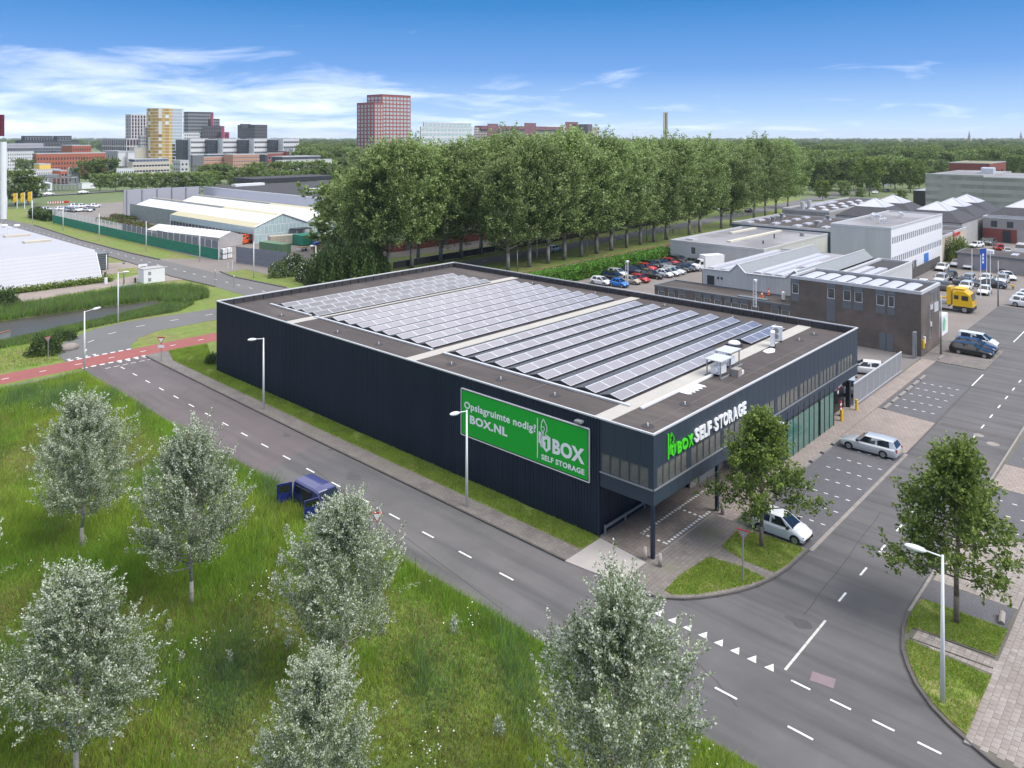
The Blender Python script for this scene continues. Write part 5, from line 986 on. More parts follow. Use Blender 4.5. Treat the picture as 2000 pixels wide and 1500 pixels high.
# halls under pyramid roofs: each bay with its glazed top
def pyr(px, py, hx=8.2, hy=7.4, lab='', wallm='conc_panel'):
    t = thing('pyramid_hall', lab, 'building', (px, py, 0), 'halls under pyramid roofs')
    MB().box(px - hx + 0.05, py - hy + 0.05, 0.02, px + hx - 0.05, py + hy - 0.05, 6.0).build('wall', M[wallm], t)
    b = MB(); k = 0.5; e = [(-1, -1), (1, -1), (1, 1), (-1, 1)]
    for i in range(4): a, c = e[i], e[(i + 1) % 4]; b.face([(px + a[0] * hx, py + a[1] * hy, 6.0), (px + c[0] * hx, py + c[1] * hy, 6.0), (px + c[0] * hx * k, py + c[1] * hy * k, 8.3), (px + a[0] * hx * k, py + a[1] * hy * k, 8.3)])
    b.box(px - hx - 0.1, py - hy - 0.1, 5.9, px + hx + 0.1, py + hy + 0.1, 6.0); b.build('roof', M['slate'], t)
    b = MB()
    for i in range(4): a, c = e[i], e[(i + 1) % 4]; b.face([(px + a[0] * hx * k, py + a[1] * hy * k, 8.32), (px + c[0] * hx * k, py + c[1] * hy * k, 8.32), (px, py, 10.3)])
    b.build('rooflight', M['skylight'], t)
    b = MB()
    for i in range(4):
        a = e[i]; b.cyl((px + a[0] * hx * k, py + a[1] * hy * k, 8.34), (px, py, 10.32), 0.1, n=4)
    b.build('ridge_cap', M['cap'], t); return t
for k, (px, py) in enumerate(((217.2, 68.2), (233.6, 68.4), (217.4, 53.2), (233.8, 53.4), (250.2, 53.6), (240, 38))):
    q = pyr(px, py, lab='dark pyramid roofed hall with a white glazed top, ' + ('left one behind the white block', 'rear one of the left pair', 'nearest right of the white block', 'middle of three by the block', 'rear of three by the block', 'rightmost, above red brick walls')[k], wallm='grey_wall' if k > 4 else 'conc_panel')
t = thing('grey_brick_hall', 'grey block hall with red brick ground floor and two dark windows, at the right edge', 'building', (227, 30, 0))
wl = [(1.8, 3.2, 3.8, 5.4), (5.3, 6.7, 3.8, 5.4)]; box_building(t, 227.0, 20, 231.7, 45.0, 0.02, 6.4, M['grey_wall'], M['felt_dark'], wl, (), 'dark', 'glass_far', False)
MB().box(226.9, 37.6, 0.05, 227.0, 45.0, 3.4).build('brick_panel', M['brick_red'], t); MB().box(226.82, 38.8, 0.05, 226.9, 40.6, 3.2).build('door', M['dark'], t); MB().box(226.88, 25, 0.05, 227.0, 37.4, 3.2).build('roller_door', M['conc_panel'], t)
# low flat store in front
t = thing('low_store', 'low grey block store with a mottled brown roof at the right edge', 'building', (176.5, 28, 0))
b = MB(); poly = [(176.6, 39.5), (175.2, 20), (183.5, 20), (184.5, 39.5)]; b.prism(poly, 0.02, 3.0, 0); b.build('wall', M['grey_wall'], t); MB().prism([(176.3, 39.8), (174.9, 20), (183.8, 20), (184.8, 39.8)], 3.0, 3.3).build('roof_edge', M['panel_grey'], t); MB().prism([(176.7, 39.4), (175.3, 20), (183.4, 20), (184.4, 39.4)], 3.3, 3.32).build('roof', M['felt'], t)
MB().obox(178, 34, 3.32, 1.2, 1.2, 4.1).build('vent', M['white'], t); MB().obox(179.5, 30, 3.32, 3.0, 1.1, 3.5).build('rooflight', M['skylight'], t)
# pale concrete hall and the red brick block behind it
t = thing('concrete_hall', 'big windowless hall of pale concrete panels behind the pyramid roofs', 'building', (311, 60, 0))
for y0, y1, z1 in ((61.4, 80, 13.0), (20, 61.35, 12.4)): MB().box(311, y0, 0.02, 360, y1, z1, top=1).build('wall', [M['conc_panel'], M['felt_grey']], t); MB().box(310.9, y0 + 0.01, z1, 311.3, y1 - 0.01, z1 + 0.3).build('roof_edge', M['cap'], t)
MB().box(318, 80.05, 0.02, 338, 86, 6.4, top=1).build('side_wing', [M['dark'], M['cap']], t)
for i in range(3): MB().box(330 + 5 * i, 62 + i, 13.0, 334 + 5 * i, 66 + i, 15).build('roof_unit', M['alu'], t)
t = thing('red_block', 'red brick block with a grassy roof beyond the pale concrete hall', 'building', (440, 90, 0))
x, y = 470, 109; wl = grid_wins(20, 5, 1, 1.8, 1.6, 6.5, 3, 2); box_building(t, x, y - 19, x + 42, y, 0.02, zat(x, y, 317), M['brick_red'], mat('grassy roof', (0.24, 0.22, 0.1), 0.9), [(a, c, e, f) for a, c, e, f in wl if c < 19], grid_wins(42, 3, 1, 6, 1.6, 7, 3, 6), 'dark', 'glass_far', False)
# fences
def board_fence(name, label, p0, p1, h, bw, m, z=0.0, gap=0.015, post=2.4, postm='galv', cat='fence', part='board', maxn=300):
    t = thing(name, label, cat, (p0[0], p0[1], z)); d = Vector((p1[0] - p0[0], p1[1] - p0[1])); l = d.length; rz = math.atan2(d.y, d.x); d.normalize(); n = int(l / bw)
    me = MB().box(0.0, -0.02, 0.08, bw - gap, 0.02, h).mesh(part, m)
    for i in range(min(n, maxn)): put(me, part, t, (p0[0] + d.x * i * bw, p0[1] + d.y * i * bw, z), rz)
    pm_ = MB().box(-0.05, 0.03, 0, 0.05, 0.12, h + 0.05).mesh('post', M[postm])
    for i in range(int(l / post) + 1): put(pm_, 'post', t, (p0[0] + d.x * i * post, p0[1] + d.y * i * post, z), rz)
    return t
board_fence('plank_fence', 'dark weathered plank fence along the dealer car park', (143.5, 42.4), (178, 43.0), 2.0, 0.4, mat('dark weathered planks', (0.09, 0.08, 0.075), 0.9, var=0.3, vs=0.5))
board_fence('plank_fence', 'short ochre wooden screen beside the workshop wing', (140.1, 39.0), (140.1, 42.3), 2.6, 0.5, mat('ochre planks', (0.33, 0.22, 0.07), 0.8))
# sliding gate and its posts
t = thing('sliding_gate', 'long grey metal sliding gate screen beside the parking bays', 'gate', (79.0, 26.72, 0))
gp = MB().box(0.03, -0.015, 0.18, 1.9, 0.015, 2.2).mesh('mesh_panel', M['galv'])
for i in range(8): put(gp, 'mesh_panel', t, (79.05 + i * 1.93, 26.8, 0))
b = MB().box(79.0, 26.74, 0.08, 94.5, 26.86, 0.18).box(79, 26.74, 2.2, 94.5, 26.86, 2.32); b.build('rail', M['alu'], t)
for i in range(9): MB().box(78.98 + i * 1.93, 26.76, 0.18, 79.04 + i * 1.93, 26.84, 2.2).build('post', M['alu'], t)
t = thing('gate_portal', 'galvanised gate portal leaning against the brick office corner', 'gate', (101.3, 27.2, 0)); 
for x in (100.9, 101.5): MB().box(x, 27.1, 0, x + 0.16, 27.4, 3.1).build('post', M['galv'], t)
MB().box(100.9, 27.1, 3.1, 101.66, 27.4, 3.2).build('beam', M['galv'], t); MB().box(101.1, 27.15, 0, 101.45, 27.35, 1.6).build('controller', M['dark'], t)
t = thing('entry_gate', 'black barred entry gate beside the glass front', 'gate', (73.3, 27.5, 0))
bar = MB().box(-0.02, -0.02, 0.1, 0.02, 0.02, 2.0).mesh('bar', M['dark'])
for i in range(26): put(bar, 'bar', t, (72.95 + i * 0.2, 27.4, 0.08))
MB().box(72.9, 27.36, 0.14, 78.2, 27.44, 0.22).build('rail', M['dark'], t); MB().box(72.9, 27.36, 2.0, 78.2, 27.44, 2.08).build('rail', M['dark'], t); MB().box(78.2, 26.9, 0.05, 78.55, 27.3, 2.7).build('post', M['dark'], t)
t = thing('barrier', 'red and white barrier boom raised beside the black barred gate', 'barrier', (78.2, 28.6, 0)); MB().box(78.0, 28.4, 0, 78.4, 28.8, 1.1).build('cabinet', M['dark'], t)
p0, p1 = Vector((75.0, 26.9, 2.25)), Vector((79.2, 28.2, 2.95))
for i in range(8): MB().cyl(p0.lerp(p1, i / 8), p0.lerp(p1, (i + 1) / 8), 0.075, n=6).build('boom', M['red' if i % 2 else 'white'], t)
t = thing('beacon', 'red and white striped beacon standing at the black barred gate', 'beacon', (75.3, 26.75, 0.1)); MB().box(75.1, 26.6, 0.1, 75.6, 26.9, 0.2).build('foot', M['dark'], t)
for i in range(6): MB().box(75.2, 26.72, 0.2 + i * 0.22, 75.5, 26.77, 0.42 + i * 0.22).build('stripe', M['red' if i % 2 else 'white'], t)
for k, (x, y) in enumerate(((74.03, 26.2), (77.93, 26.15))):
    o = MB().cyl((x, y, 0.09), (x, y, 1.15), 0.13, n=10).build('bollard', M['yellow']); tag(o, ('yellow steel bollard at the corner of the glass front', 'yellow steel bollard at the end of the sliding gate')[k], 'bollard', 'yellow bollards')
ws = [59.2 + 2.4 * k for k in range(5)] + [81.2 + 2.42 * k for k in range(6)] + [52.0, 54.4, 56.8, 103.4]
stp = MB().box(-0.95, -0.13, 0.0, 0.95, 0.13, 0.16).mesh('wheel_stop', M['kerb'])
for k, x in enumerate(ws):
    o = put(stp, 'wheel_stop', None, (x, (24.75 if x < 72 else 24.3) if x < 100 else 24.9, 0.025)); tag(o, ('concrete wheel stop in the near parking bays, %s from the street corner' % ORD[(k - 11) % 14 if k > 10 else k + 3] if x < 72 else 'concrete wheel stop in the bays by the sliding gate, %s from the left' % ORD[k - 5]) if x < 100 else 'single concrete wheel stop near the black estate cars', 'wheel stop', 'wheel stops at the parking bays')
x, y = 49.37, 8.84
t = thing('stump', 'pale concrete post stump in weeds beside the right hand verge', 'post', (x, y, 0.1)); MB().cyl((x - 0.3, y, 0.15), (x + 0.55, y + 0.1, 0.3), 0.16, n=9).build('post', M['tile2'], t)
# rooftop odds on the annex
for k, (px, py) in enumerate(((1475, 600), (1225, 556))):
    x, y = G(px, py, 3.45); t = thing('lattice_mast', ('white lattice mast with a camera on the annex roof' if k == 0 else 'white lattice mast at the end of the annex near the blue car'), 'mast', (x, y, 3.4))
    h = 3.6
    for a in (0, 2.1, 4.2): MB().cyl((x + 0.25 * math.cos(a), y + 0.25 * math.sin(a), 3.42), (x + 0.25 * math.cos(a), y + 0.25 * math.sin(a), 3.4 + h), 0.035, n=5).build('leg', M['white'], t)
    b = MB()
    for i in range(8):
        for a in (0, 2.1, 4.2): b.cyl((x + 0.25 * math.cos(a), y + 0.25 * math.sin(a), 3.4 + h * i / 8), (x + 0.25 * math.cos(a + 2.1), y + 0.25 * math.sin(a + 2.1), 3.4 + h * (i + 1) / 8), 0.02, n=4)
    q = b.build('bracing', M['white'], t); q['kind'] = 'stuff'; MB().box(x - 0.3, y - 0.15, 3.4 + h, x + 0.3, y + 0.15, 3.65 + h).build('camera', M['white'], t)
for k, (px, py) in enumerate(((1488, 582), (1501, 577))):
    x, y = G(px, py, 3.45); t = thing('traffic_cone', ('left', 'right')[k] + ' orange and white traffic cone on the annex roof', 'traffic cone', (x, y, 3.45), 'traffic cones on the annex roof')
    MB().box(x - 0.3, y - 0.3, 3.45, x + 0.3, y + 0.3, 3.52).build('foot', M['dark'], t); MB().cyl((x, y, 3.52), (x, y, 4.0), 0.22, 0.14, n=10).build('cone', mat('orange', (0.7, 0.12, 0.02), 0.6), t); MB().cyl((x, y, 4.0), (x, y, 4.2), 0.14, 0.1, n=10).build('stripe', M['white'], t); MB().cyl((x, y, 4.2), (x, y, 4.5), 0.1, 0.04, n=10).build('tip', M['red'], t)
x, y = G(1530, 587, 3.45); ac_unit(x, y, 3.45, 0.9, 0.6, 'white air conditioner on the annex roof by the brick office')
# ================================================================ left: white hall, garden centre
def WP(px, Y): X = (px - 1000) * Y / F; return (CT * Y + ST * X, ST * Y - CT * X)
M['hall_white'] = mat('white wall panels', (0.4, 0.4, 0.425), 0.5, var=0.05, vs=0.2, wave=('Z', 0.55, (0.33, 0.33, 0.355), (0.88, 1.0)))
t = thing('white_sloped_hall', 'large white hall with a sloping panelled front wall at the left edge', 'building', (54, 153, 0))
zr = 5.2
b = MB(); yb = lambda x: 152.3 + (x - 37) * 0.06
yt = lambda x, o: yb(x) + o
b.face([(-40, yb(-40), 0), (53.3, yb(53.3), 0), (53.6, yt(53.6, 3.9), zr - 0.5), (-40, yt(-40, 3.9), zr - 0.5)]).face([(-40, yt(-40, 3.9), zr - 0.5), (53.6, yt(53.6, 3.9), zr - 0.5), (53.7, yt(53.7, 4.9), zr), (-40, yt(-40, 4.9), zr)])
b.build('front_wall', M['hall_white'], t)
MB().face([(53.3, yb(53.3), 0), (54.2, 240, 0), (54.2, 240, zr), (53.7, yt(53.7, 4.9), zr), (53.6, yt(53.6, 3.9), zr - 0.5)]).build('side_wall', M['white_metal'], t)
MB().face([(-40, yt(-40, 4.9), zr), (53.7, yt(53.7, 4.9), zr), (54.2, 240, zr), (-40, 240, zr)]).build('roof', M['hall_white'], t)
b = MB().cyl((53.32, yb(53.3) - 0.05, 0), (53.62, 157.15, zr - 0.45), 0.12, n=5); b.build('corner_trim', M['white'], t)
for x, w, y, z in ((45.2, 5.6, 154.9, 3.1), (43.0, 5.5, 153.9, 1.4), (49.0, 6.5, 153.8, 1.5)): pass
for px0, px1, py in ((8, 72, 463.5), (46, 114, 475)):
    a, c = G(px0, py, zr), G(px1, py, zr); MB().box(a[0], a[1] - 0.9, zr + 0.01, c[0], a[1] + 0.9, zr + 0.35).build('rooflight', mat('cream rooflight', (0.5, 0.45, 0.36), 0.6), t)
t = thing('dark_extension', 'small dark slatted extension on the corner of the white sloped hall', 'building', (54, 164, 0)); MB().box(54.2, 165, 0, 58.6, 172, 3.2).build('wall', M['dark'], t); MB().box(54.2, 164.9, 3.2, 58.7, 172, 3.35).build('roof', M['panel_grey'], t)
for i in range(8): MB().box(54.25, 164.94, 0.3 + i * 0.36, 58.55, 164.99, 0.5 + i * 0.36).build('slat', M['panel_grey'], t)
x, y = G(16, 460, zr); t = thing('roof_mast_light', 'short mast with a cross arm and two lamp heads on the white hall roof', 'lamp', (x, y, zr)); MB().cyl((x, y, zr), (x, y, zr + 1.9), 0.09, n=6).build('pole', M['white'], t)
q = Vector((ST, -CT, 0)); a = Vector((x, y, zr + 1.7)); MB().cyl(a - q * 3.5, a + q * 1.8, 0.1, n=6).build('arm', M['white'], t)
for s in (-0.8, 1.9): c = a + q * s; MB().ell((c.x, c.y, c.z + 0.5), 0.7, 0.5, 0.3, 10, 5).build('lamp_head', M['white'], t, smooth=True)
t = thing('transformer_box', 'small white transformer cabin with two grey vents beside the ditch', 'cabin', (57.2, 144.2, 0))
MB().box(57.2, 144.0, 0, 61.0, 146.6, 2.55).build('wall', M['white'], t); MB().box(57.15, 143.95, 2.55, 61.05, 146.65, 2.65).build('roof', M['conc_panel'], t)
for z in (0.35, 1.5): MB().box(58.0, 143.96, z, 58.5, 144.0, z + 0.6).build('vent', M['galv'], t)
t = thing('white_sign_pillar', 'rounded white sign pillar with a dark panel behind the transformer cabin', 'sign', (58.9, 148.5, 0)); MB().box(58.0, 148.4, 0, 59.6, 148.6, 2.9).build('pillar', M['white'], t); MB().box(58.3, 148.36, 1.9, 59.4, 148.4, 2.5).build('panel', M['dark'], t)
o = MB().box(51.8, 141.3, -0.1, 55.0, 141.7, 0.8).build('low_wall', M['conc_panel']); tag(o, 'low concrete wall at the head of the ditch', 'wall')
o = MB().cyl((52.6, 149.3, 0), (52.6, 149.3, 1.1), 0.28, n=10).build('litter_bin', M['white']); tag(o, 'white litter bin by the corner of the white hall', 'bin')
for k, (px, py) in enumerate(((198, 540), (205, 542), (264, 553))):
    x, y = G(px, py); o = MB().box(x - 0.12, y - 0.12, 0, x + 0.12, y + 0.12, 1.0).build('bollard', M['dark']); tag(o, 'dark square bollard ' + ('nearest the white hall corner', 'just right of the one at the white hall corner', 'beside the transformer cabin')[k], 'bollard', 'dark bollards near the white hall')
x, y = G(104, 564); t = thing('ground_spotlight', 'black angled ground spotlight in front of the white hall', 'spotlight', (x, y, 0)); MB().box(x - 0.07, y - 0.07, 0, x + 0.07, y + 0.07, 1.0).build('post', M['dark'], t); MB().box(x - 0.07, y - 0.1, 0.95, x + 0.6, y + 0.1, 1.1).build('head', M['dark'], t)
# culvert at the ditch end
t = thing('culvert_wall', 'rusty topped retaining wall at the near end of the ditch', 'wall', (28, 117.5, 0))
for i in range(6): MB().box(27.2 + i * 0.45, 117.2 + i * 0.25, -0.1, 27.6 + i * 0.45, 117.5 + i * 0.25, 0.9).build('sheet_pile', M['galv'], t)
b = MB(); b.obox(28.5, 118, 0.9, 3.2, 0.4, 1.0, 0.5); b.build('capping', mat('rusty steel', (0.2, 0.1, 0.06), 0.9), t)
o = MB().ell((33.2, 106.8, 0.2), 1.3, 0.9, 0.55, 9, 5).build('boulder', M['tile'], smooth=True); tag(o, 'grey boulder at the bend of the curved road', 'boulder')
# big white pylon
x, y = 71.5, 292.0; Y = depth(x, y); t = thing('pylon', 'tall white pylon with a dark red sign box at the left edge', 'pylon', (x, y, 0)); MB().cyl((x, y, 0), (x, y, zat(x, y, 277)), 1.0, n=16).build('column', M['white'], t, smooth=False)
MB().obox(x - 1.6, y + 1.2, 0, 1.2, 1.2, zat(x, y, 277), 0.7).build('rear_column', M['dark'], t); MB().obox(x - 1.5, y + 1.3, zat(x, y, 266), 4.0, 1.6, zat(x, y, 224), TH - math.pi / 2).build('sign_box', mat('dark red sign', (0.13, 0.008, 0.025), 0.5), t)
# greenhouse
M['gh_glass'] = mat('pale green horticultural glass', (0.36, 0.47, 0.48), 0.25, var=0.1, vs=0.6, brick=dict(c2=(0.4, 0.5, 0.51), mortar=(0.62, 0.65, 0.66), w=1.15, h=2.2, ms=0.06, rot=(math.pi / 2, 0, 0)))
M['gh_white'] = mat('whitewashed glass roof', (0.62, 0.62, 0.64), 0.5, var=0.04)
M['gh_cream'] = mat('cream roof sheet', (0.5, 0.45, 0.29), 0.6, var=0.06, wave=('Y', 0.9, (0.4, 0.36, 0.24), (0.85, 1.0)))
M['gh_dark'] = mat('dark side wall glass', (0.1, 0.11, 0.11), 0.3, var=0.4, vs=0.5)
gx, gy = 97.3, 177.7
def xfp(px, yy): tt = (px - 1000) / F; return yy * (tt * ST + CT) / (ST - tt * CT)
gr = [(xfp(496, gy), 444.8), (xfp(551, gy), 417.6), (xfp(598, gy), 433.6), (xfp(644.8, gy), 408.8), (xfp(682, gy), 421)]
gr = [(x, zat(x, gy, py)) for x, py in gr]
t = thing('greenhouse', 'twin gabled glass greenhouse with white roofs and cream strips in the garden centre', 'building', (gx, gy, 0))
MB().face([(gr[0][0], gy, 0)] + [(gr[-1][0], gy, 0)] + [(x, gy, z) for x, z in gr[::-1]]).build('gable_wall', M['gh_glass'], t)
b = MB()
for p, q in zip(gr, gr[1:]): b.cyl((p[0], gy - 0.1, p[1] + 0.1), (q[0], gy - 0.1, q[1] + 0.1), 0.22, n=5)
b.cyl((gr[0][0], gy - 0.05, 0), (gr[0][0], gy - 0.05, gr[0][1]), 0.16, n=5); b.build('verge_trim', M['cap'], t)
def roof_strip(a, c, f0, f1, y0, y1, m, dz=0.0, name='roof_pane'):
    p = (a[0] + (c[0] - a[0]) * f0, a[1] + (c[1] - a[1]) * f0 + dz); q = (a[0] + (c[0] - a[0]) * f1, a[1] + (c[1] - a[1]) * f1 + dz)
    MB().face([(p[0], y0, p[1]), (q[0], y0, q[1]), (q[0], y1, q[1]), (p[0], y1, p[1])]).build(name, M[m], t)
yfar = 257
for a, c in ((gr[0], gr[1]), (gr[2], gr[3])):
    roof_strip(a, c, 0.0, 0.3, gy, 226 if a is gr[0] else yfar, 'gh_cream' if a is gr[0] else 'gh_white'); roof_strip(a, c, 0.3, 0.86, gy, yfar, 'gh_white'); roof_strip(a, c, 0.86, 1.0, gy, 208, 'gh_cream'); roof_strip(a, c, 0.86, 0.97, 208, yfar, 'gh_dark'); roof_strip(a, c, 0.97, 1.0, 208, yfar, 'gh_cream', 0.05)
roof_strip(gr[1], gr[2], 0.0, 1.0, gy, yfar, 'gh_white'); roof_strip(gr[3], gr[4], 0, 1, gy, yfar, 'gh_white')
MB().face([(gx, gy, 2.3), (gx, 226, 2.3), (gx, 226, gr[0][1]), (gx, gy, gr[0][1])][::-1]).build('side_wall', M['gh_glass'], t)
MB().face([(gx + 0.3, gy, 0), (gx + 0.3, 226, 0), (gx + 0.3, 226, 2.3), (gx + 0.3, gy, 2.3)][::-1]).build('side_wall', M['gh_dark'], t)
pm_ = MB().box(-0.06, -0.06, 0, 0.06, 0.06, 2.35).mesh('post', M['cap'])
for i in range(24): put(pm_, 'post', t, (gx, gy + 0.4 + i * 2.0, 0))
f30 = (gr[0][0] + (gr[1][0] - gr[0][0]) * 0.3, gr[0][1] + (gr[1][1] - gr[0][1]) * 0.3)
MB().face([(f30[0], 226, 0), (f30[0], 262, 0), (f30[0], 262, f30[1]), (f30[0], 226, f30[1])][::-1]).build('side_wall', mat('see through greenhouse side', (0.2, 0.235, 0.22), 0.35, var=0.3, vs=0.5, wave=('Y', 1.4, (0.42, 0.45, 0.43), (0.75, 0.95))), t)
MB().face([(gr[0][0], 226, 0), (f30[0], 226, 0), (f30[0], 226, f30[1]), (gr[0][0], 226, gr[0][1])]).build('gable_wall', M['gh_glass'], t)
for xx in (gr[0][0], f30[0]): MB().cyl((xx, 225.9, 0), (xx, 225.9, f30[1] if xx > 98 else gr[0][1]), 0.15, n=5).build('post', M['white'], t)
# tall grey hall behind
t = thing('garden_hall', 'tall pale grey garden centre hall with a dark brown roof behind the greenhouse', 'building', (126, 186, 0))
hw = mat('lilac grey wall panel', (0.42, 0.425, 0.47), 0.6, var=0.05, vs=0.2, wave=('Y', 0.28, (0.33, 0.33, 0.37), (0.97, 1.0)))
MB().box(126, 160, 0, 200, 265.6, 9.0).build('wall', hw, t); MB().box(126.3, 160.3, 9.0, 199.5, 265.2, 9.06).build('roof', M['felt_dark'], t)
b = MB().box(125.9, 160, 8.9, 126.3, 265.7, 9.15); b.build('roof_edge', M['cap'], t)
MB().box(100.3, 268.5, 0, 126, 269.0, 9.0).build('screen_wall', hw, t)
for i in range(6): MB().box(101 + i * 5, 268.2, 0, 101.3 + i * 5, 268.5, 9.0).build('pilaster', M['galv'], t)
for px, py, l in ((485, 363, 12), (620, 373, 9)): x, y = G(px, py, 9.0); MB().obox(x, y, 9.06, l, 2.6, 9.9, 0.1).build('rooflight', M['white'], t)
x, y = G(560, 356, 9.0); MB().box(x - 14, y, 9.06, x + 22, y + 16, 10.8, top=1).build('upper_roof', [M['dark'], M['felt_dark']], t)
# green netting fence
t = thing('netting_fence', 'long garden centre fence with green netting below and grey panels above', 'fence', (79, 160, 0))
M['net'] = mat('green windbreak netting', (0.02, 0.2, 0.13), 0.8, var=0.25, vs=0.5, stretch=(1, 1, 3)); M['grille'] = mat('grey fence panel', (0.2, 0.2, 0.235), 0.7, var=0.12, vs=0.8)
ys_ = np.arange(160.2, 271, 3.0); fx = lambda y: np.interp(y, [160, 182, 215, 272], [79.4, 78.8, 78.4, 79.0])
pst = MB().box(-0.07, -0.07, 0, 0.07, 0.07, 4.1).mesh('post', M['alu'])
for i, y in enumerate(ys_):
    put(pst, 'post', t, (fx(y), y, 0))
    if i < len(ys_) - 1:
        y1 = ys_[i + 1]; MB().face([(fx(y) - 0.08, y, 0.0), (fx(y1) - 0.08, y1, 0.0), (fx(y1) - 0.08, y1, 2.35), (fx(y) - 0.08, y, 2.35)][::-1]).face([(fx(y) - 0.02, y, 0.0), (fx(y1) - 0.02, y1, 0.0), (fx(y1) - 0.02, y1, 2.35), (fx(y) - 0.02, y, 2.35)]).build('netting', M['net'], t)
        if i < 17: MB().box(fx(y) + 0.0, y + 0.1, 2.4, fx(y) + 0.03, y1 - 0.1, 4.05 if not 9 < i < 12 else 3.2).build('panel', M['grille'], t)
        else:
            for k in range(5): MB().box(fx(y), y + 0.3 + k * 0.55, 2.3, fx(y) + 0.05, y + 0.42 + k * 0.55, 4.1).build('slat', M['alu'], t)
t = thing('grey_screen_fence', 'weathered grey translucent screen fence beside the site entrance', 'fence', (80.6, 154, 0))
p0, p1 = Vector(G(462, 513)), Vector(G(560, 527)); d = (p1 - p0); l = d.length; d.normalize(); rz = math.atan2(d.y, d.x); n = 6
pl = MB().box(0.06, -0.03, 0.05, l / n - 0.06, 0.03, 3.45).mesh('panel', M['grille']); ps = MB().box(-0.06, -0.08, 0, 0.06, 0.08, 3.6).mesh('post', M['galv']); rlm = MB().box(0, -0.06, 0, l, 0.05, 0.06).mesh('rail', M['galv'])
for i in range(n + 1):
    q = p0 + d * (l * i / n); put(ps, 'post', t, (q.x, q.y, 0), rz)
    if i < n: put(pl, 'panel', t, (q.x, q.y, 0), rz)
for z in (0.9, 1.9, 2.9): put(rlm, 'rail', t, (p0.x, p0.y, z), rz)
# yard clutter
def container(px, py, lx, ly, h, rz, m, name, label, cat, ribs=True):
    x, y = G(px, py); t = thing(name, label, cat, (x, y, 0)); MB().obox(x, y, 0.15, lx, ly, h, rz).build('body', m, t); c, s_ = math.cos(rz), math.sin(rz)
    if ribs:
        rb = MB().box(-0.06, -ly / 2 - 0.06, 0.2, 0.06, ly / 2 + 0.06, h - 0.05).mesh('rib', m)
        for i in range(7): a = -lx / 2 + lx * (i + 0.5) / 7; put(rb, 'rib', t, (x + c * a, y + s_ * a, 0), rz)
    MB().obox(x, y, 0.0, lx * 0.9, ly * 0.7, 0.15, rz).build('skid', M['dark'], t); return t
cg = mat('container green', (0.12, 0.22, 0.12), 0.7, var=0.15)
container(537, 493, 8.5, 2.4, 2.3, -1.45, cg, 'green_skip', 'long green waste container in the garden centre yard', 'container')
container(553, 478, 7, 2.2, 2.4, -0.2, mat('cream container', (0.42, 0.38, 0.3), 0.7), 'cream_container', 'cream coloured storage container behind the green one', 'container')
container(602, 477, 6.0, 4.5, 2.6, 0.0, M['net'], 'netted_cage', 'green netted cage on galvanised posts in the yard', 'cage')
container(640, 478, 6, 2.4, 2.6, 0.1, mat('weathered green box', (0.25, 0.27, 0.18), 0.8), 'weathered_container', 'weathered pale container partly behind the big poplar', 'container')
for k, (px, py) in enumerate(((437, 506), (447, 504))):
    for j in (0, 1):
        x, y = G(px, py); t = thing('ibc_tank', ('left', 'right')[k] + (' lower', ' upper')[j] + ' white caged liquid tank at the yard gate', 'tank', (x, y, j * 1.15), 'caged tanks at the yard gate'); MB().box(x - 0.5, y - 0.6, 0.12 + j * 1.15, x + 0.5, y + 0.6, 1.1 + j * 1.15).build('tank', M['white'], t); MB().box(x - 0.55, y - 0.65, j * 1.15, x + 0.55, y + 0.65, 0.12 + j * 1.15).build('pallet', M['dark'], t)
        for a in (-0.52, 0.0, 0.5): MB().box(x + a, y - 0.64, 0.12 + j * 1.15, x + a + 0.04, y - 0.61, 1.12 + j * 1.15).build('bar', M['galv'], t)
x, y = G(478, 476); t = thing('orange_lift', 'folded orange aerial work platform beside the greenhouse corner', 'lift', (x, y, 0)); og = mat('safety orange', (0.7, 0.1, 0.02), 0.5)
MB().obox(x, y, 0.3, 3.2, 1.5, 1.0, 0.5).build('chassis', og, t); MB().cyl((x - 1.6, y - 0.5, 1.1), (x + 2.0, y + 0.6, 1.9), 0.22, n=6).build('boom', og, t); MB().cyl((x + 2.0, y + 0.6, 1.9), (x - 1.0, y, 2.3), 0.18, n=6).build('boom', og, t); MB().obox(x - 1.6, y - 0.2, 1.3, 1.2, 0.8, 2.3, 0.4).build('basket', og, t)
for dx in (-1.1, 1.1):
    for dy in (-0.7, 0.7): MB().cyl((x + dx, y + dy - 0.12, 0.35), (x + dx, y + dy + 0.12, 0.35), 0.35, n=10).build('wheel', M['black'], t)
t = thing('polytunnel', 'white fabric storage tent with dark roof stripes inside the fence', 'tent', (86, 196, 0)); b = MB()
p0, p1 = Vector((86.5, 208)), Vector((91.5, 178)); d = (p1 - p0); l = d.length; d.normalize(); nn = Vector((-d.y, d.x)) * 3.4
P3 = lambda f, s, z: (p0.x + d.x * l * f + nn.x * s, p0.y + d.y * l * f + nn.y * s, z)
b.face([P3(0, -1, 2.4), P3(1, -1, 2.4), P3(1, 0, 3.6), P3(0, 0, 3.6)]).face([P3(0, 0, 3.6), P3(1, 0, 3.6), P3(1, 1, 2.4), P3(0, 1, 2.4)]); b.build('roof', M['gh_white'], t)
b = MB().face([P3(0, -1, 0), P3(1, -1, 0), P3(1, -1, 2.4), P3(0, -1, 2.4)]).face([P3(0, 1, 0), P3(0, 1, 2.4), P3(1, 1, 2.4), P3(1, 1, 0)]).face([P3(1, -1, 0), P3(1, 1, 0), P3(1, 1, 2.4), P3(1, 0, 3.6), P3(1, -1, 2.4)]).face([P3(0, -1, 0), P3(0, -1, 2.4), P3(0, 0, 3.6), P3(0, 1, 2.4), P3(0, 1, 0)]); b.build('wall', M['conc_panel'], t)
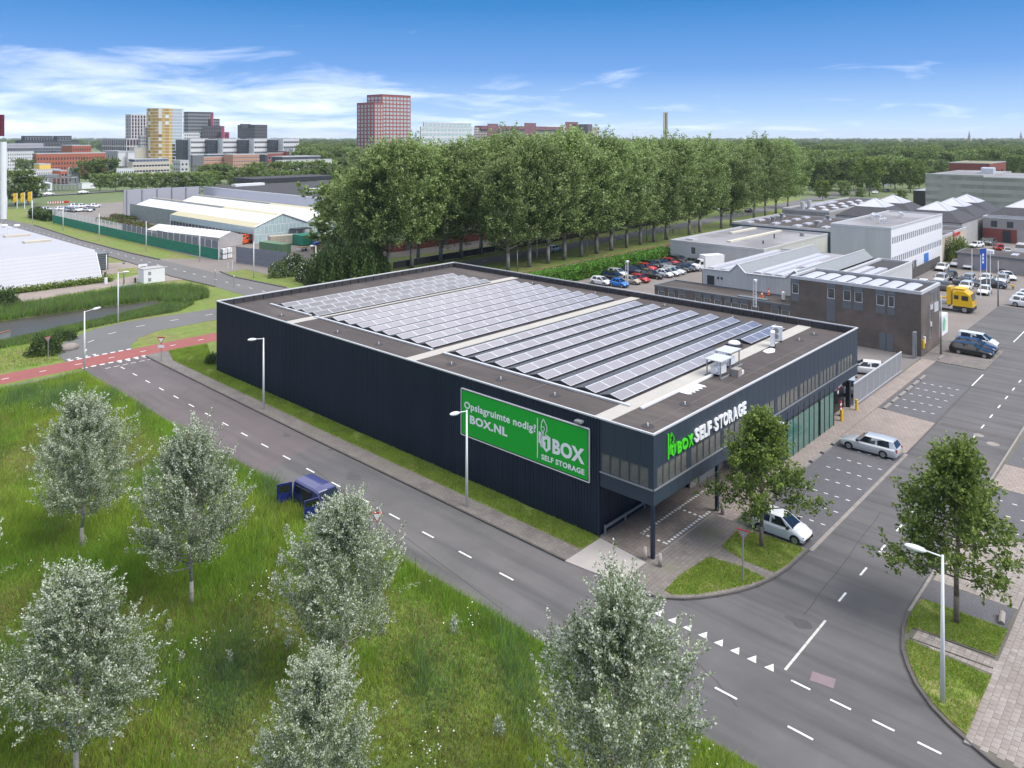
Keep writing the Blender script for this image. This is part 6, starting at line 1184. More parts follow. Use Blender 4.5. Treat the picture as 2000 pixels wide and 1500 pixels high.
for i in range(6): f = 0.2 + i * 0.1; MB().face([P3(f, -0.95, 2.5), P3(f + 0.006, -0.95, 2.5), P3(f + 0.006, 0.0, 3.63), P3(f, 0.0, 3.63)]).build('stripe', M['dark'], t)
x, y = G(530, 470); t = thing('canopy', 'arched translucent canopy on white posts against the greenhouse gable', 'canopy', (x, y, 0)); b = MB()
for i in range(6): a0, a1 = math.pi * i / 6, math.pi * (i + 1) / 6; b.face([(x - 3, y + 1.4 * math.cos(a0), 2.2 + 0.8 * math.sin(a0)), (x + 3, y + 1.4 * math.cos(a0), 2.2 + 0.8 * math.sin(a0)), (x + 3, y + 1.4 * math.cos(a1), 2.2 + 0.8 * math.sin(a1)), (x - 3, y + 1.4 * math.cos(a1), 2.2 + 0.8 * math.sin(a1))])
b.build('cover', M['skylight'], t)
for dx in (-2.8, 0, 2.8): MB().cyl((x + dx, y - 1.3, 0), (x + dx, y - 1.3, 2.2), 0.07, n=5).build('post', M['white'], t)
x, y = G(588, 468); t = thing('entrance_porch', 'dark flat roofed porch on thick posts at the greenhouse valley', 'porch', (x, y, 0)); MB().box(x - 2.5, y - 1.5, 2.8, x + 2.5, y + 1.5, 3.0).build('roof', M['dark'], t)
for dx in (-2, 0, 2): MB().box(x + dx - 0.15, y - 1.4, 0, x + dx + 0.15, y - 1.1, 2.8).build('post', M['galv'], t)
x, y = G(592, 490); t = thing('trailer', 'small low trailer with a timber load in the yard', 'trailer', (x, y, 0)); MB().obox(x, y, 0.5, 2.8, 1.4, 0.7, 0.2).build('bed', M['white'], t); MB().obox(x, y, 0.7, 2.2, 1.0, 0.95, 0.2).build('load', mat('timber', (0.35, 0.24, 0.14), 0.8), t)
for dy in (-0.7, 0.7): MB().cyl((x + 0.3, y + dy - 0.08, 0.32), (x + 0.3, y + dy + 0.08, 0.32), 0.32, n=10).build('wheel', M['black'], t)
x, y = G(617, 486); t = thing('pallet_stack', 'stack of brown pallets with a blue wrapped pile near the dark bushes', 'pallets', (x, y, 0))
for i in range(6): MB().box(x - 1, y - 0.6, i * 0.18, x + 1, y + 0.6, i * 0.18 + 0.13).build('pallet', mat('pallet wood', (0.3, 0.2, 0.12), 0.9), t)
MB().box(x - 0.6, y - 0.62, 1.08, x + 0.6, y + 0.6, 1.6).build('wrapped_pile', M['blue'], t)
# plants for sale in the yard: beds of dark stock
for k, (px, py, l) in enumerate(((215, 435, 16), (262, 440, 14), (285, 447, 10), (240, 428, 14))):
    x, y = G(px, py); me = leafy_box('plant_bed', x - 1.5, y - l / 2, x + 1.5, y + l / 2, 0.9, 1200, 0.4, ('leaf_dark', 'leaf_green', 'brick_red'), (0.6, 0.25, 0.15)); o = stuff('plant_bed', me)
# ================================================================ avenue side: canal wall, red sheds, house behind the trees
t = thing('canal_wall', 'dark timber sheet pile wall along the far side of the avenue', 'wall', (105, 127, 0))
sp = MB().box(-0.22, -0.12, 0, 0.22, 0.12, 1.3).mesh('pile', mat('dark pile', (0.06, 0.055, 0.055), 0.9, var=0.3)); k = 0
for x in np.arange(98, 238, 0.62): put(sp, 'pile', t, (x, np.interp(x, [98, 143, 200, 240], [122.9, 124.6, 126.6, 129.2]), 0.1)); k += 1
b = MB()
for p, q in zip([(98, 122.9), (143, 124.6), (200, 126.6)], [(143, 124.6), (200, 126.6), (240, 129.2)]): b.cyl((p[0], p[1] + 0.2, 1.42), (q[0], q[1] + 0.2, 1.42), 0.09, n=4)
b.build('capping', M['galv'], t)
t = thing('canal_hall', 'long hall with a grey upper wall and red brick base behind the poplars', 'building', (110, 140, 0)); MB().box(112, 141, 0, 160, 165, 2.6).build('base_wall', M['brick_red'], t); MB().box(111.8, 140.8, 2.6, 160.2, 165, 9.5).build('upper_wall', M['white_metal'], t); MB().box(111.6, 140.6, 9.5, 160.4, 165.2, 9.7).build('roof', M['felt_grey'], t)
for x in (116, 128, 140, 152): MB().box(x, 140.9, 0, x + 1.2, 141.02, 2.2).build('door', M['panel_grey'], t)
x, y = G(1392, 396); t = thing('white_house', 'low white house with a dark roof seen between the poplar trunks', 'building', (x, y, 0)); MB().obox(x, y, 0, 14, 8, 3.2, 0.1).build('wall', M['white'], t); MB().obox(x, y, 3.2, 15, 9, 3.9, 0.1).obox(x, y, 3.9, 10, 5, 5.4, 0.1).build('roof', M['slate'], t)
for i in range(4): MB().obox(x - 5 + i * 3.2, y - 4.03 - 0.5 + 0.1 * i * 3.2, 1.0, 1.6, 0.1, 2.3, 0.1).build('window', M['glass_far'], t)
# ================================================================ the far town
def ray_len(c, u, px):                       # how far along u from c until the pixel column px
    tt = (px - 1000) / F; kx, ky = ST - tt * CT, -CT - tt * ST
    return -(kx * c[0] + ky * c[1]) / (kx * u[0] + ky * u[1])
def town(name, label, pxL, pxC, pxR, Y, ytop, mw, rows=0, cl=0, cr=0, ww=0.5, wh=0.55, zb=0.0, mr='felt_grey', frame='white', glass='glass_far', t=None, top_gap=1.0, low=0.0, fh=None, cat='building', cap='cap', deep=14, par=0.4):
    c = WP(pxC, Y); ly = ray_len(c, (0, 1), pxL) if pxL < pxC - 0.5 else deep; lx = ray_len(c, (1, 0), pxR) if pxR > pxC + 0.5 else deep
    z1 = H - (ytop - YH) * Y / F
    if t is None: t = thing(name, label, cat, (c[0], c[1], 0))
    if fh is None: fh = (z1 - zb - low - top_gap) / max(rows, 1)
    rows_ = int((z1 - zb - low - top_gap) / fh + 0.01)
    z0 = z1 - top_gap - rows_ * fh + fh * (1 - wh) / 2
    g = lambda L_, n: grid_wins(L_, n, rows_, L_ / n * ww, fh * wh, z0, fh, 0.3) if n else []
    box_building(t, c[0], c[1], c[0] + lx, c[1] + ly, zb, z1, mw, M[mr], g(ly, cl), g(lx, cr), frame, glass, False, par=par, cap=cap, fr=0.12)
    return t
mm = lambda n, c, **k: mat(n, c, k.pop('rough', 0.8), var=k.pop('var', 0.08), vs=0.05, **k)
T_dark, T_white, T_brick = mm('dark office cladding', (0.06, 0.065, 0.08)), mm('white render', (0.62, 0.61, 0.62)), mm('orange red brick', (0.36, 0.11, 0.065))
t = town('dark_office', 'dark flat office with two glazed roof pavilions on the left horizon', 30, 45, 153, 820, 274, T_dark, rows=3, cl=3, cr=18, ww=0.6, wh=0.5, cap='dark')
for a, b_ in ((49, 103), (112, 140)): town('', '', a, a, b_, 822, 265.5, T_dark, rows=1, cr=10 if a < 60 else 5, zb=22, ww=0.75, wh=0.7, t=t, top_gap=0.8, cap='dark')
t = town('white_office', 'white office with pairs of dark windows and a dark glazed top floor, behind the pylon', -30, -30, 66, 600, 296.5, T_white, rows=5, cr=22, ww=0.55, wh=0.6, top_gap=1.2)
town('', '', -20, -20, 121, 612, 288, T_dark, rows=1, cr=26, ww=0.7, wh=0.7, zb=14.5, t=t, top_gap=0.5); town('', '', -15, -15, 85, 622, 281, mm('grey penthouse', (0.32, 0.31, 0.33)), zb=17.5, t=t)
t = town('red_brick_office', 'large orange red brick office with rows of square dark windows', 64, 71, 206, 520, 299.5, T_brick, rows=4, cl=2, cr=24, ww=0.5, wh=0.5, frame='dark', top_gap=2.2, mr='felt_dark')
town('', '', 120, 141, 178, 560, 283.5, T_brick, rows=2, cl=0, cr=8, ww=0.45, wh=0.45, zb=12, t=t, frame='dark', top_gap=1.5)
t = town('low_white_building', 'long low white building with a strip of small dark windows', 30, 38, 118, 440, 332, T_white, rows=2, cl=0, cr=22, ww=0.6, wh=0.45, top_gap=0.8)
town('', '', 118, 118, 133, 439, 333, mm('vermilion panel', (0.5, 0.12, 0.05)), rows=2, cr=2, ww=0.8, wh=0.5, t=t)
t = town('grey_corner_building', 'small grey building with two window bands in front of the red brick office', 132, 133, 156, 436, 327.5, mm('grey render', (0.36, 0.34, 0.31)), rows=2, cr=7, ww=0.85, wh=0.5, top_gap=1.0)
t = town('yellow_block', 'bright yellow rooftop block with a grey side wall', 66, 77, 99, 452, 320, mm('yellow panel', (0.72, 0.5, 0.12)), zb=3.0)
# striped tower, podium
T_fin = mm('white frame', (0.6, 0.57, 0.55)); M['purple_glass'] = mat('purplish glass', (0.05, 0.03, 0.05), 0.25, var=0.4, vs=0.1)
t = town('striped_tower', 'tower with tall white stripes and dark purple windows, left of the gold tower', 245, 256, 291, 900, 223, T_fin, rows=13, cl=4, cr=6, ww=0.62, wh=0.86, glass='purple_glass', frame='dark')
t = town('podium_block', 'low wide block with tall narrow dark bays below the striped tower', 199, 247, 272, 860, 270.5, T_fin, rows=3, cl=12, cr=4, ww=0.78, wh=0.86, glass='purple_glass', frame='dark', top_gap=0.6)
# rounded gold tower: every facade panel a part
c = WP(323, 790); R_ = 66 / 2 * 790 / F; Z1 = H - (213 - YH) * 790 / F; nf = 17; fh = Z1 / nf
t = thing('gold_tower', 'rounded tower clad in gold and white panels with white floor bands', 'building', (c[0], c[1], 0))
gm = [mat('gold panel ' + k, col, 0.4, var=0.08, vs=0.05, metal=0.15) for k, col in (('light', (0.62, 0.42, 0.13)), ('deep', (0.5, 0.29, 0.06)), ('bronze', (0.33, 0.18, 0.06)))]; pane_m = [M['white'], gm[0], gm[1], gm[2], M['glass_far'], mat('pale glass', (0.4, 0.45, 0.5), 0.2)]
seg_n = 34; pm_ = []
for q in pane_m:
    w_ = 2 * R_ * math.sin(math.pi / seg_n) * 0.98; pm_.append(MB().box(-w_ / 2, -0.1, 0.35, w_ / 2, 0.25, fh - 0.02).mesh('facade_panel', q))
prng = random.Random(4)
ring = MB().cyl((0, 0, -0.05), (0, 0, 0.36), R_ + 0.25, n=seg_n).mesh('floor_band', M['white'])
MB().cyl((c[0], c[1], 0), (c[0], c[1], Z1), R_ - 0.4, n=seg_n).build('core', M['glass_far'], t)
view = math.atan2(-c[1], -c[0])
for f in range(nf + 1):
    put(ring, 'floor_band', t, (c[0], c[1], f * fh))
    if f == nf: break
    for k in range(seg_n):
        a = view + (k - seg_n / 2 + 0.5) * 2 * math.pi / seg_n; rel = (k - seg_n / 2 + 0.5) / seg_n * 2
        if abs(rel) > 0.56: continue
        side = rel                           # negative = to the right in the picture
        gold = side < 0.12; r_ = (random.Random(k * 7 + 1).random() * 0.75 + prng.random() * 0.25)
        i_ = ((1 if r_ < 0.33 else 2 if r_ < 0.62 else 0 if r_ < 0.76 else 3 if r_ < 0.84 else 4 if r_ < 0.93 else 5) if gold else (0 if r_ < 0.3 else 5 if r_ < 0.75 else 4)) if f > 5 or gold else (4 if r_ < 0.6 else 0)
        o = put(pm_[i_], 'facade_panel', t, (c[0] + (R_ - 0.05) * math.cos(a), c[1] + (R_ - 0.05) * math.sin(a), f * fh)); o.rotation_euler = (0, 0, a + math.pi / 2)
t = town('gold_annex', 'lower annex with gold panels at the foot of the gold tower', 252, 262, 292, 770, 288, mm('stone frame', (0.45, 0.42, 0.38)), rows=5, cl=3, cr=6, ww=0.6, wh=0.75, glass='gh_cream')
town('', '', 270, 275, 292, 775, 264, mm('grey terrace', (0.4, 0.4, 0.4)), rows=8, cl=2, cr=4, ww=0.7, wh=0.6, t=t); town('', '', 281, 283, 292, 778, 248, mm('grey terrace', (0.4, 0.4, 0.4)), zb=26, rows=4, cr=2, ww=0.7, wh=0.6, t=t)
T_char = mm('charcoal brick', (0.085, 0.075, 0.085))
t = town('charcoal_tower', 'stepped charcoal tower with a grid of pale windows and pink edges', 354, 367, 416, 1000, 218, T_char, rows=13, cl=3, cr=11, ww=0.55, wh=0.5, top_gap=1.5, glass='gh_glass', frame='dark', cap='dark')
town('', '', 416, 416.2, 429, 1002, 232, T_char, rows=12, cr=4, ww=0.5, wh=0.5, t=t, glass='gh_glass', frame='dark', cap='dark'); town('', '', 396, 397, 437, 960, 245.5, T_char, rows=8, cr=8, ww=0.6, wh=0.6, t=t, frame='dark', cap='dark'); town('', '', 437, 437.2, 447, 962, 258, T_char, rows=6, cr=3, ww=0.6, wh=0.6, t=t, frame='dark', cap='dark')
pk = mm('pink edge', (0.6, 0.1, 0.2)); 
for a, b_, yt in ((416, 417.2, 219), (437, 438.5, 246), (447, 448, 258)): town('', '', a, a + 0.1, b_, 995 if a < 420 else 955, yt, pk, zb=20, t=t, deep=6)
t = town('charcoal_block', 'shorter charcoal tower standing alone right of the stepped one', 464, 498, 522, 1100, 243.5, T_char, rows=9, cl=9, cr=5, ww=0.55, wh=0.5, frame='dark', cap='dark'); town('', '', 469, 472, 490, 1105, 241.5, T_dark, zb=40, t=t)
# white and dark striped offices
t = thing('striped_offices', 'long office range alternating white banded blocks and dark glass bays', 'building', (*WP(356, 700), 0))
T_glass = mm('dark curtain wall', (0.05, 0.06, 0.07), rough=0.3)
for k, (a, b_) in enumerate(((356, 372), (372, 406.5), (406.5, 435), (435, 469), (469, 496), (496, 528), (528, 553), (553, 584))):
    w_ = k in (1, 3, 5, 7); town('', '', a, a + 0.1, b_, 700 + (0 if w_ else 3) + k * 3, 270.5 if w_ else 272, T_white if w_ else T_glass, rows=5, cr=8 if w_ else 6, ww=0.92 if w_ else 0.9, wh=0.42 if w_ else 0.86, t=t, top_gap=1.2, frame='white' if w_ else 'dark')
t = town('white_balcony_block', 'small white block between the gold tower and the charcoal tower', 354, 355, 390, 820, 259, T_white, rows=4, cr=8, ww=0.6, wh=0.6, fh=3.4)
T_or = mm('pale orange brick', (0.46, 0.25, 0.17))
t = town('orange_office', 'long pale orange brick office with strips of windows behind the roadside trees', 397, 398, 455, 545, 306, T_or, rows=4, cr=14, ww=0.8, wh=0.42, top_gap=1.4)
town('', '', 455, 455.1, 518, 545, 301.5, T_or, rows=5, cr=13, ww=0.7, wh=0.45, t=t, top_gap=1.2); town('', '', 372, 376, 398, 530, 302, mm('slate grey wall', (0.15, 0.155, 0.17)), t=t); town('', '', 405, 405.1, 450, 556, 301.5, T_glass, zb=10, t=t); town('', '', 518, 518.1, 523, 546, 301, T_dark, t=t, deep=8)
T_cr = mm('cream band', (0.55, 0.48, 0.4))
t = town('cream_banded_office', 'cream office with long dark window bands and a navy top floor', 250, 259, 332, 480, 316.5, T_cr, rows=3, cl=0, cr=12, ww=0.96, wh=0.42, top_gap=0.9); town('', '', 251, 261, 329, 484, 310.5, mm('navy floor', (0.03, 0.05, 0.09)), rows=1, cr=10, ww=0.6, wh=0.5, zb=11, t=t, top_gap=0.6)
t = town('small_white_office', 'low white office with two rows of windows half behind the trees', 227, 228, 262, 430, 328.5, T_white, rows=3, cr=8, ww=0.62, wh=0.45)
t = town('grey_depot', 'grey depot with two white panels between the red brick and cream offices', 200, 231, 264, 590, 295, mm('mid grey wall', (0.33, 0.33, 0.35)), rows=2, cl=4, cr=0, ww=0.3, wh=0.4); town('', '', 231, 231.1, 245, 588, 298, T_white, zb=4, t=t, deep=3); town('', '', 250, 250.1, 263, 588, 298, T_white, zb=4, t=t, deep=3)
t = town('white_corner_block', 'small white three storey block with large dark windows right of the cream office', 338, 352, 369, 450, 313, mm('grey white render', (0.5, 0.49, 0.48)), rows=4, cl=3, cr=2, ww=0.55, wh=0.5)
T_red = mm('red brick', (0.27, 0.075, 0.06))
t = town('red_low_block', 'low red brick block with a white roof pavilion left of the poplars', 520, 522, 662, 610, 298.5, T_red, rows=2, cr=20, ww=0.7, wh=0.4, mr='felt_dark'); town('', '', 573, 573.1, 616, 615, 290, T_white, zb=12, t=t); town('', '', 560, 560.1, 650, 618, 294.5, T_red, zb=8, t=t)
t = town('white_banded_hall', 'white hall with dark roof and a band of brownish windows behind the roadside trees', 538, 540, 648, 500, 313, mm('pale render', (0.52, 0.5, 0.47)), rows=2, cr=10, ww=0.9, wh=0.35, mr='felt_dark'); town('', '', 552, 552.1, 626, 508, 305.5, T_dark, zb=9, rows=1, cr=12, ww=0.7, wh=0.5, t=t)
# red tower
T_rt = mm('red tower brick', (0.3, 0.1, 0.095))
t = town('red_tower', 'tall red brick residential tower with a lower left wing and many windows', 716.5, 746, 802, 650, 184, T_rt, rows=19, cl=4, cr=8, ww=0.66, wh=0.62, top_gap=1.6, glass='gh_glass', frame='white', cap='roof_maroon' if 'roof_maroon' in M else 'brick_red', par=0.8)
town('', '', 697, 731, 749, 640, 199.5, T_rt, rows=17, cl=5, cr=3, ww=0.5, wh=0.62, t=t, top_gap=1.6, glass='gh_glass', cap='brick_red')
# terrace building and hospital range
t = town('terrace_block', 'white balconied block with glazed floors rising behind the poplars', 820, 822, 923, 700, 247.5, T_white, rows=8, cr=14, ww=0.85, wh=0.7, top_gap=0.8, glass='gh_glass'); town('', '', 826, 828, 921, 706, 239, T_white, rows=1, cr=12, ww=0.88, wh=0.8, zb=35, t=t, top_gap=0.5, glass='gh_glass')
T_bg, T_mar = mm('beige precast', (0.42, 0.37, 0.33)), mm('maroon cladding', (0.2, 0.09, 0.1))
t = town('hospital_range', 'long beige building range with maroon roof blocks behind the poplars', 926, 927, 1105, 1150, 248.5, T_bg, rows=6, cr=36, ww=0.8, wh=0.4, top_gap=1.2, cap='brick_red', fh=4.0)
town('', '', 940, 940.1, 1100, 1156, 245.5, T_mar, zb=38, t=t, cap='brick_red')
for a, b_, yt in ((952, 973, 241.5), (1024, 1047, 240), (1104, 1129, 238)): town('', '', a, a + 1, b_, 1140, yt, T_mar, t=t, cap='brick_red')
town('', '', 1118, 1148, 1157, 1120, 242.5, mm('dark slate wing', (0.13, 0.1, 0.12)), rows=5, cl=6, cr=2, ww=0.5, wh=0.4, t=t, fh=4.5, cap='brick_red'); town('', '', 1156, 1157, 1170, 1190, 249, T_bg, t=t)
c = WP(1300, 900); t = thing('chimney', 'tall slender concrete chimney with a dark recess, standing above the poplars', 'chimney', (c[0], c[1], 0)); z1 = H - (219 - YH) * 900 / F
a_ = TH; 
for s_, m_ in ((-1.75, mm('pale stack', (0.6, 0.55, 0.42))), (0.0, mm('dark stack', (0.2, 0.16, 0.1))), (1.75, mm('pale stack', (0.62, 0.58, 0.5)))): MB().obox(c[0] + ST * s_, c[1] - CT * s_, 0, 1.75, 3.5 if s_ else 2.2, z1 - (0 if s_ else 1), TH - math.pi / 2).build('shaft', m_, t)
for px, Y, w_, lab in ((1893, 3600, 9, 'tall brown church spire far off on the horizon'), (1994, 4200, 11, 'second, broader church tower on the far horizon at the right edge')):
    c = WP(px, Y); t = thing('church_tower', lab, 'church', (c[0], c[1], 0)); m_ = mm('far brick', (0.2, 0.12, 0.11)); MB().box(c[0] - w_ / 2, c[1] - w_ / 2, 0, c[0] + w_ / 2, c[1] + w_ / 2, 30).build('tower', m_, t); MB().cyl((c[0], c[1], 30), (c[0], c[1], 56), w_ * 0.55, 0.2, n=8).build('spire', m_, t)
# pipe works
t = thing('pipe_works', 'open grey steel pipe works with platforms and white bent pipes', 'pipe works', (*G(110, 374), 0)); p0, p1 = Vector(G(70, 374)), Vector(G(150, 372)); d = p1 - p0; l = d.length; d.normalize(); n_ = Vector((-d.y, d.x)); z1 = 6.5
pst = MB().box(-0.15, -0.15, 0, 0.15, 0.15, z1).mesh('post', M['galv'])
for i in range(11):
    for j in (0, 6): q = p0 + d * l * i / 10 + n_ * j; put(pst, 'post', t, (q.x, q.y, 0))
for z in (3.0, 6.4):
    for j in (0, 6): q0, q1 = p0 + n_ * j, p1 + n_ * j; MB().cyl((q0.x, q0.y, z), (q1.x, q1.y, z), 0.2, n=5).build('beam', M['galv'], t)
q = p0 + d * l * 0.45 + n_ * 3; MB().obox(q.x, q.y, 6.5, l * 0.8, 5, 6.8, math.atan2(d.y, d.x)).build('platform', M['dark'], t); MB().obox(q.x - 3, q.y, 6.8, 9, 3, 8.2, math.atan2(d.y, d.x)).build('tank_cover', M['galv'], t)
for f0, f1 in ((-0.02, 0.12), (0.3, 0.38)):
    a, c = p0 + d * l * f0 - n_ * 2, p0 + d * l * f1 - n_ * 2; b = MB().cyl((a.x, a.y, 0.6), (c.x, c.y, 0.6), 0.45, n=8).cyl((c.x, c.y, 0.4), (c.x, c.y, 4.0), 0.45, n=8).cyl((c.x, c.y, 3.8), (c.x - d.x * 2, c.y - d.y * 2 + 2, 4.2), 0.45, n=8); b.build('pipe', M['white'], t)
for i in range(9): q = p0 + d * l * (i + 0.5) / 10; MB().cyl((q.x, q.y, 0), (q.x + d.x * l / 10, q.y + d.y * l / 10, 3), 0.08, n=4).build('brace', M['galv'], t)
x, y = G(170, 369); t = thing('white_cabin', 'white site cabin right of the pipe works', 'cabin', (x, y, 0)); MB().obox(x, y, 0.2, 7, 3, 3.2, 0.2).build('wall', M['white'], t); MB().obox(x, y, 3.2, 7.2, 3.2, 3.3, 0.2).build('roof', M['cap'], t)
# road and bank beyond the garden centre
sheet('road', [(40, 379), (96, 386), (140, 394), (220, 410), (220, 416), (140, 400), (96, 392), (40, 385)], 0.3, 'asphalt_far')
sheet('yard', [(84, 292), (130, 292), (130, 330), (96, 334), (84, 318)], -0.006, 'yard_b')
# ================================================================ vehicles
def paint(name, col, metal=0.0): return mat('car paint ' + name, col, 0.28, var=0.0, metal=metal, coat=0.6)
CP = dict(white=paint('white', (0.72, 0.73, 0.74)), black=paint('black', (0.008, 0.008, 0.009)), silver=paint('silver', (0.58, 0.6, 0.62), 0.35), grey=paint('grey', (0.12, 0.13, 0.14), 0.3), red=paint('red', (0.45, 0.015, 0.02)), blue=paint('bright blue', (0.01, 0.16, 0.55)), navy=paint('navy', (0.012, 0.02, 0.05)), beige=paint('beige', (0.4, 0.34, 0.25)), vanblue=paint('deep blue', (0.008, 0.016, 0.13)), yellow=paint('yellow', (0.75, 0.45, 0.0)), lime=paint('lime', (0.5, 0.5, 0.02)))
M['tail'] = mat('tail light', (0.35, 0.01, 0.015), 0.3, var=0); M['headl'] = mat('headlight', (0.6, 0.62, 0.64), 0.15, var=0); M['rim'] = mat('wheel rim', (0.35, 0.35, 0.37), 0.35, metal=0.6); M['plate'] = mat('yellow plate', (0.75, 0.5, 0.03), 0.5, var=0); M['glass_car'] = mat('car glass', (0.012, 0.014, 0.016), 0.05, var=0, spec=0.9)
KINDS_ = {   # length, width, height, belt, hood front height, windscreen base x, roof front x, roof rear x, rear glass base x (from rear), wheelbase, boot height
 'hatch': (3.75, 1.66, 1.48, 0.92, 0.72, 2.95, 2.1, 0.42, 0.08, 2.42, 0.92), 'small': (3.5, 1.62, 1.5, 0.95, 0.74, 2.75, 1.95, 0.7, 0.16, 2.3, 0.95), 'compact': (4.2, 1.76, 1.46, 0.93, 0.74, 3.2, 2.35, 0.55, 0.12, 2.6, 0.95),
 'sedan': (4.7, 1.8, 1.44, 0.92, 0.72, 3.45, 2.65, 1.35, 0.55, 2.78, 0.98), 'estate': (4.65, 1.79, 1.46, 0.92, 0.73, 3.4, 2.6, 0.38, 0.06, 2.76, 0.94), 'suv': (4.45, 1.84, 1.66, 1.06, 0.9, 3.3, 2.5, 0.5, 0.1, 2.65, 1.08), 'mpv': (4.6, 1.82, 1.72, 1.05, 0.86, 3.85, 2.95, 0.3, 0.06, 2.75, 1.05)}
CARM = {}
def loft(rings, m=0, cap0=True, cap1=True):
    b = MB(); n = len(rings[0])
    for r in rings: b.v += [tuple(p) for p in r]
    for i in range(len(rings) - 1):
        for k in range(n - 1): b.f.append((i * n + k, (i + 1) * n + k, (i + 1) * n + k + 1, i * n + k + 1)); b.m.append(m)
    if cap0: b.f.append(tuple(range(n))); b.m.append(m)
    if cap1: o = (len(rings) - 1) * n; b.f.append(tuple(o + n - 1 - k for k in range(n))); b.m.append(m)
    return b
def car_meshes(kind):
    if kind in CARM: return CARM[kind]
    Ln, Wd, Ht, bz, hz, wx, rx1, rx0, gx0, wb, bt = KINDS_[kind]; x = lambda a: a - Ln / 2
    w = Wd / 2; rings = []
    st = [(0.0, 0.36, bt * 0.72, 0.86), (0.07, 0.26, bt * 0.93, 0.94), (0.22, 0.22, bt, 0.98), (0.8, 0.2, bt + 0.0, 1.0), (Ln * 0.5, 0.2, bz, 1.0), (wx - 0.05, 0.2, bz, 1.0), (wx + 0.25, 0.2, bz - 0.05, 0.985), (Ln - 0.35, 0.22, hz + 0.02, 0.94), (Ln - 0.1, 0.27, hz - 0.1, 0.86), (Ln, 0.36, hz - 0.24, 0.74)]
    for a, zl, zt, f in st:
        zt2 = zt
        rings.append([(x(a), -w * f * 0.93, zl), (x(a), -w * f, zl + 0.14), (x(a), -w * f, zt2 - 0.2), (x(a), -w * f * 0.93, zt2 - 0.03), (x(a), -w * f * 0.55, zt2 + 0.03), (x(a), 0, zt2 + 0.04), (x(a), w * f * 0.55, zt2 + 0.03), (x(a), w * f * 0.93, zt2 - 0.03), (x(a), w * f, zt2 - 0.2), (x(a), w * f, zl + 0.14), (x(a), w * f * 0.93, zl)][::-1])
    b = loft(rings)
    # cabin
    wb_, wt = w * 0.915, w * 0.73
    def ring(a, z, hw): return [(x(a), hw, z), (x(a), hw * 0.6, z + 0.025 * (z > bz + 0.2)), (x(a), 0, z + 0.035 * (z > bz + 0.2)), (x(a), -hw * 0.6, z + 0.025 * (z > bz + 0.2)), (x(a), -hw, z)]
    lo = [ring(gx0, bt - 0.02, wb_ * 0.93), ring(rx0, bz - 0.02, wb_), ring(rx1, bz - 0.02, wb_), ring(wx, bz - 0.03, wb_ * 0.94)]
    hi = [ring(rx0, Ht - 0.05, wt * 0.95), ring((rx0 + rx1) / 2, Ht - 0.02, wt), ring(rx1, Ht - 0.05, wt * 0.96)]
    i = len(b.v); b.v += [tuple(p) for r in hi for p in r]
    for a in range(2):
        for k in range(4): b.f.append((i + a * 5 + k, i + a * 5 + k + 1, i + (a + 1) * 5 + k + 1, i + (a + 1) * 5 + k)); b.m.append(0)
    A0, A1, A2, A3 = lo[0], lo[1], lo[2], lo[3]; H0, H1, H2 = hi
    for s in (0, 4):
        b.face([A0[s], A1[s], H0[s]]); b.face([A1[s], A2[s], H2[s], H1[s], H0[s]]); b.face([A2[s], A3[s], H2[s]])
    b.face([A0[0], A0[2], A0[4], H0[4], H0[2], H0[0]]); b.face([A3[4], A3[2], A3[0], H2[0], H2[2], H2[4]])
    body = b.mesh('body', M['white']); body.polygons.foreach_set('use_smooth', [k < 90 for k in range(len(body.polygons))])
    def inset(q, f, off):
        q = [Vector(p) for p in q]; c = sum(q, Vector()) / len(q); n = (q[1] - q[0]).cross(q[2] - q[0]).normalized()
        if n.dot(c - Vector((0, 0, 0.6))) < 0: n = -n
        return [c + (p - c) * f + n * off for p in q]
    gl = {}
    gl['windscreen'] = MB().face(inset([A3[4], A3[0], H2[0], H2[4]], 0.9, 0.012)); gl['rear_window'] = MB().face(inset([A0[0], A0[4], H0[4], H0[0]], 0.84, 0.012))
    sw = []
    for s in (0, 4):
        g = MB(); mid = (rx0 + rx1) / 2 + 0.15; bl = lambda a: Vector((x(a), (wb_ if s == 0 else -wb_) * 0.995, bz)); tl = lambda a: Vector((x(a), (wt if s == 0 else -wt) * 0.97, Ht - 0.05))
        fr = wx - 0.32; xr = gx0 + 0.35
        g.face(inset([bl(mid + 0.04), bl(fr), tl(rx1 - 0.02), tl(mid + 0.04)], 0.93, 0.012)); g.face(inset([bl(xr + 0.12), bl(mid - 0.04), tl(mid - 0.04), tl(rx0 + 0.25)], 0.9, 0.012)); sw.append(g)
    r = 0.31 if kind != 'suv' else 0.35
    tyre = MB().cyl((0, -0.1, 0), (0, 0.1, 0), r, n=18); rim = MB().cyl((0, -0.104, 0), (0, 0.104, 0), r * 0.66, n=14)
    for k in range(5):
        a = k * 1.2566; rim.obox(r * 0.33 * math.cos(a), 0, -0.02, 0.01, 0.01, 0.02)
    wpos = [(x(Ln - 0.82 if kind not in ('small', 'hatch') else Ln - 0.66), s * (w - 0.085)) for s in (1, -1)]; wpos += [(wpos[0][0] - wb, s * (w - 0.085)) for s in (1, -1)]
    arch = MB()
    for px, py in wpos:
        sg = 1 if py > 0 else -1
        arch.face([(px + (r + 0.05) * math.cos(math.pi * k / 10), sg * (w + 0.004), r + (r + 0.05) * math.sin(math.pi * k / 10)) for k in range(11)][:: sg])
    arch.box(x(0.5), -w * 0.8, 0.16, x(Ln - 0.5), w * 0.8, 0.3)
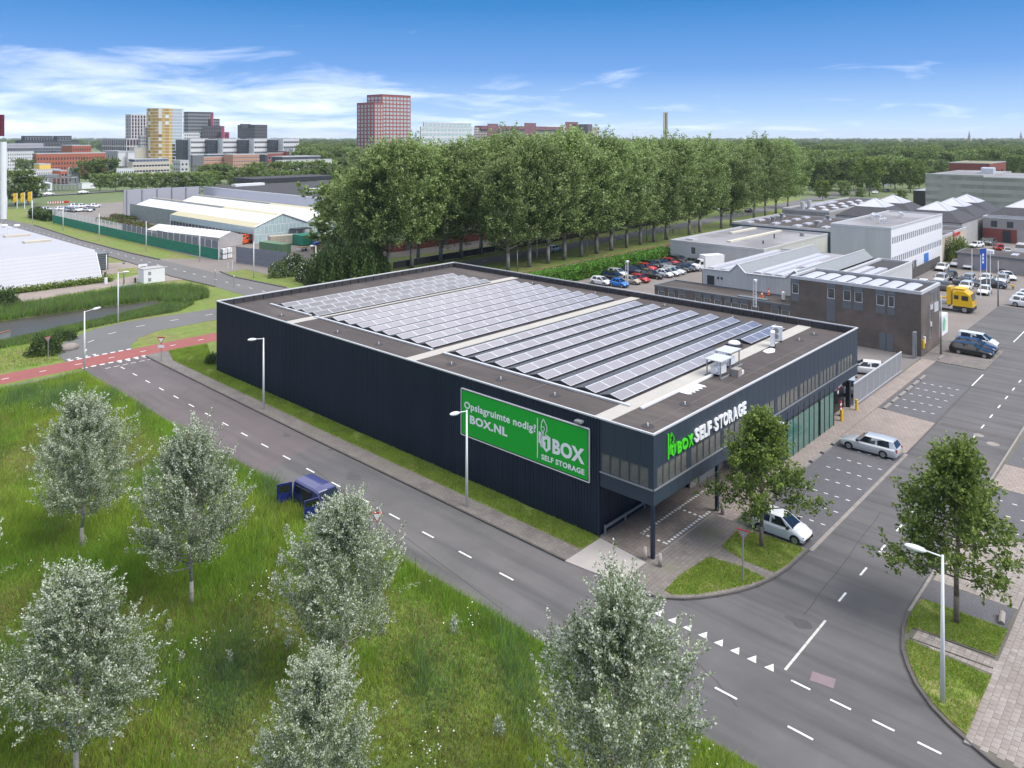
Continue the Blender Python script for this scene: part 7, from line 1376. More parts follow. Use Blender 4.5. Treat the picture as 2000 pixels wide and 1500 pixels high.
    M_ = dict(body=body, glass={k: v.mesh(k, M['glass_car']) for k, v in gl.items()}, side=[g.mesh('side_window', M['glass_car']) for g in sw], tyre=tyre.mesh('tyre', M['black']), rim=rim.mesh('rim', M['rim']), arch=arch.mesh('wheel_arch', M['black']), wpos=wpos, r=r)
    hl = MB().box(-0.16, -0.17, -0.07, 0.04, 0.17, 0.06).mesh('headlight', M['headl']); tl_ = MB().box(-0.02, -0.1, -0.14, 0.1, 0.13, 0.14).mesh('taillight', M['tail']); pl = MB().box(-0.012, -0.26, -0.055, 0.012, 0.26, 0.055).mesh('number_plate', M['plate']); gr_ = MB().box(-0.02, -0.42, -0.08, 0.02, 0.42, 0.08).mesh('grille', M['black']); mi_ = MB().box(-0.09, -0.1, -0.06, 0.09, 0.1, 0.07).mesh('mirror', M['black'])
    M_['bits'] = [(hl, (x(Ln - 0.14), s * w * 0.62, hz - 0.14)) for s in (1, -1)] + [(tl_, (x(0.03), s * w * 0.76, bt * 0.8)) for s in (1, -1)] + [(pl, (x(Ln - 0.005), 0, 0.44)), (pl, (x(0.005), 0, bt * 0.62)), (gr_, (x(Ln - 0.01), 0, hz - 0.33))] + [(mi_, (x(wx - 0.3), s * (w + 0.06), bz + 0.07)) for s in (1, -1)]
    CARM[kind] = M_; return M_
CARS = {}
def car(kind, col, x, y, rz, label, group=None, z=0.02, cat='car', name='parked_car', detail=True):
    key = (kind, detail)
    if key not in CARS:
        t = thing(name, label, cat, (x, y, z), group, rz); q = car_meshes(kind)
        def kid(me, par, loc=(0, 0, 0)): o = bpy.data.objects.new(me.name.split('.')[0], me); COL.objects.link(o); o.parent = par; o.location = loc; return o
        bo = kid(q['body'], t)
        for g in q['glass'].values(): kid(g, t)
        for g in q['side']: kid(g, t)
        kid(q['arch'], t)
        for px, py in q['wpos']: ty = kid(q['tyre'], t, (px, py, q['r'])); ty.name = 'wheel'; kid(q['rim'], ty)
        if detail:
            for me, loc in q['bits']: kid(me, t, loc)
        CARS[key] = t; c = t
    else:
        c = dup(CARS[key], (x, y, z), rz, label)
        if group: c['group'] = group
        elif 'group' in c: del c['group']
        c['category'] = cat
    for o in c.children:
        if o.name.startswith('body'): o.material_slots[0].link = 'OBJECT'; o.material_slots[0].material = CP[col]
    return c
R90 = math.pi / 2
car('estate', 'silver', 68.8, 21.95, R90, 'silver estate car parked nose in beside the glass front')
car('hatch', 'white', 50.35, 21.75, -R90, 'small white hatchback parked under the green street tree')
car('estate', 'black', 107.6, 22.5, -R90, 'black estate car, nearest of three beside the brick office', 'cars beside the brick office')
car('estate', 'navy', 110.1, 22.6, -R90, 'dark estate car, middle of three beside the brick office', 'cars beside the brick office')
car('mpv', 'white', 112.6, 22.9, -R90, 'white car, farthest of three beside the brick office', 'cars beside the brick office')
for k, x in enumerate((143.6, 146.8, 150.2)): car('suv', 'white', x, 22.6, -R90, 'white crossover car in the row at the right edge, ' + ('nearest', 'middle', 'farthest')[k], 'white cars at the right edge')
car('compact', 'white', 91.2, 29.6, 1.9, 'white hatchback seen from behind the sliding gate'); car('compact', 'grey', 89.5, 33.0, 1.6, 'dark grey car half hidden by the dark building corner'); car('mpv', 'silver', 83.6, 29.0, 0.4, 'silver car behind the sliding gate beside the barrier'); car('estate', 'black', 79.8, 29.3, 0.2, 'black car at the barred entry gate')
# staff car park by the hedge
lotc = [(515, 452, 'compact', 'white'), (725, 478, 'small', 'blue'), (655, 408, 'mpv', 'black'), (705, 352, 'compact', 'silver'), (860, 443, 'hatch', 'beige'), (965, 424, 'hatch', 'red'), (880, 334, 'suv', 'navy'), (975, 306, 'compact', 'black'), (1105, 378, 'estate', 'black'), (1045, 290, 'compact', 'red'), (1090, 256, 'estate', 'black'), (1180, 250, 'sedan', 'grey'), (1245, 365, 'small', 'white'), (1315, 345, 'compact', 'silver'), (1235, 236, 'sedan', 'navy'), (1320, 226, 'compact', 'red'), (1360, 325, 'estate', 'silver'), (1430, 303, 'sedan', 'black'), (1390, 208, 'suv', 'black'), (1500, 292, 'estate', 'navy'), (1560, 272, 'sedan', 'grey'), (1450, 190, 'estate', 'grey'), (1510, 182, 'sedan', 'grey'), (1600, 225, 'hatch', 'grey')]
seen = {}
for k, (a, c_, kd, col) in enumerate(lotc):
    x, y = G(1080 + a / 5.882, 480 + c_ / 5.882); n = seen.get(col, 0); seen[col] = n + 1
    names = dict(hatch='small hatchback', small='city car', compact='hatchback', mpv='people carrier', suv='off roader', estate='estate car', sedan='saloon')
    pl_ = 'in the car park below the hedge, ' + ('alone in its colour' if sum(q[3] == col for q in lotc) == 1 else '%s %s car from the left' % (ORD[n], col))
    car(kd, col, x + 0.9, y - 0.1, -R90 + random.uniform(-0.06, 0.06), '%s %s %s' % (col, names[kd], pl_), 'cars parked below the hedge')
# dealer car park
dl = [(157, 37.8, 'suv', 'silver', math.pi), (162, 37.4, 'compact', 'black', math.pi), (179, 40.2, 'compact', 'silver', math.pi), (178, 37.6, 'sedan', 'white', math.pi), (179, 34.6, 'sedan', 'white', math.pi), (161.5, 34.3, 'estate', 'silver', math.pi), (163.5, 31.9, 'compact', 'white', math.pi), (149.5, 35.2, 'suv', 'grey', -R90 + 0.2), (152.8, 32.9, 'estate', 'white', math.pi), (150.6, 29.6, 'hatch', 'white', math.pi), (157.3, 33.6, 'sedan', 'grey', -R90 + 0.1), (158.2, 30.0, 'sedan', 'black', -R90 + 0.1), (164, 29.4, 'suv', 'silver', math.pi), (169.5, 29.6, 'sedan', 'white', -2.6), (178, 31.6, 'estate', 'black', math.pi), (146.5, 38.2, 'sedan', 'silver', -R90 + 0.3), (150.5, 38.6, 'sedan', 'white', -R90 + 0.3), (172, 41.2, 'sedan', 'white', math.pi)]
for k, (x, y, kd, col, rz) in enumerate(dl):
    n = sum(q[3] == col for q in dl[:k]); car(kd, col, x, y, rz, '%s car in the crowded dealer lot behind the yellow truck, %s %s one' % (col, ORD[n], col), 'cars in the dealer lot')
for k, (x, y, kd, col, rz, lab) in enumerate(((212, 38.7, 'estate', 'red', 0.4, 'dull red car on the forecourt of the grey brick hall'), (207, 36.2, 'compact', 'silver', 0.3, 'silver car on the forecourt, in front of the red one'), (220, 42, 'suv', 'grey', 3.0, 'grey car close to the red brick wall'), (222.5, 43.6, 'compact', 'black', 3.0, 'black car tucked against the red brick wall'), (213, 43.6, 'compact', 'white', 2.8, 'white car beside the green shrub'))): car(kd, col, x, y, rz, lab)
for k, (px, py, kd, col, rz, lab) in enumerate(((1082, 491, 'compact', 'white', 0.0, 'white hatchback driving on the avenue behind the poplars'), (1390, 410, 'estate', 'black', 2.6, 'black car turning on the far side of the avenue'), (1412, 411, 'compact', 'white', 2.6, 'white car just behind the black one on the avenue'), (1462, 414, 'sedan', 'black', 0.2, 'black car crossing the avenue near the right trunks'), (1709, 378, 'compact', 'white', 3.0, 'white car on the far road beyond the domes'), (1731, 375, 'hatch', 'navy', 3.0, 'dark car on the far road near the yellow sign'), (1790, 398, 'compact', 'silver', 0.3, 'pale car behind the pyramid roofs'))): x, y = G(px, py); car(kd, col, x, y, rz, lab)
lf = [(570, 690, 'suv', 'black', 0.2), (683, 690, 'compact', 'silver', 0.2), (890, 680, 'compact', 'white', 0.3), (1015, 700, 'mpv', 'silver', -1.4), (1060, 705, 'compact', 'grey', -1.4), (1105, 700, 'mpv', 'white', -1.4), (1160, 695, 'mpv', 'white', -1.4), (1090, 640, 'suv', 'white', 0.3), (1205, 645, 'suv', 'white', 0.3), (1250, 690, 'compact', 'red', -1.3), (1285, 700, 'compact', 'silver', -1.3), (1320, 680, 'compact', 'navy', -1.3), (1385, 640, 'suv', 'white', 0.3)]
for k, (a, c_, kd, col, rz) in enumerate(lf): x, y = G(a / 7.5, 320 + c_ / 7.5); n = sum(q[3] == col for q in lf[:k]); car(kd, col, x, y, rz, '%s car in the garden centre car park behind the netting, %s %s one' % (col, ORD[n], col), 'cars in the garden centre car park', detail=False)
for k, (a, c_, col, lab) in enumerate(((540, 485, 'silver', 'silver car on the road beyond the yellow flags'), (712, 466, 'white', 'white car on the road below the pipe works'), (1220, 442, 'white', 'white car on the road right of the pipe works'), (160, 497, 'red', 'dark red car under the dark tree beside the pylon'))): x, y = G(a / 7.5, 320 + c_ / 7.5); car('sedan', col, x, y, 0.1, lab, z=0.32, detail=False)
# blue van with open doors
t = thing('blue_van', 'blue van on the grass verge with its left side doors standing open', 'van', (31.0, 47.2, 0.06), None, -R90); t.scale = (0.94, 0.94, 0.94)
Lv, wv = 4.9, 0.95; st = [(0, 0.35, 1.85, 0.93), (0.12, 0.28, 1.98, 0.97), (2.6, 0.25, 2.02, 1.0), (3.25, 0.25, 1.95, 0.98)]
rings = []
for a, zl, zt, f in st: rings.append([(a - Lv / 2, -wv * f, zl), (a - Lv / 2, -wv * f, 1.1), (a - Lv / 2, -wv * f * 0.88, zt - 0.12), (a - Lv / 2, -wv * f * 0.75, zt), (a - Lv / 2, 0, zt + 0.04), (a - Lv / 2, wv * f * 0.75, zt), (a - Lv / 2, wv * f * 0.88, zt - 0.12), (a - Lv / 2, wv * f, 1.1), (a - Lv / 2, wv * f, zl)][::-1])
for a, zl, zt, f in ((4.0, 0.25, 1.2, 0.97), (4.7, 0.3, 1.02, 0.9), (Lv, 0.4, 0.75, 0.8)): rings.append([(a - Lv / 2, -wv * f, zl), (a - Lv / 2, -wv * f, min(0.9, zt - 0.1)), (a - Lv / 2, -wv * f * 0.93, zt - 0.05), (a - Lv / 2, -wv * f * 0.7, zt), (a - Lv / 2, 0, zt + 0.03), (a - Lv / 2, wv * f * 0.7, zt), (a - Lv / 2, wv * f * 0.93, zt - 0.05), (a - Lv / 2, wv * f, min(0.9, zt - 0.1)), (a - Lv / 2, wv * f, zl)][::-1])
o = loft(rings).build('body', CP['vanblue'], t); 
MB().face([(3.3 - Lv / 2, -0.72, 1.9), (3.95 - Lv / 2, -0.82, 1.27), (3.95 - Lv / 2, 0.82, 1.27), (3.3 - Lv / 2, 0.72, 1.9)]).build('windscreen', M['glass_car'], t).location = (0.03, 0, 0.03)
MB().box(0.2 - Lv / 2 + 1.3, -wv - 0.01, 0.45, 2.5 - Lv / 2, -wv * 0.9, 1.75).build('door_opening', M['black'], t); MB().box(0.4 - Lv / 2, -wv * 0.99, 1.2, 1.4 - Lv / 2, -wv * 0.9, 1.7).build('side_window', M['glass_car'], t)
# doors: rear barn door and front door swung out
d = MB().box(0, -1.15, 0.4, 0.06, 0, 1.85).build('door', CP['vanblue'], t); d.location = (-Lv / 2 - 0.02, -wv, 0); d.rotation_euler = (0, 0, -0.35); MB().box(0.06, -1.0, 1.15, 0.075, -0.15, 1.7).build('window', M['glass_car'], d)
d = MB().box(0, -1.1, 0.4, 0.07, 0, 1.25).box(0, -1.1, 1.25, 0.05, -1.02, 1.8).box(0, -1.02, 1.72, 0.05, 0, 1.8).build('door', CP['vanblue'], t); d.location = (1.15, -wv, 0); d.rotation_euler = (0, 0, -0.2); MB().box(0.01, -1.02, 1.25, 0.03, 0, 1.72).build('window', M['glass_car'], d)
q = car_meshes('suv')
for px in (-1.55, 1.6):
    for s in (1, -1): ty = put(q['tyre'], 'wheel', t); ty.location = (px, s * 0.88, 0.34); rr = put(q['rim'], 'rim', ty)
# box truck
x, y = G(1377, 529); t = thing('box_truck', 'white box truck parked against the pale grey hall', 'truck', (x + 1.0, y, 0.02), None, math.pi - 0.5)
MB().box(-3.2, -1.1, 0.75, 1.2, 1.1, 3.1).build('cargo_box', M['white'], t); b = loft([[(a, s_ * 0.95 * f, zz) for s_, zz in ((1, 0.4), (1, 1.2), (0.9, zt), (0, zt + 0.05), (-0.9, zt), (-1, 1.2), (-1, 0.4))] for a, zt, f in ((1.25, 2.3, 1), (1.9, 2.25, 1), (2.6, 1.45, 0.98), (3.2, 1.2, 0.9))]); b.build('cab', M['white'], t)
MB().face([(2.0, -0.78, 2.18), (2.58, -0.86, 1.5), (2.58, 0.86, 1.5), (2.0, 0.78, 2.18)]).build('windscreen', M['glass_car'], t).location = (0.04, 0, 0.04)
for s in (1, -1): MB().box(1.5, s * 0.94 - 0.03, 1.35, 2.1, s * 0.94 + 0.03, 1.95).build('side_window', M['glass_car'], t)
MB().box(3.18, -0.5, 0.75, 3.22, 0.5, 1.0).build('grille', M['black'], t)
MB().box(-3.0, -0.9, 0.5, 1.4, 0.9, 0.75).build('chassis', M['dark'], t)
for px in (-2.0, 2.3):
    for s in (1, -1): ty = put(q['tyre'], 'wheel', t); ty.location = (px, s * 0.85, 0.36); put(q['rim'], 'rim', ty)
# yellow tow truck
t = thing('tow_truck', 'yellow recovery truck with a flat bed and folded crane beside the brick office', 'truck', (133.3, 31.6, 0.02), None, -R90)
rings = []
for a, zt in ((1.4, 3.15), (1.9, 3.5), (3.0, 3.45), (3.75, 2.9), (4.05, 2.0), (4.1, 1.1)): rings.append([(a, s_ * 1.2, zz) for s_, zz in ((1, 0.75), (1, 1.6), (0.97, zt - 0.25), (0.8, zt), (-0.8, zt), (-0.97, zt - 0.25), (-1, 1.6), (-1, 0.75))])
loft(rings).build('cab', CP['yellow'], t); MB().face([(3.78, -1.0, 2.85), (4.06, -1.08, 1.95), (4.06, 1.08, 1.95), (3.78, 1.0, 2.85)]).build('windscreen', M['glass_car'], t).location = (0.04, 0, 0.02)
for s in (1, -1): MB().box(2.6, s * 1.19 - 0.03, 1.9, 3.5, s * 1.19 + 0.03, 2.6).build('side_window', M['glass_car'], t); MB().box(1.6, s * 1.19 - 0.03, 2.0, 2.2, s * 1.19 + 0.03, 2.6).build('side_window', M['glass_car'], t)
MB().box(1.4, -1.22, 0.45, 4.15, 1.22, 0.95).build('bumper', M['dark'], t); MB().box(0.55, -1.1, 1.0, 1.15, 1.1, 3.7).build('crane', CP['yellow'], t); MB().box(-4.6, -1.2, 0.95, 0.4, 1.2, 1.2).build('bed', M['galv'], t); MB().cyl((0.4, 0, 1.9), (-3.4, 0, 1.35), 0.16, n=6).cyl((-3.4, -0.8, 1.3), (-3.4, 0.8, 1.3), 0.1, n=6).build('boom', CP['yellow'], t); MB().box(-4.6, -1.23, 0.6, 0.8, 1.23, 0.95).build('side_skirt', M['corr_white'], t); MB().box(1.5, -1.1, 3.5, 3.0, 1.1, 3.62).build('roof_light_bar', M['yellow'], t)
for px in (-3.0, 3.0):
    for s in (1, -1): ty = put(q['tyre'], 'wheel', t); ty.location = (px, s * 1.1, 0.5); ty.scale = (1.45, 1.45, 1.45); put(q['rim'], 'rim', ty)
x, y = G(1992, 496); t = thing('white_van', 'white panel van at the right edge behind the low store', 'van', (x + 2, y, 0.02), None, math.pi); MB().box(-2.5, -0.95, 0.4, 1.6, 0.95, 2.1).build('body', CP['white'], t); MB().box(1.6, -0.93, 0.4, 2.5, 0.93, 1.3).build('bonnet', CP['white'], t); MB().face([(1.62, -0.85, 2.0), (2.2, -0.9, 1.32), (2.2, 0.9, 1.32), (1.62, 0.85, 2.0)]).build('windscreen', M['glass_car'], t)
for px in (-1.6, 1.7):
    for s in (1, -1): ty = put(q['tyre'], 'wheel', t); ty.location = (px, s * 0.85, 0.34)
# ================================================================ lamps, signs, poles
def lamp(x, y, h, arm, label, group='white street lamps', col='white', cat='street lamp', head=True):
    t = thing('street_lamp', label, cat, (x, y, 0.05), group); MB().cyl((x, y, 0.05), (x, y, h), 0.12, 0.06, n=10).build('pole', M[col], t, smooth=True)
    a = Vector((arm[0], arm[1], 0))
    if a.length > 0.05:
        e = Vector((x, y, h - 0.05)) + a + Vector((0, 0, 0.12)); MB().cyl((x, y, h - 0.08), e, 0.04, 0.035, n=6).build('arm', M[col], t, smooth=True)
        u = a.normalized(); hm = put(MB().ell((0, 0, 0), 0.5, 0.19, 0.14, 12, 7).mesh('lamp_head', M[col], smooth=True), 'lamp_head', t, (e.x + u.x * 0.35, e.y + u.y * 0.35, e.z + 0.02)); hm.rotation_euler = (0, -0.12, math.atan2(u.y, u.x))
    elif head: MB().cyl((x, y, h), (x, y, h + 0.22), 0.16, 0.26, n=10).cyl((x, y, h + 0.22), (x, y, h + 0.28), 0.28, n=10).build('lamp_head', M[col], t)
    return t
lamp(40.42, 9.66, 7.05, (-0.25, 0.75), 'tall white street lamp on the grass corner in the right foreground'); lamp(38.55, 40.05, 7.05, (-0.9, -0.05), 'white street lamp standing in front of the green billboard'); lamp(38.75, 68.9, 7.1, (-0.9, -0.05), 'white street lamp on the pavement along the plain dark wall'); lamp(31.2, 95.0, 6.95, (0.95, 0.05), 'white street lamp at the cycle path crossing'); lamp(42.85, 116.9, 7.2, (0.5, -0.5), 'white street lamp between the ditch and the curved road'); lamp(78.7, 121.4, 6.9, (-0.7, -0.2), 'white street lamp by the dark bushes behind the roof corner')
for k, (x, y, h) in enumerate(((73.9, 135.0, 6.9), (75.9, 161.6, 6.9), (74.2, 185.4, 7.0), (73.3, 212.6, 7.0), (74.3, 243.4, 7.0), (74, 270.5, 7.0), (74.3, 299, 7.0))): lamp(x, y, h, (0, 0), 'plain white lamp post along the netting fence road, %s from the near end' % ORD[k], 'lamp posts along the garden centre road', head=False)
lamp(105.1, 25.3, 7.4, (0, 0), 'grey lamp post beside the brick office and the black estate', 'grey lamp posts', 'galv', head=False); lamp(141.3, 25.9, 7.2, (0, 0), 'grey lamp post beside the dealer lot and the white cars', 'grey lamp posts', 'galv', head=False)
for k, (px, py) in enumerate(((1010.5, 530), (1147, 501), (1263, 472), (1357, 455))): x, y = G(px, py); lamp(x, y, 3.9, (0, 0), 'short lamp post beside the red cycle path, %s from the left' % ORD[k], 'short lamps on the cycle path', 'galv')
for k, (px, py, top) in enumerate(((1049, 506, 470), (1201, 477, 440), (1313, 455, 405))): x, y = G(px, py); lamp(x, y, zat(x, y, top), (0.6, 0.5), 'slim tall lamp on the avenue verge among the poplar trunks, %s from the left' % ORD[k], 'slim lamps along the avenue')
for k, (px, py, top) in enumerate(((242, 555, 515), (232, 560, 400),)[:1]): x, y = G(px, py); lamp(x, y, zat(x, y, top), (0, 0), 'slim grey post lamp at the low concrete wall', None, 'galv')
for k, (px, py, top) in enumerate(((208, 540, 497),)): x, y = G(px, py); lamp(x, y, zat(x, y, top), (0, 0), 'thin white flagless mast beside the dark extension', None, 'white', 'mast', head=False)
def tri_sign(x, y, h, face, label, r=0.42, plate=False, back=False, col='galv'):
    t = thing('yield_sign', label, 'road sign', (x, y, 0.05)); MB().cyl((x, y, 0.05), (x, y, h), 0.045, n=8).build('post', M[col], t)
    u = Vector((-math.sin(face), math.cos(face))); n_ = Vector((math.cos(face), math.sin(face)))
    def tri(s, off, m, name): c = Vector((x, y)) + n_ * off; MB().face([(c.x + u.x * a * s, c.y + u.y * a * s, h - 0.1 + z_ * s) for a, z_ in ((0, -0.85), (0.98, 0.85), (-0.98, 0.85))]).build(name, m, t)
    b = MB(); P_ = [(0, -0.85), (0.98, 0.85), (-0.98, 0.85)]; f_ = [(x + n_.x * 0.07 + u.x * a * r, y + n_.y * 0.07 + u.y * a * r, h - 0.1 + z_ * r) for a, z_ in P_]; g_ = [(p[0] - n_.x * 0.02, p[1] - n_.y * 0.02, p[2]) for p in f_]
    b.face(f_).face(g_[::-1])
    for i in range(3): j = (i + 1) % 3; b.face([f_[i], g_[i], g_[j], f_[j]])
    b.build('rim', M['red'], t); tri(r * 0.68, 0.076, M['white'], 'face'); tri(r * 0.84, 0.047, M['galv'], 'back_plate')
    if plate: c = Vector((x, y)) + n_ * 0.07; MB().obox(c.x, c.y, h - 0.95, 0.75, 0.02, h - 0.62, face + math.pi / 2).build('plate', M['white'], t)
    return t
tri_sign(43.3, 21.1, 2.9, 0.15, 'yield sign seen from behind on the near grass corner'); x, y = G(94, 706); tri_sign(x, y, 2.7, 1.9, 'yield sign on a grey post left of the curved road'); x, y = G(315, 706); tri_sign(x, y, 2.6, TH + math.pi, 'yield sign with a white plate below, facing the cycle path crossing', 0.5, True); x, y = G(737, 1086); tri_sign(x, y, 2.6, TH + math.pi, 'red triangle sign partly hidden behind the silvery poplar', 0.4)
x, y = G(1150 - 0.0, 0 + 520); 
for k, (px, py, h, lab) in enumerate(((445, 525, 1.0, 'short white marker post at the tip of the grass island'), (454, 526, 1.6, 'taller white marker post with a round top on the grass island'), (420, 552, 2.2, 'thin grey sign post on the inner grass near the ditch'), (457, 562, 2.0, 'thin grey sign post on the inner grass nearer the dark wall'))): x, y = G(px, py); t = thing('marker_post', lab, 'post', (x, y, 0)); MB().cyl((x, y, 0), (x, y, h), 0.06, n=6).build('post', M['white' if k < 2 else 'galv'], t); MB().cyl((x - 0.03, y, h), (x + 0.03, y, h), 0.18, n=8).build('reflector', M['white'], t)
x, y = G(345.5, 483); t = thing('green_sign', 'small green sign on a grey post on the lawn beside the netting', 'sign', (x, y, 0)); MB().cyl((x, y, 0), (x, y, 2.4), 0.05, n=6).build('post', M['galv'], t); MB().obox(x, y, 1.8, 0.7, 0.05, 2.6, TH - R90).build('board', M['sign_green'], t)
fl = [(151.7, 31.7, 7.4), (146.3, 29.3, 7.2), (154.8, 30.1, 7.4), (149.9, 28.6, 7.3)]
for k, (x, y, h) in enumerate(fl):
    t = thing('flag_pole', ('white flag pole in the dealer lot, leftmost of four', 'white flag pole in the dealer lot, second from the left', 'white flag pole in the dealer lot flying a long blue banner', 'white flag pole in the dealer lot, rightmost of four')[k], 'flag pole', (x, y, 0)); MB().cyl((x, y, 0), (x, y, h), 0.07, 0.05, n=8).build('pole', M['white'], t)
    if k == 2:
        b = MB(); n_ = 6; f_ = lambda i, s: (x - ST * (0.05 + 1.15 * s), y + CT * (0.05 + 1.15 * s), h - 0.1 - i * 0.62 - 0.1 * s)
        for i in range(n_): b.face([(f_(i, 0)), (f_(i, 1)[0] + 0.1 * math.sin(i), f_(i, 1)[1], f_(i, 1)[2]), (f_(i + 1, 1)[0] + 0.1 * math.sin(i + 1), f_(i + 1, 1)[1], f_(i + 1, 1)[2]), (f_(i + 1, 0))])
        b.build('banner', M['blue'], t); b = MB(); 
        for i in (1, 2, 3): b.face([(x - ST * 0.5 - 0.04, y + CT * 0.5 - 0.04, h - 0.4 - i * 0.62), (x - ST * 0.8 - 0.04, y + CT * 0.8 - 0.04, h - 0.4 - i * 0.62), (x - ST * 0.8 - 0.04, y + CT * 0.8 - 0.04, h - 0.85 - i * 0.62), (x - ST * 0.5 - 0.04, y + CT * 0.5 - 0.04, h - 0.85 - i * 0.62)])
        b.build('print', M['white'], t)
for k, (px, py, top) in enumerate(((33.5, 408, 377), (48, 408, 376), (62, 406, 374))):
    x, y = G(px, py); h = zat(x, y, top); t = thing('yellow_flag', 'white pole with a yellow flag near the dark tree, ' + ('leftmost of three', 'middle of three', 'rightmost, half hidden')[k], 'flag pole', (x, y, 0), 'yellow flags'); MB().cyl((x, y, 0), (x, y, h), 0.13, n=6).build('pole', M['white'], t)
    b = MB()
    for i in range(4): b.face([(x - 0.1, y, h - i * h * 0.14), (x - 1.0 - 0.2 * (i % 2), y + 0.8, h - 0.2 - i * h * 0.14), (x - 1.0 - 0.2 * ((i + 1) % 2), y + 0.8, h - 0.2 - (i + 1) * h * 0.14), (x - 0.1, y, h - (i + 1) * h * 0.14)])
    b.build('flag', M['yellow'], t)
for k in range(14):
    a = k / 13; x, y = G(98 + 31 * a, 397.8 - 1.6 * a); o = MB().obox(x, y, 0, 2.0, 0.5, 0.8, 0.0, m=0).build('barrier_block', M['red' if k % 2 else 'white']); tag(o, ('red' if k % 2 else 'white') + ' plastic barrier block in the row closing the car park, %s from the left' % ORD[k], 'barrier', 'red and white barrier blocks')
t = thing('graphic_cabinet', 'white cabinet with a green leaf print beside the brick office', 'cabinet', (113.8, 27.6, 0)); MB().box(112.6, 27.5, 0.05, 117.8, 28.6, 2.7).build('body', M['white'], t); MB().face([(115.2, 27.48, 0.6), (116.3, 27.48, 0.6), (116.6, 27.48, 1.8), (115.8, 27.48, 2.5), (115.0, 27.48, 1.7)]).build('print', mat('soft green print', (0.2, 0.5, 0.3), 0.5), t)
x, y = G(1988, 535); t = thing('blue_skip', 'blue waste container at the right edge', 'container', (x, y, 0)); MB().prism([(x - 1, y - 0.8), (x + 1, y - 0.8), (x + 1, y + 0.8), (x - 1, y + 0.8)], 0.1, 1.5).build('bin', M['blue'], t); MB().box(x - 1.05, y - 0.85, 1.5, x + 1.05, y + 0.85, 1.6).build('lid', M['blue'], t)
x, y = G(1810, 655); t = thing('yellow_box', 'small yellow box and white cabinet on the brick office corner', 'meter box', (102.8, 26.7, 1.0)); MB().box(102.7, 26.6, 1.0, 103.1, 26.79, 2.0).build('box', M['yellow'], t); MB().box(103.2, 26.6, 1.5, 103.6, 26.79, 2.3).build('cabinet', M['white'], t)
# bicycle leaning at the dealer lot
x, y = 158.5, 26.8; t = thing('bicycle', 'bicycle with a yellow bag standing at the dealer lot edge', 'bicycle', (x, y, 0.02)); 
for a in (-0.55, 0.55):
    b = MB()
    for i in range(12): p_, q_ = i * math.pi / 6, (i + 1) * math.pi / 6; b.cyl((x + a + 0.34 * math.cos(p_), y, 0.36 + 0.34 * math.sin(p_)), (x + a + 0.34 * math.cos(q_), y, 0.36 + 0.34 * math.sin(q_)), 0.03, n=4)
    b.build('wheel', M['black'], t)
b = MB()
for p_, q_ in (((-0.55, 0.36), (-0.1, 0.85)), ((-0.1, 0.85), (0.45, 0.85)), ((0.55, 0.36), (0.42, 1.0)), ((-0.1, 0.85), (0.0, 0.36)), ((0.0, 0.36), (0.45, 0.85)), ((-0.55, 0.36), (0.0, 0.36))): b.cyl((x + p_[0], y, p_[1]), (x + q_[0], y, q_[1]), 0.025, n=4)
b.build('frame', M['dark'], t); MB().box(x - 0.22, y - 0.08, 0.93, x + 0.02, y + 0.08, 1.0).build('saddle', M['black'], t); MB().box(x - 0.7, y - 0.2, 0.6, x - 0.35, y + 0.2, 0.95).build('bag', M['yellow'], t)
# ================================================================ far woodland
def wood(name, pts, proto, smin, smax, zs=1.0):
    me = bpy.data.meshes.new(name); me.from_pydata(pts, [], []); o = put(me, name); o['kind'] = 'stuff'
    g = bpy.data.node_groups.new(name, 'GeometryNodeTree'); g.interface.new_socket('Geometry', in_out='INPUT', socket_type='NodeSocketGeometry'); g.interface.new_socket('Geometry', in_out='OUTPUT', socket_type='NodeSocketGeometry')
    N = g.nodes; gi = N.new('NodeGroupInput'); go = N.new('NodeGroupOutput'); ip = N.new('GeometryNodeInstanceOnPoints'); oi = N.new('GeometryNodeObjectInfo'); oi.inputs['Object'].default_value = proto; oi.transform_space = 'ORIGINAL'; oi.inputs['As Instance'].default_value = True
    rv = N.new('FunctionNodeRandomValue'); rv.data_type = 'FLOAT_VECTOR'; rv.inputs[0].default_value = (smin, smin, smin * zs); rv.inputs[1].default_value = (smax, smax, smax * zs)
    rr = N.new('FunctionNodeRandomValue'); rr.data_type = 'FLOAT_VECTOR'; rr.inputs[0].default_value = (0, 0, 0); rr.inputs[1].default_value = (0, 0, 6.28)
    l = g.links.new; l(gi.outputs[0], ip.inputs['Points']); l(oi.outputs['Geometry'], ip.inputs['Instance']); l(rv.outputs[0], ip.inputs['Scale']); l(rr.outputs[0], ip.inputs['Rotation']); l(ip.outputs[0], go.inputs[0])
    md = o.modifiers.new('scatter', 'NODES'); md.node_group = g; return o
prot = {}
for o in COL.objects:
    if o.name.startswith('crown'):
        for i in range(3):
            if o.data == rt[i][1] and i not in prot: prot[i] = o
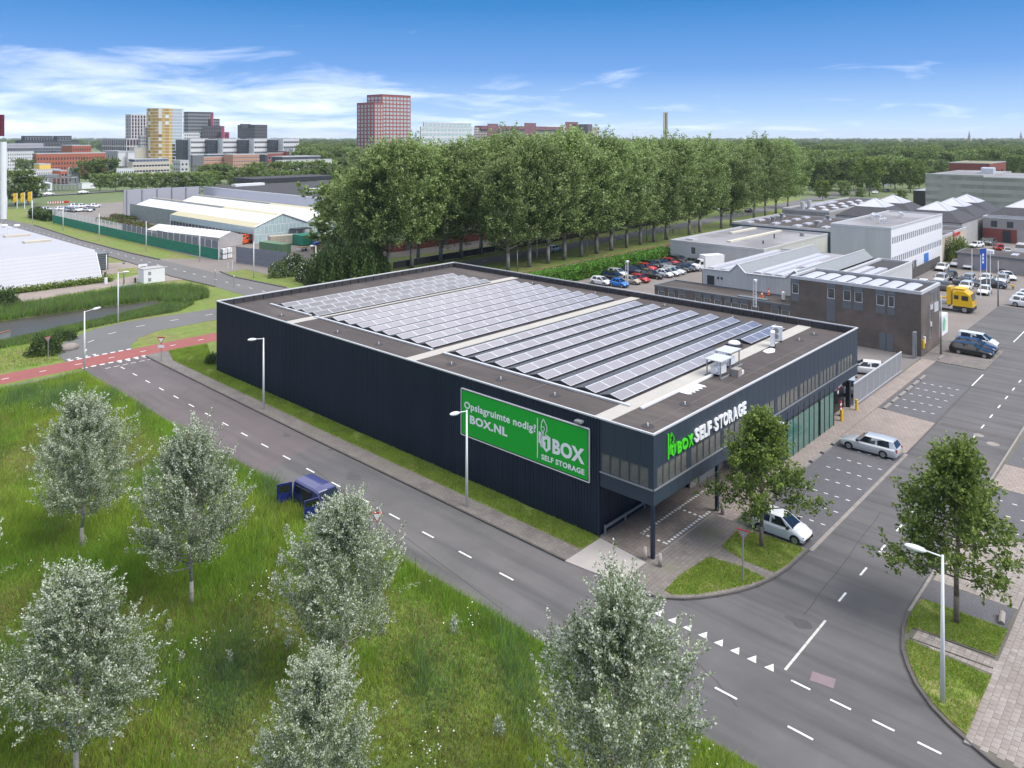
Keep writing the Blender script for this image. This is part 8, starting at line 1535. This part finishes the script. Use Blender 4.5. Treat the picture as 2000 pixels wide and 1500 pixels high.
rng = np.random.default_rng(12); sets = {0: [], 1: [], 2: []}
def spread(n, px0, px1, Y0, Y1, pw=1.0, ok=None):
    for _ in range(n):
        px = rng.uniform(px0, px1); Y = Y0 + (Y1 - Y0) * rng.random() ** pw; x, y = WP(px, Y)
        if ok and not ok(px, Y, x, y): continue
        sets[int(rng.integers(0, 3))].append((x, y, -1.0))
band = lambda px: 1 if px > 1550 else 0
spread(1700, 1150, 2500, 420, 1000, 1.1, lambda px, Y, x, y: not (300 < x < 520 and 15 < y < 125) and (px > 1560 or Y > 560) and not (Y < 520 and px < 1800 and y > 118 and y < 160))
spread(2600, -400, 2600, 1000, 2600, 1.2, lambda px, Y, x, y: px > 560 or Y > 1300)
spread(3000, -600, 2700, 2600, 6500, 1.0)
spread(420, 585, 760, 640, 1100); spread(160, -300, 60, 700, 1200); spread(150, 585, 700, 560, 700)
for i in range(3): wood('woodland', sets[i], prot[i], 0.9, 1.55, 1.0)
k = 0
for px, py, top in ((1560, 330, 292), (1600, 335, 300), (1640, 338, 296), (1690, 335, 300), (1730, 332, 298), (1770, 336, 302), (1815, 330, 300), (1870, 326, 296), (1930, 330, 300), (1990, 326, 296), (1585, 350, 305), (1830, 350, 312)):
    Y = F * H / (py - YH); tree_px(px, Y, top, k % 3, 'woodland_tree', 'large round tree at the near edge of the far wood, %s along it' % ORD[k], 'trees at the edge of the far wood', 1.4); k += 1
# ================================================================ air
hz = MB().box(-9400, -9400, -1.2, 9400, 9400, 72.0).build('haze', M['white']); hz['kind'] = 'stuff'
hm = bpy.data.materials.new('haze'); hm.use_nodes = True; ht = hm.node_tree; ht.nodes.clear()
pv = ht.nodes.new('ShaderNodeVolumePrincipled'); pv.inputs['Color'].default_value = (0.86, 0.92, 1.0, 1); pv.inputs['Density'].default_value = 0.000085; pv.inputs['Anisotropy'].default_value = 0.1
ho = ht.nodes.new('ShaderNodeOutputMaterial'); ht.links.new(pv.outputs[0], ho.inputs['Volume']); hz.data.materials.clear(); hz.data.materials.append(hm)
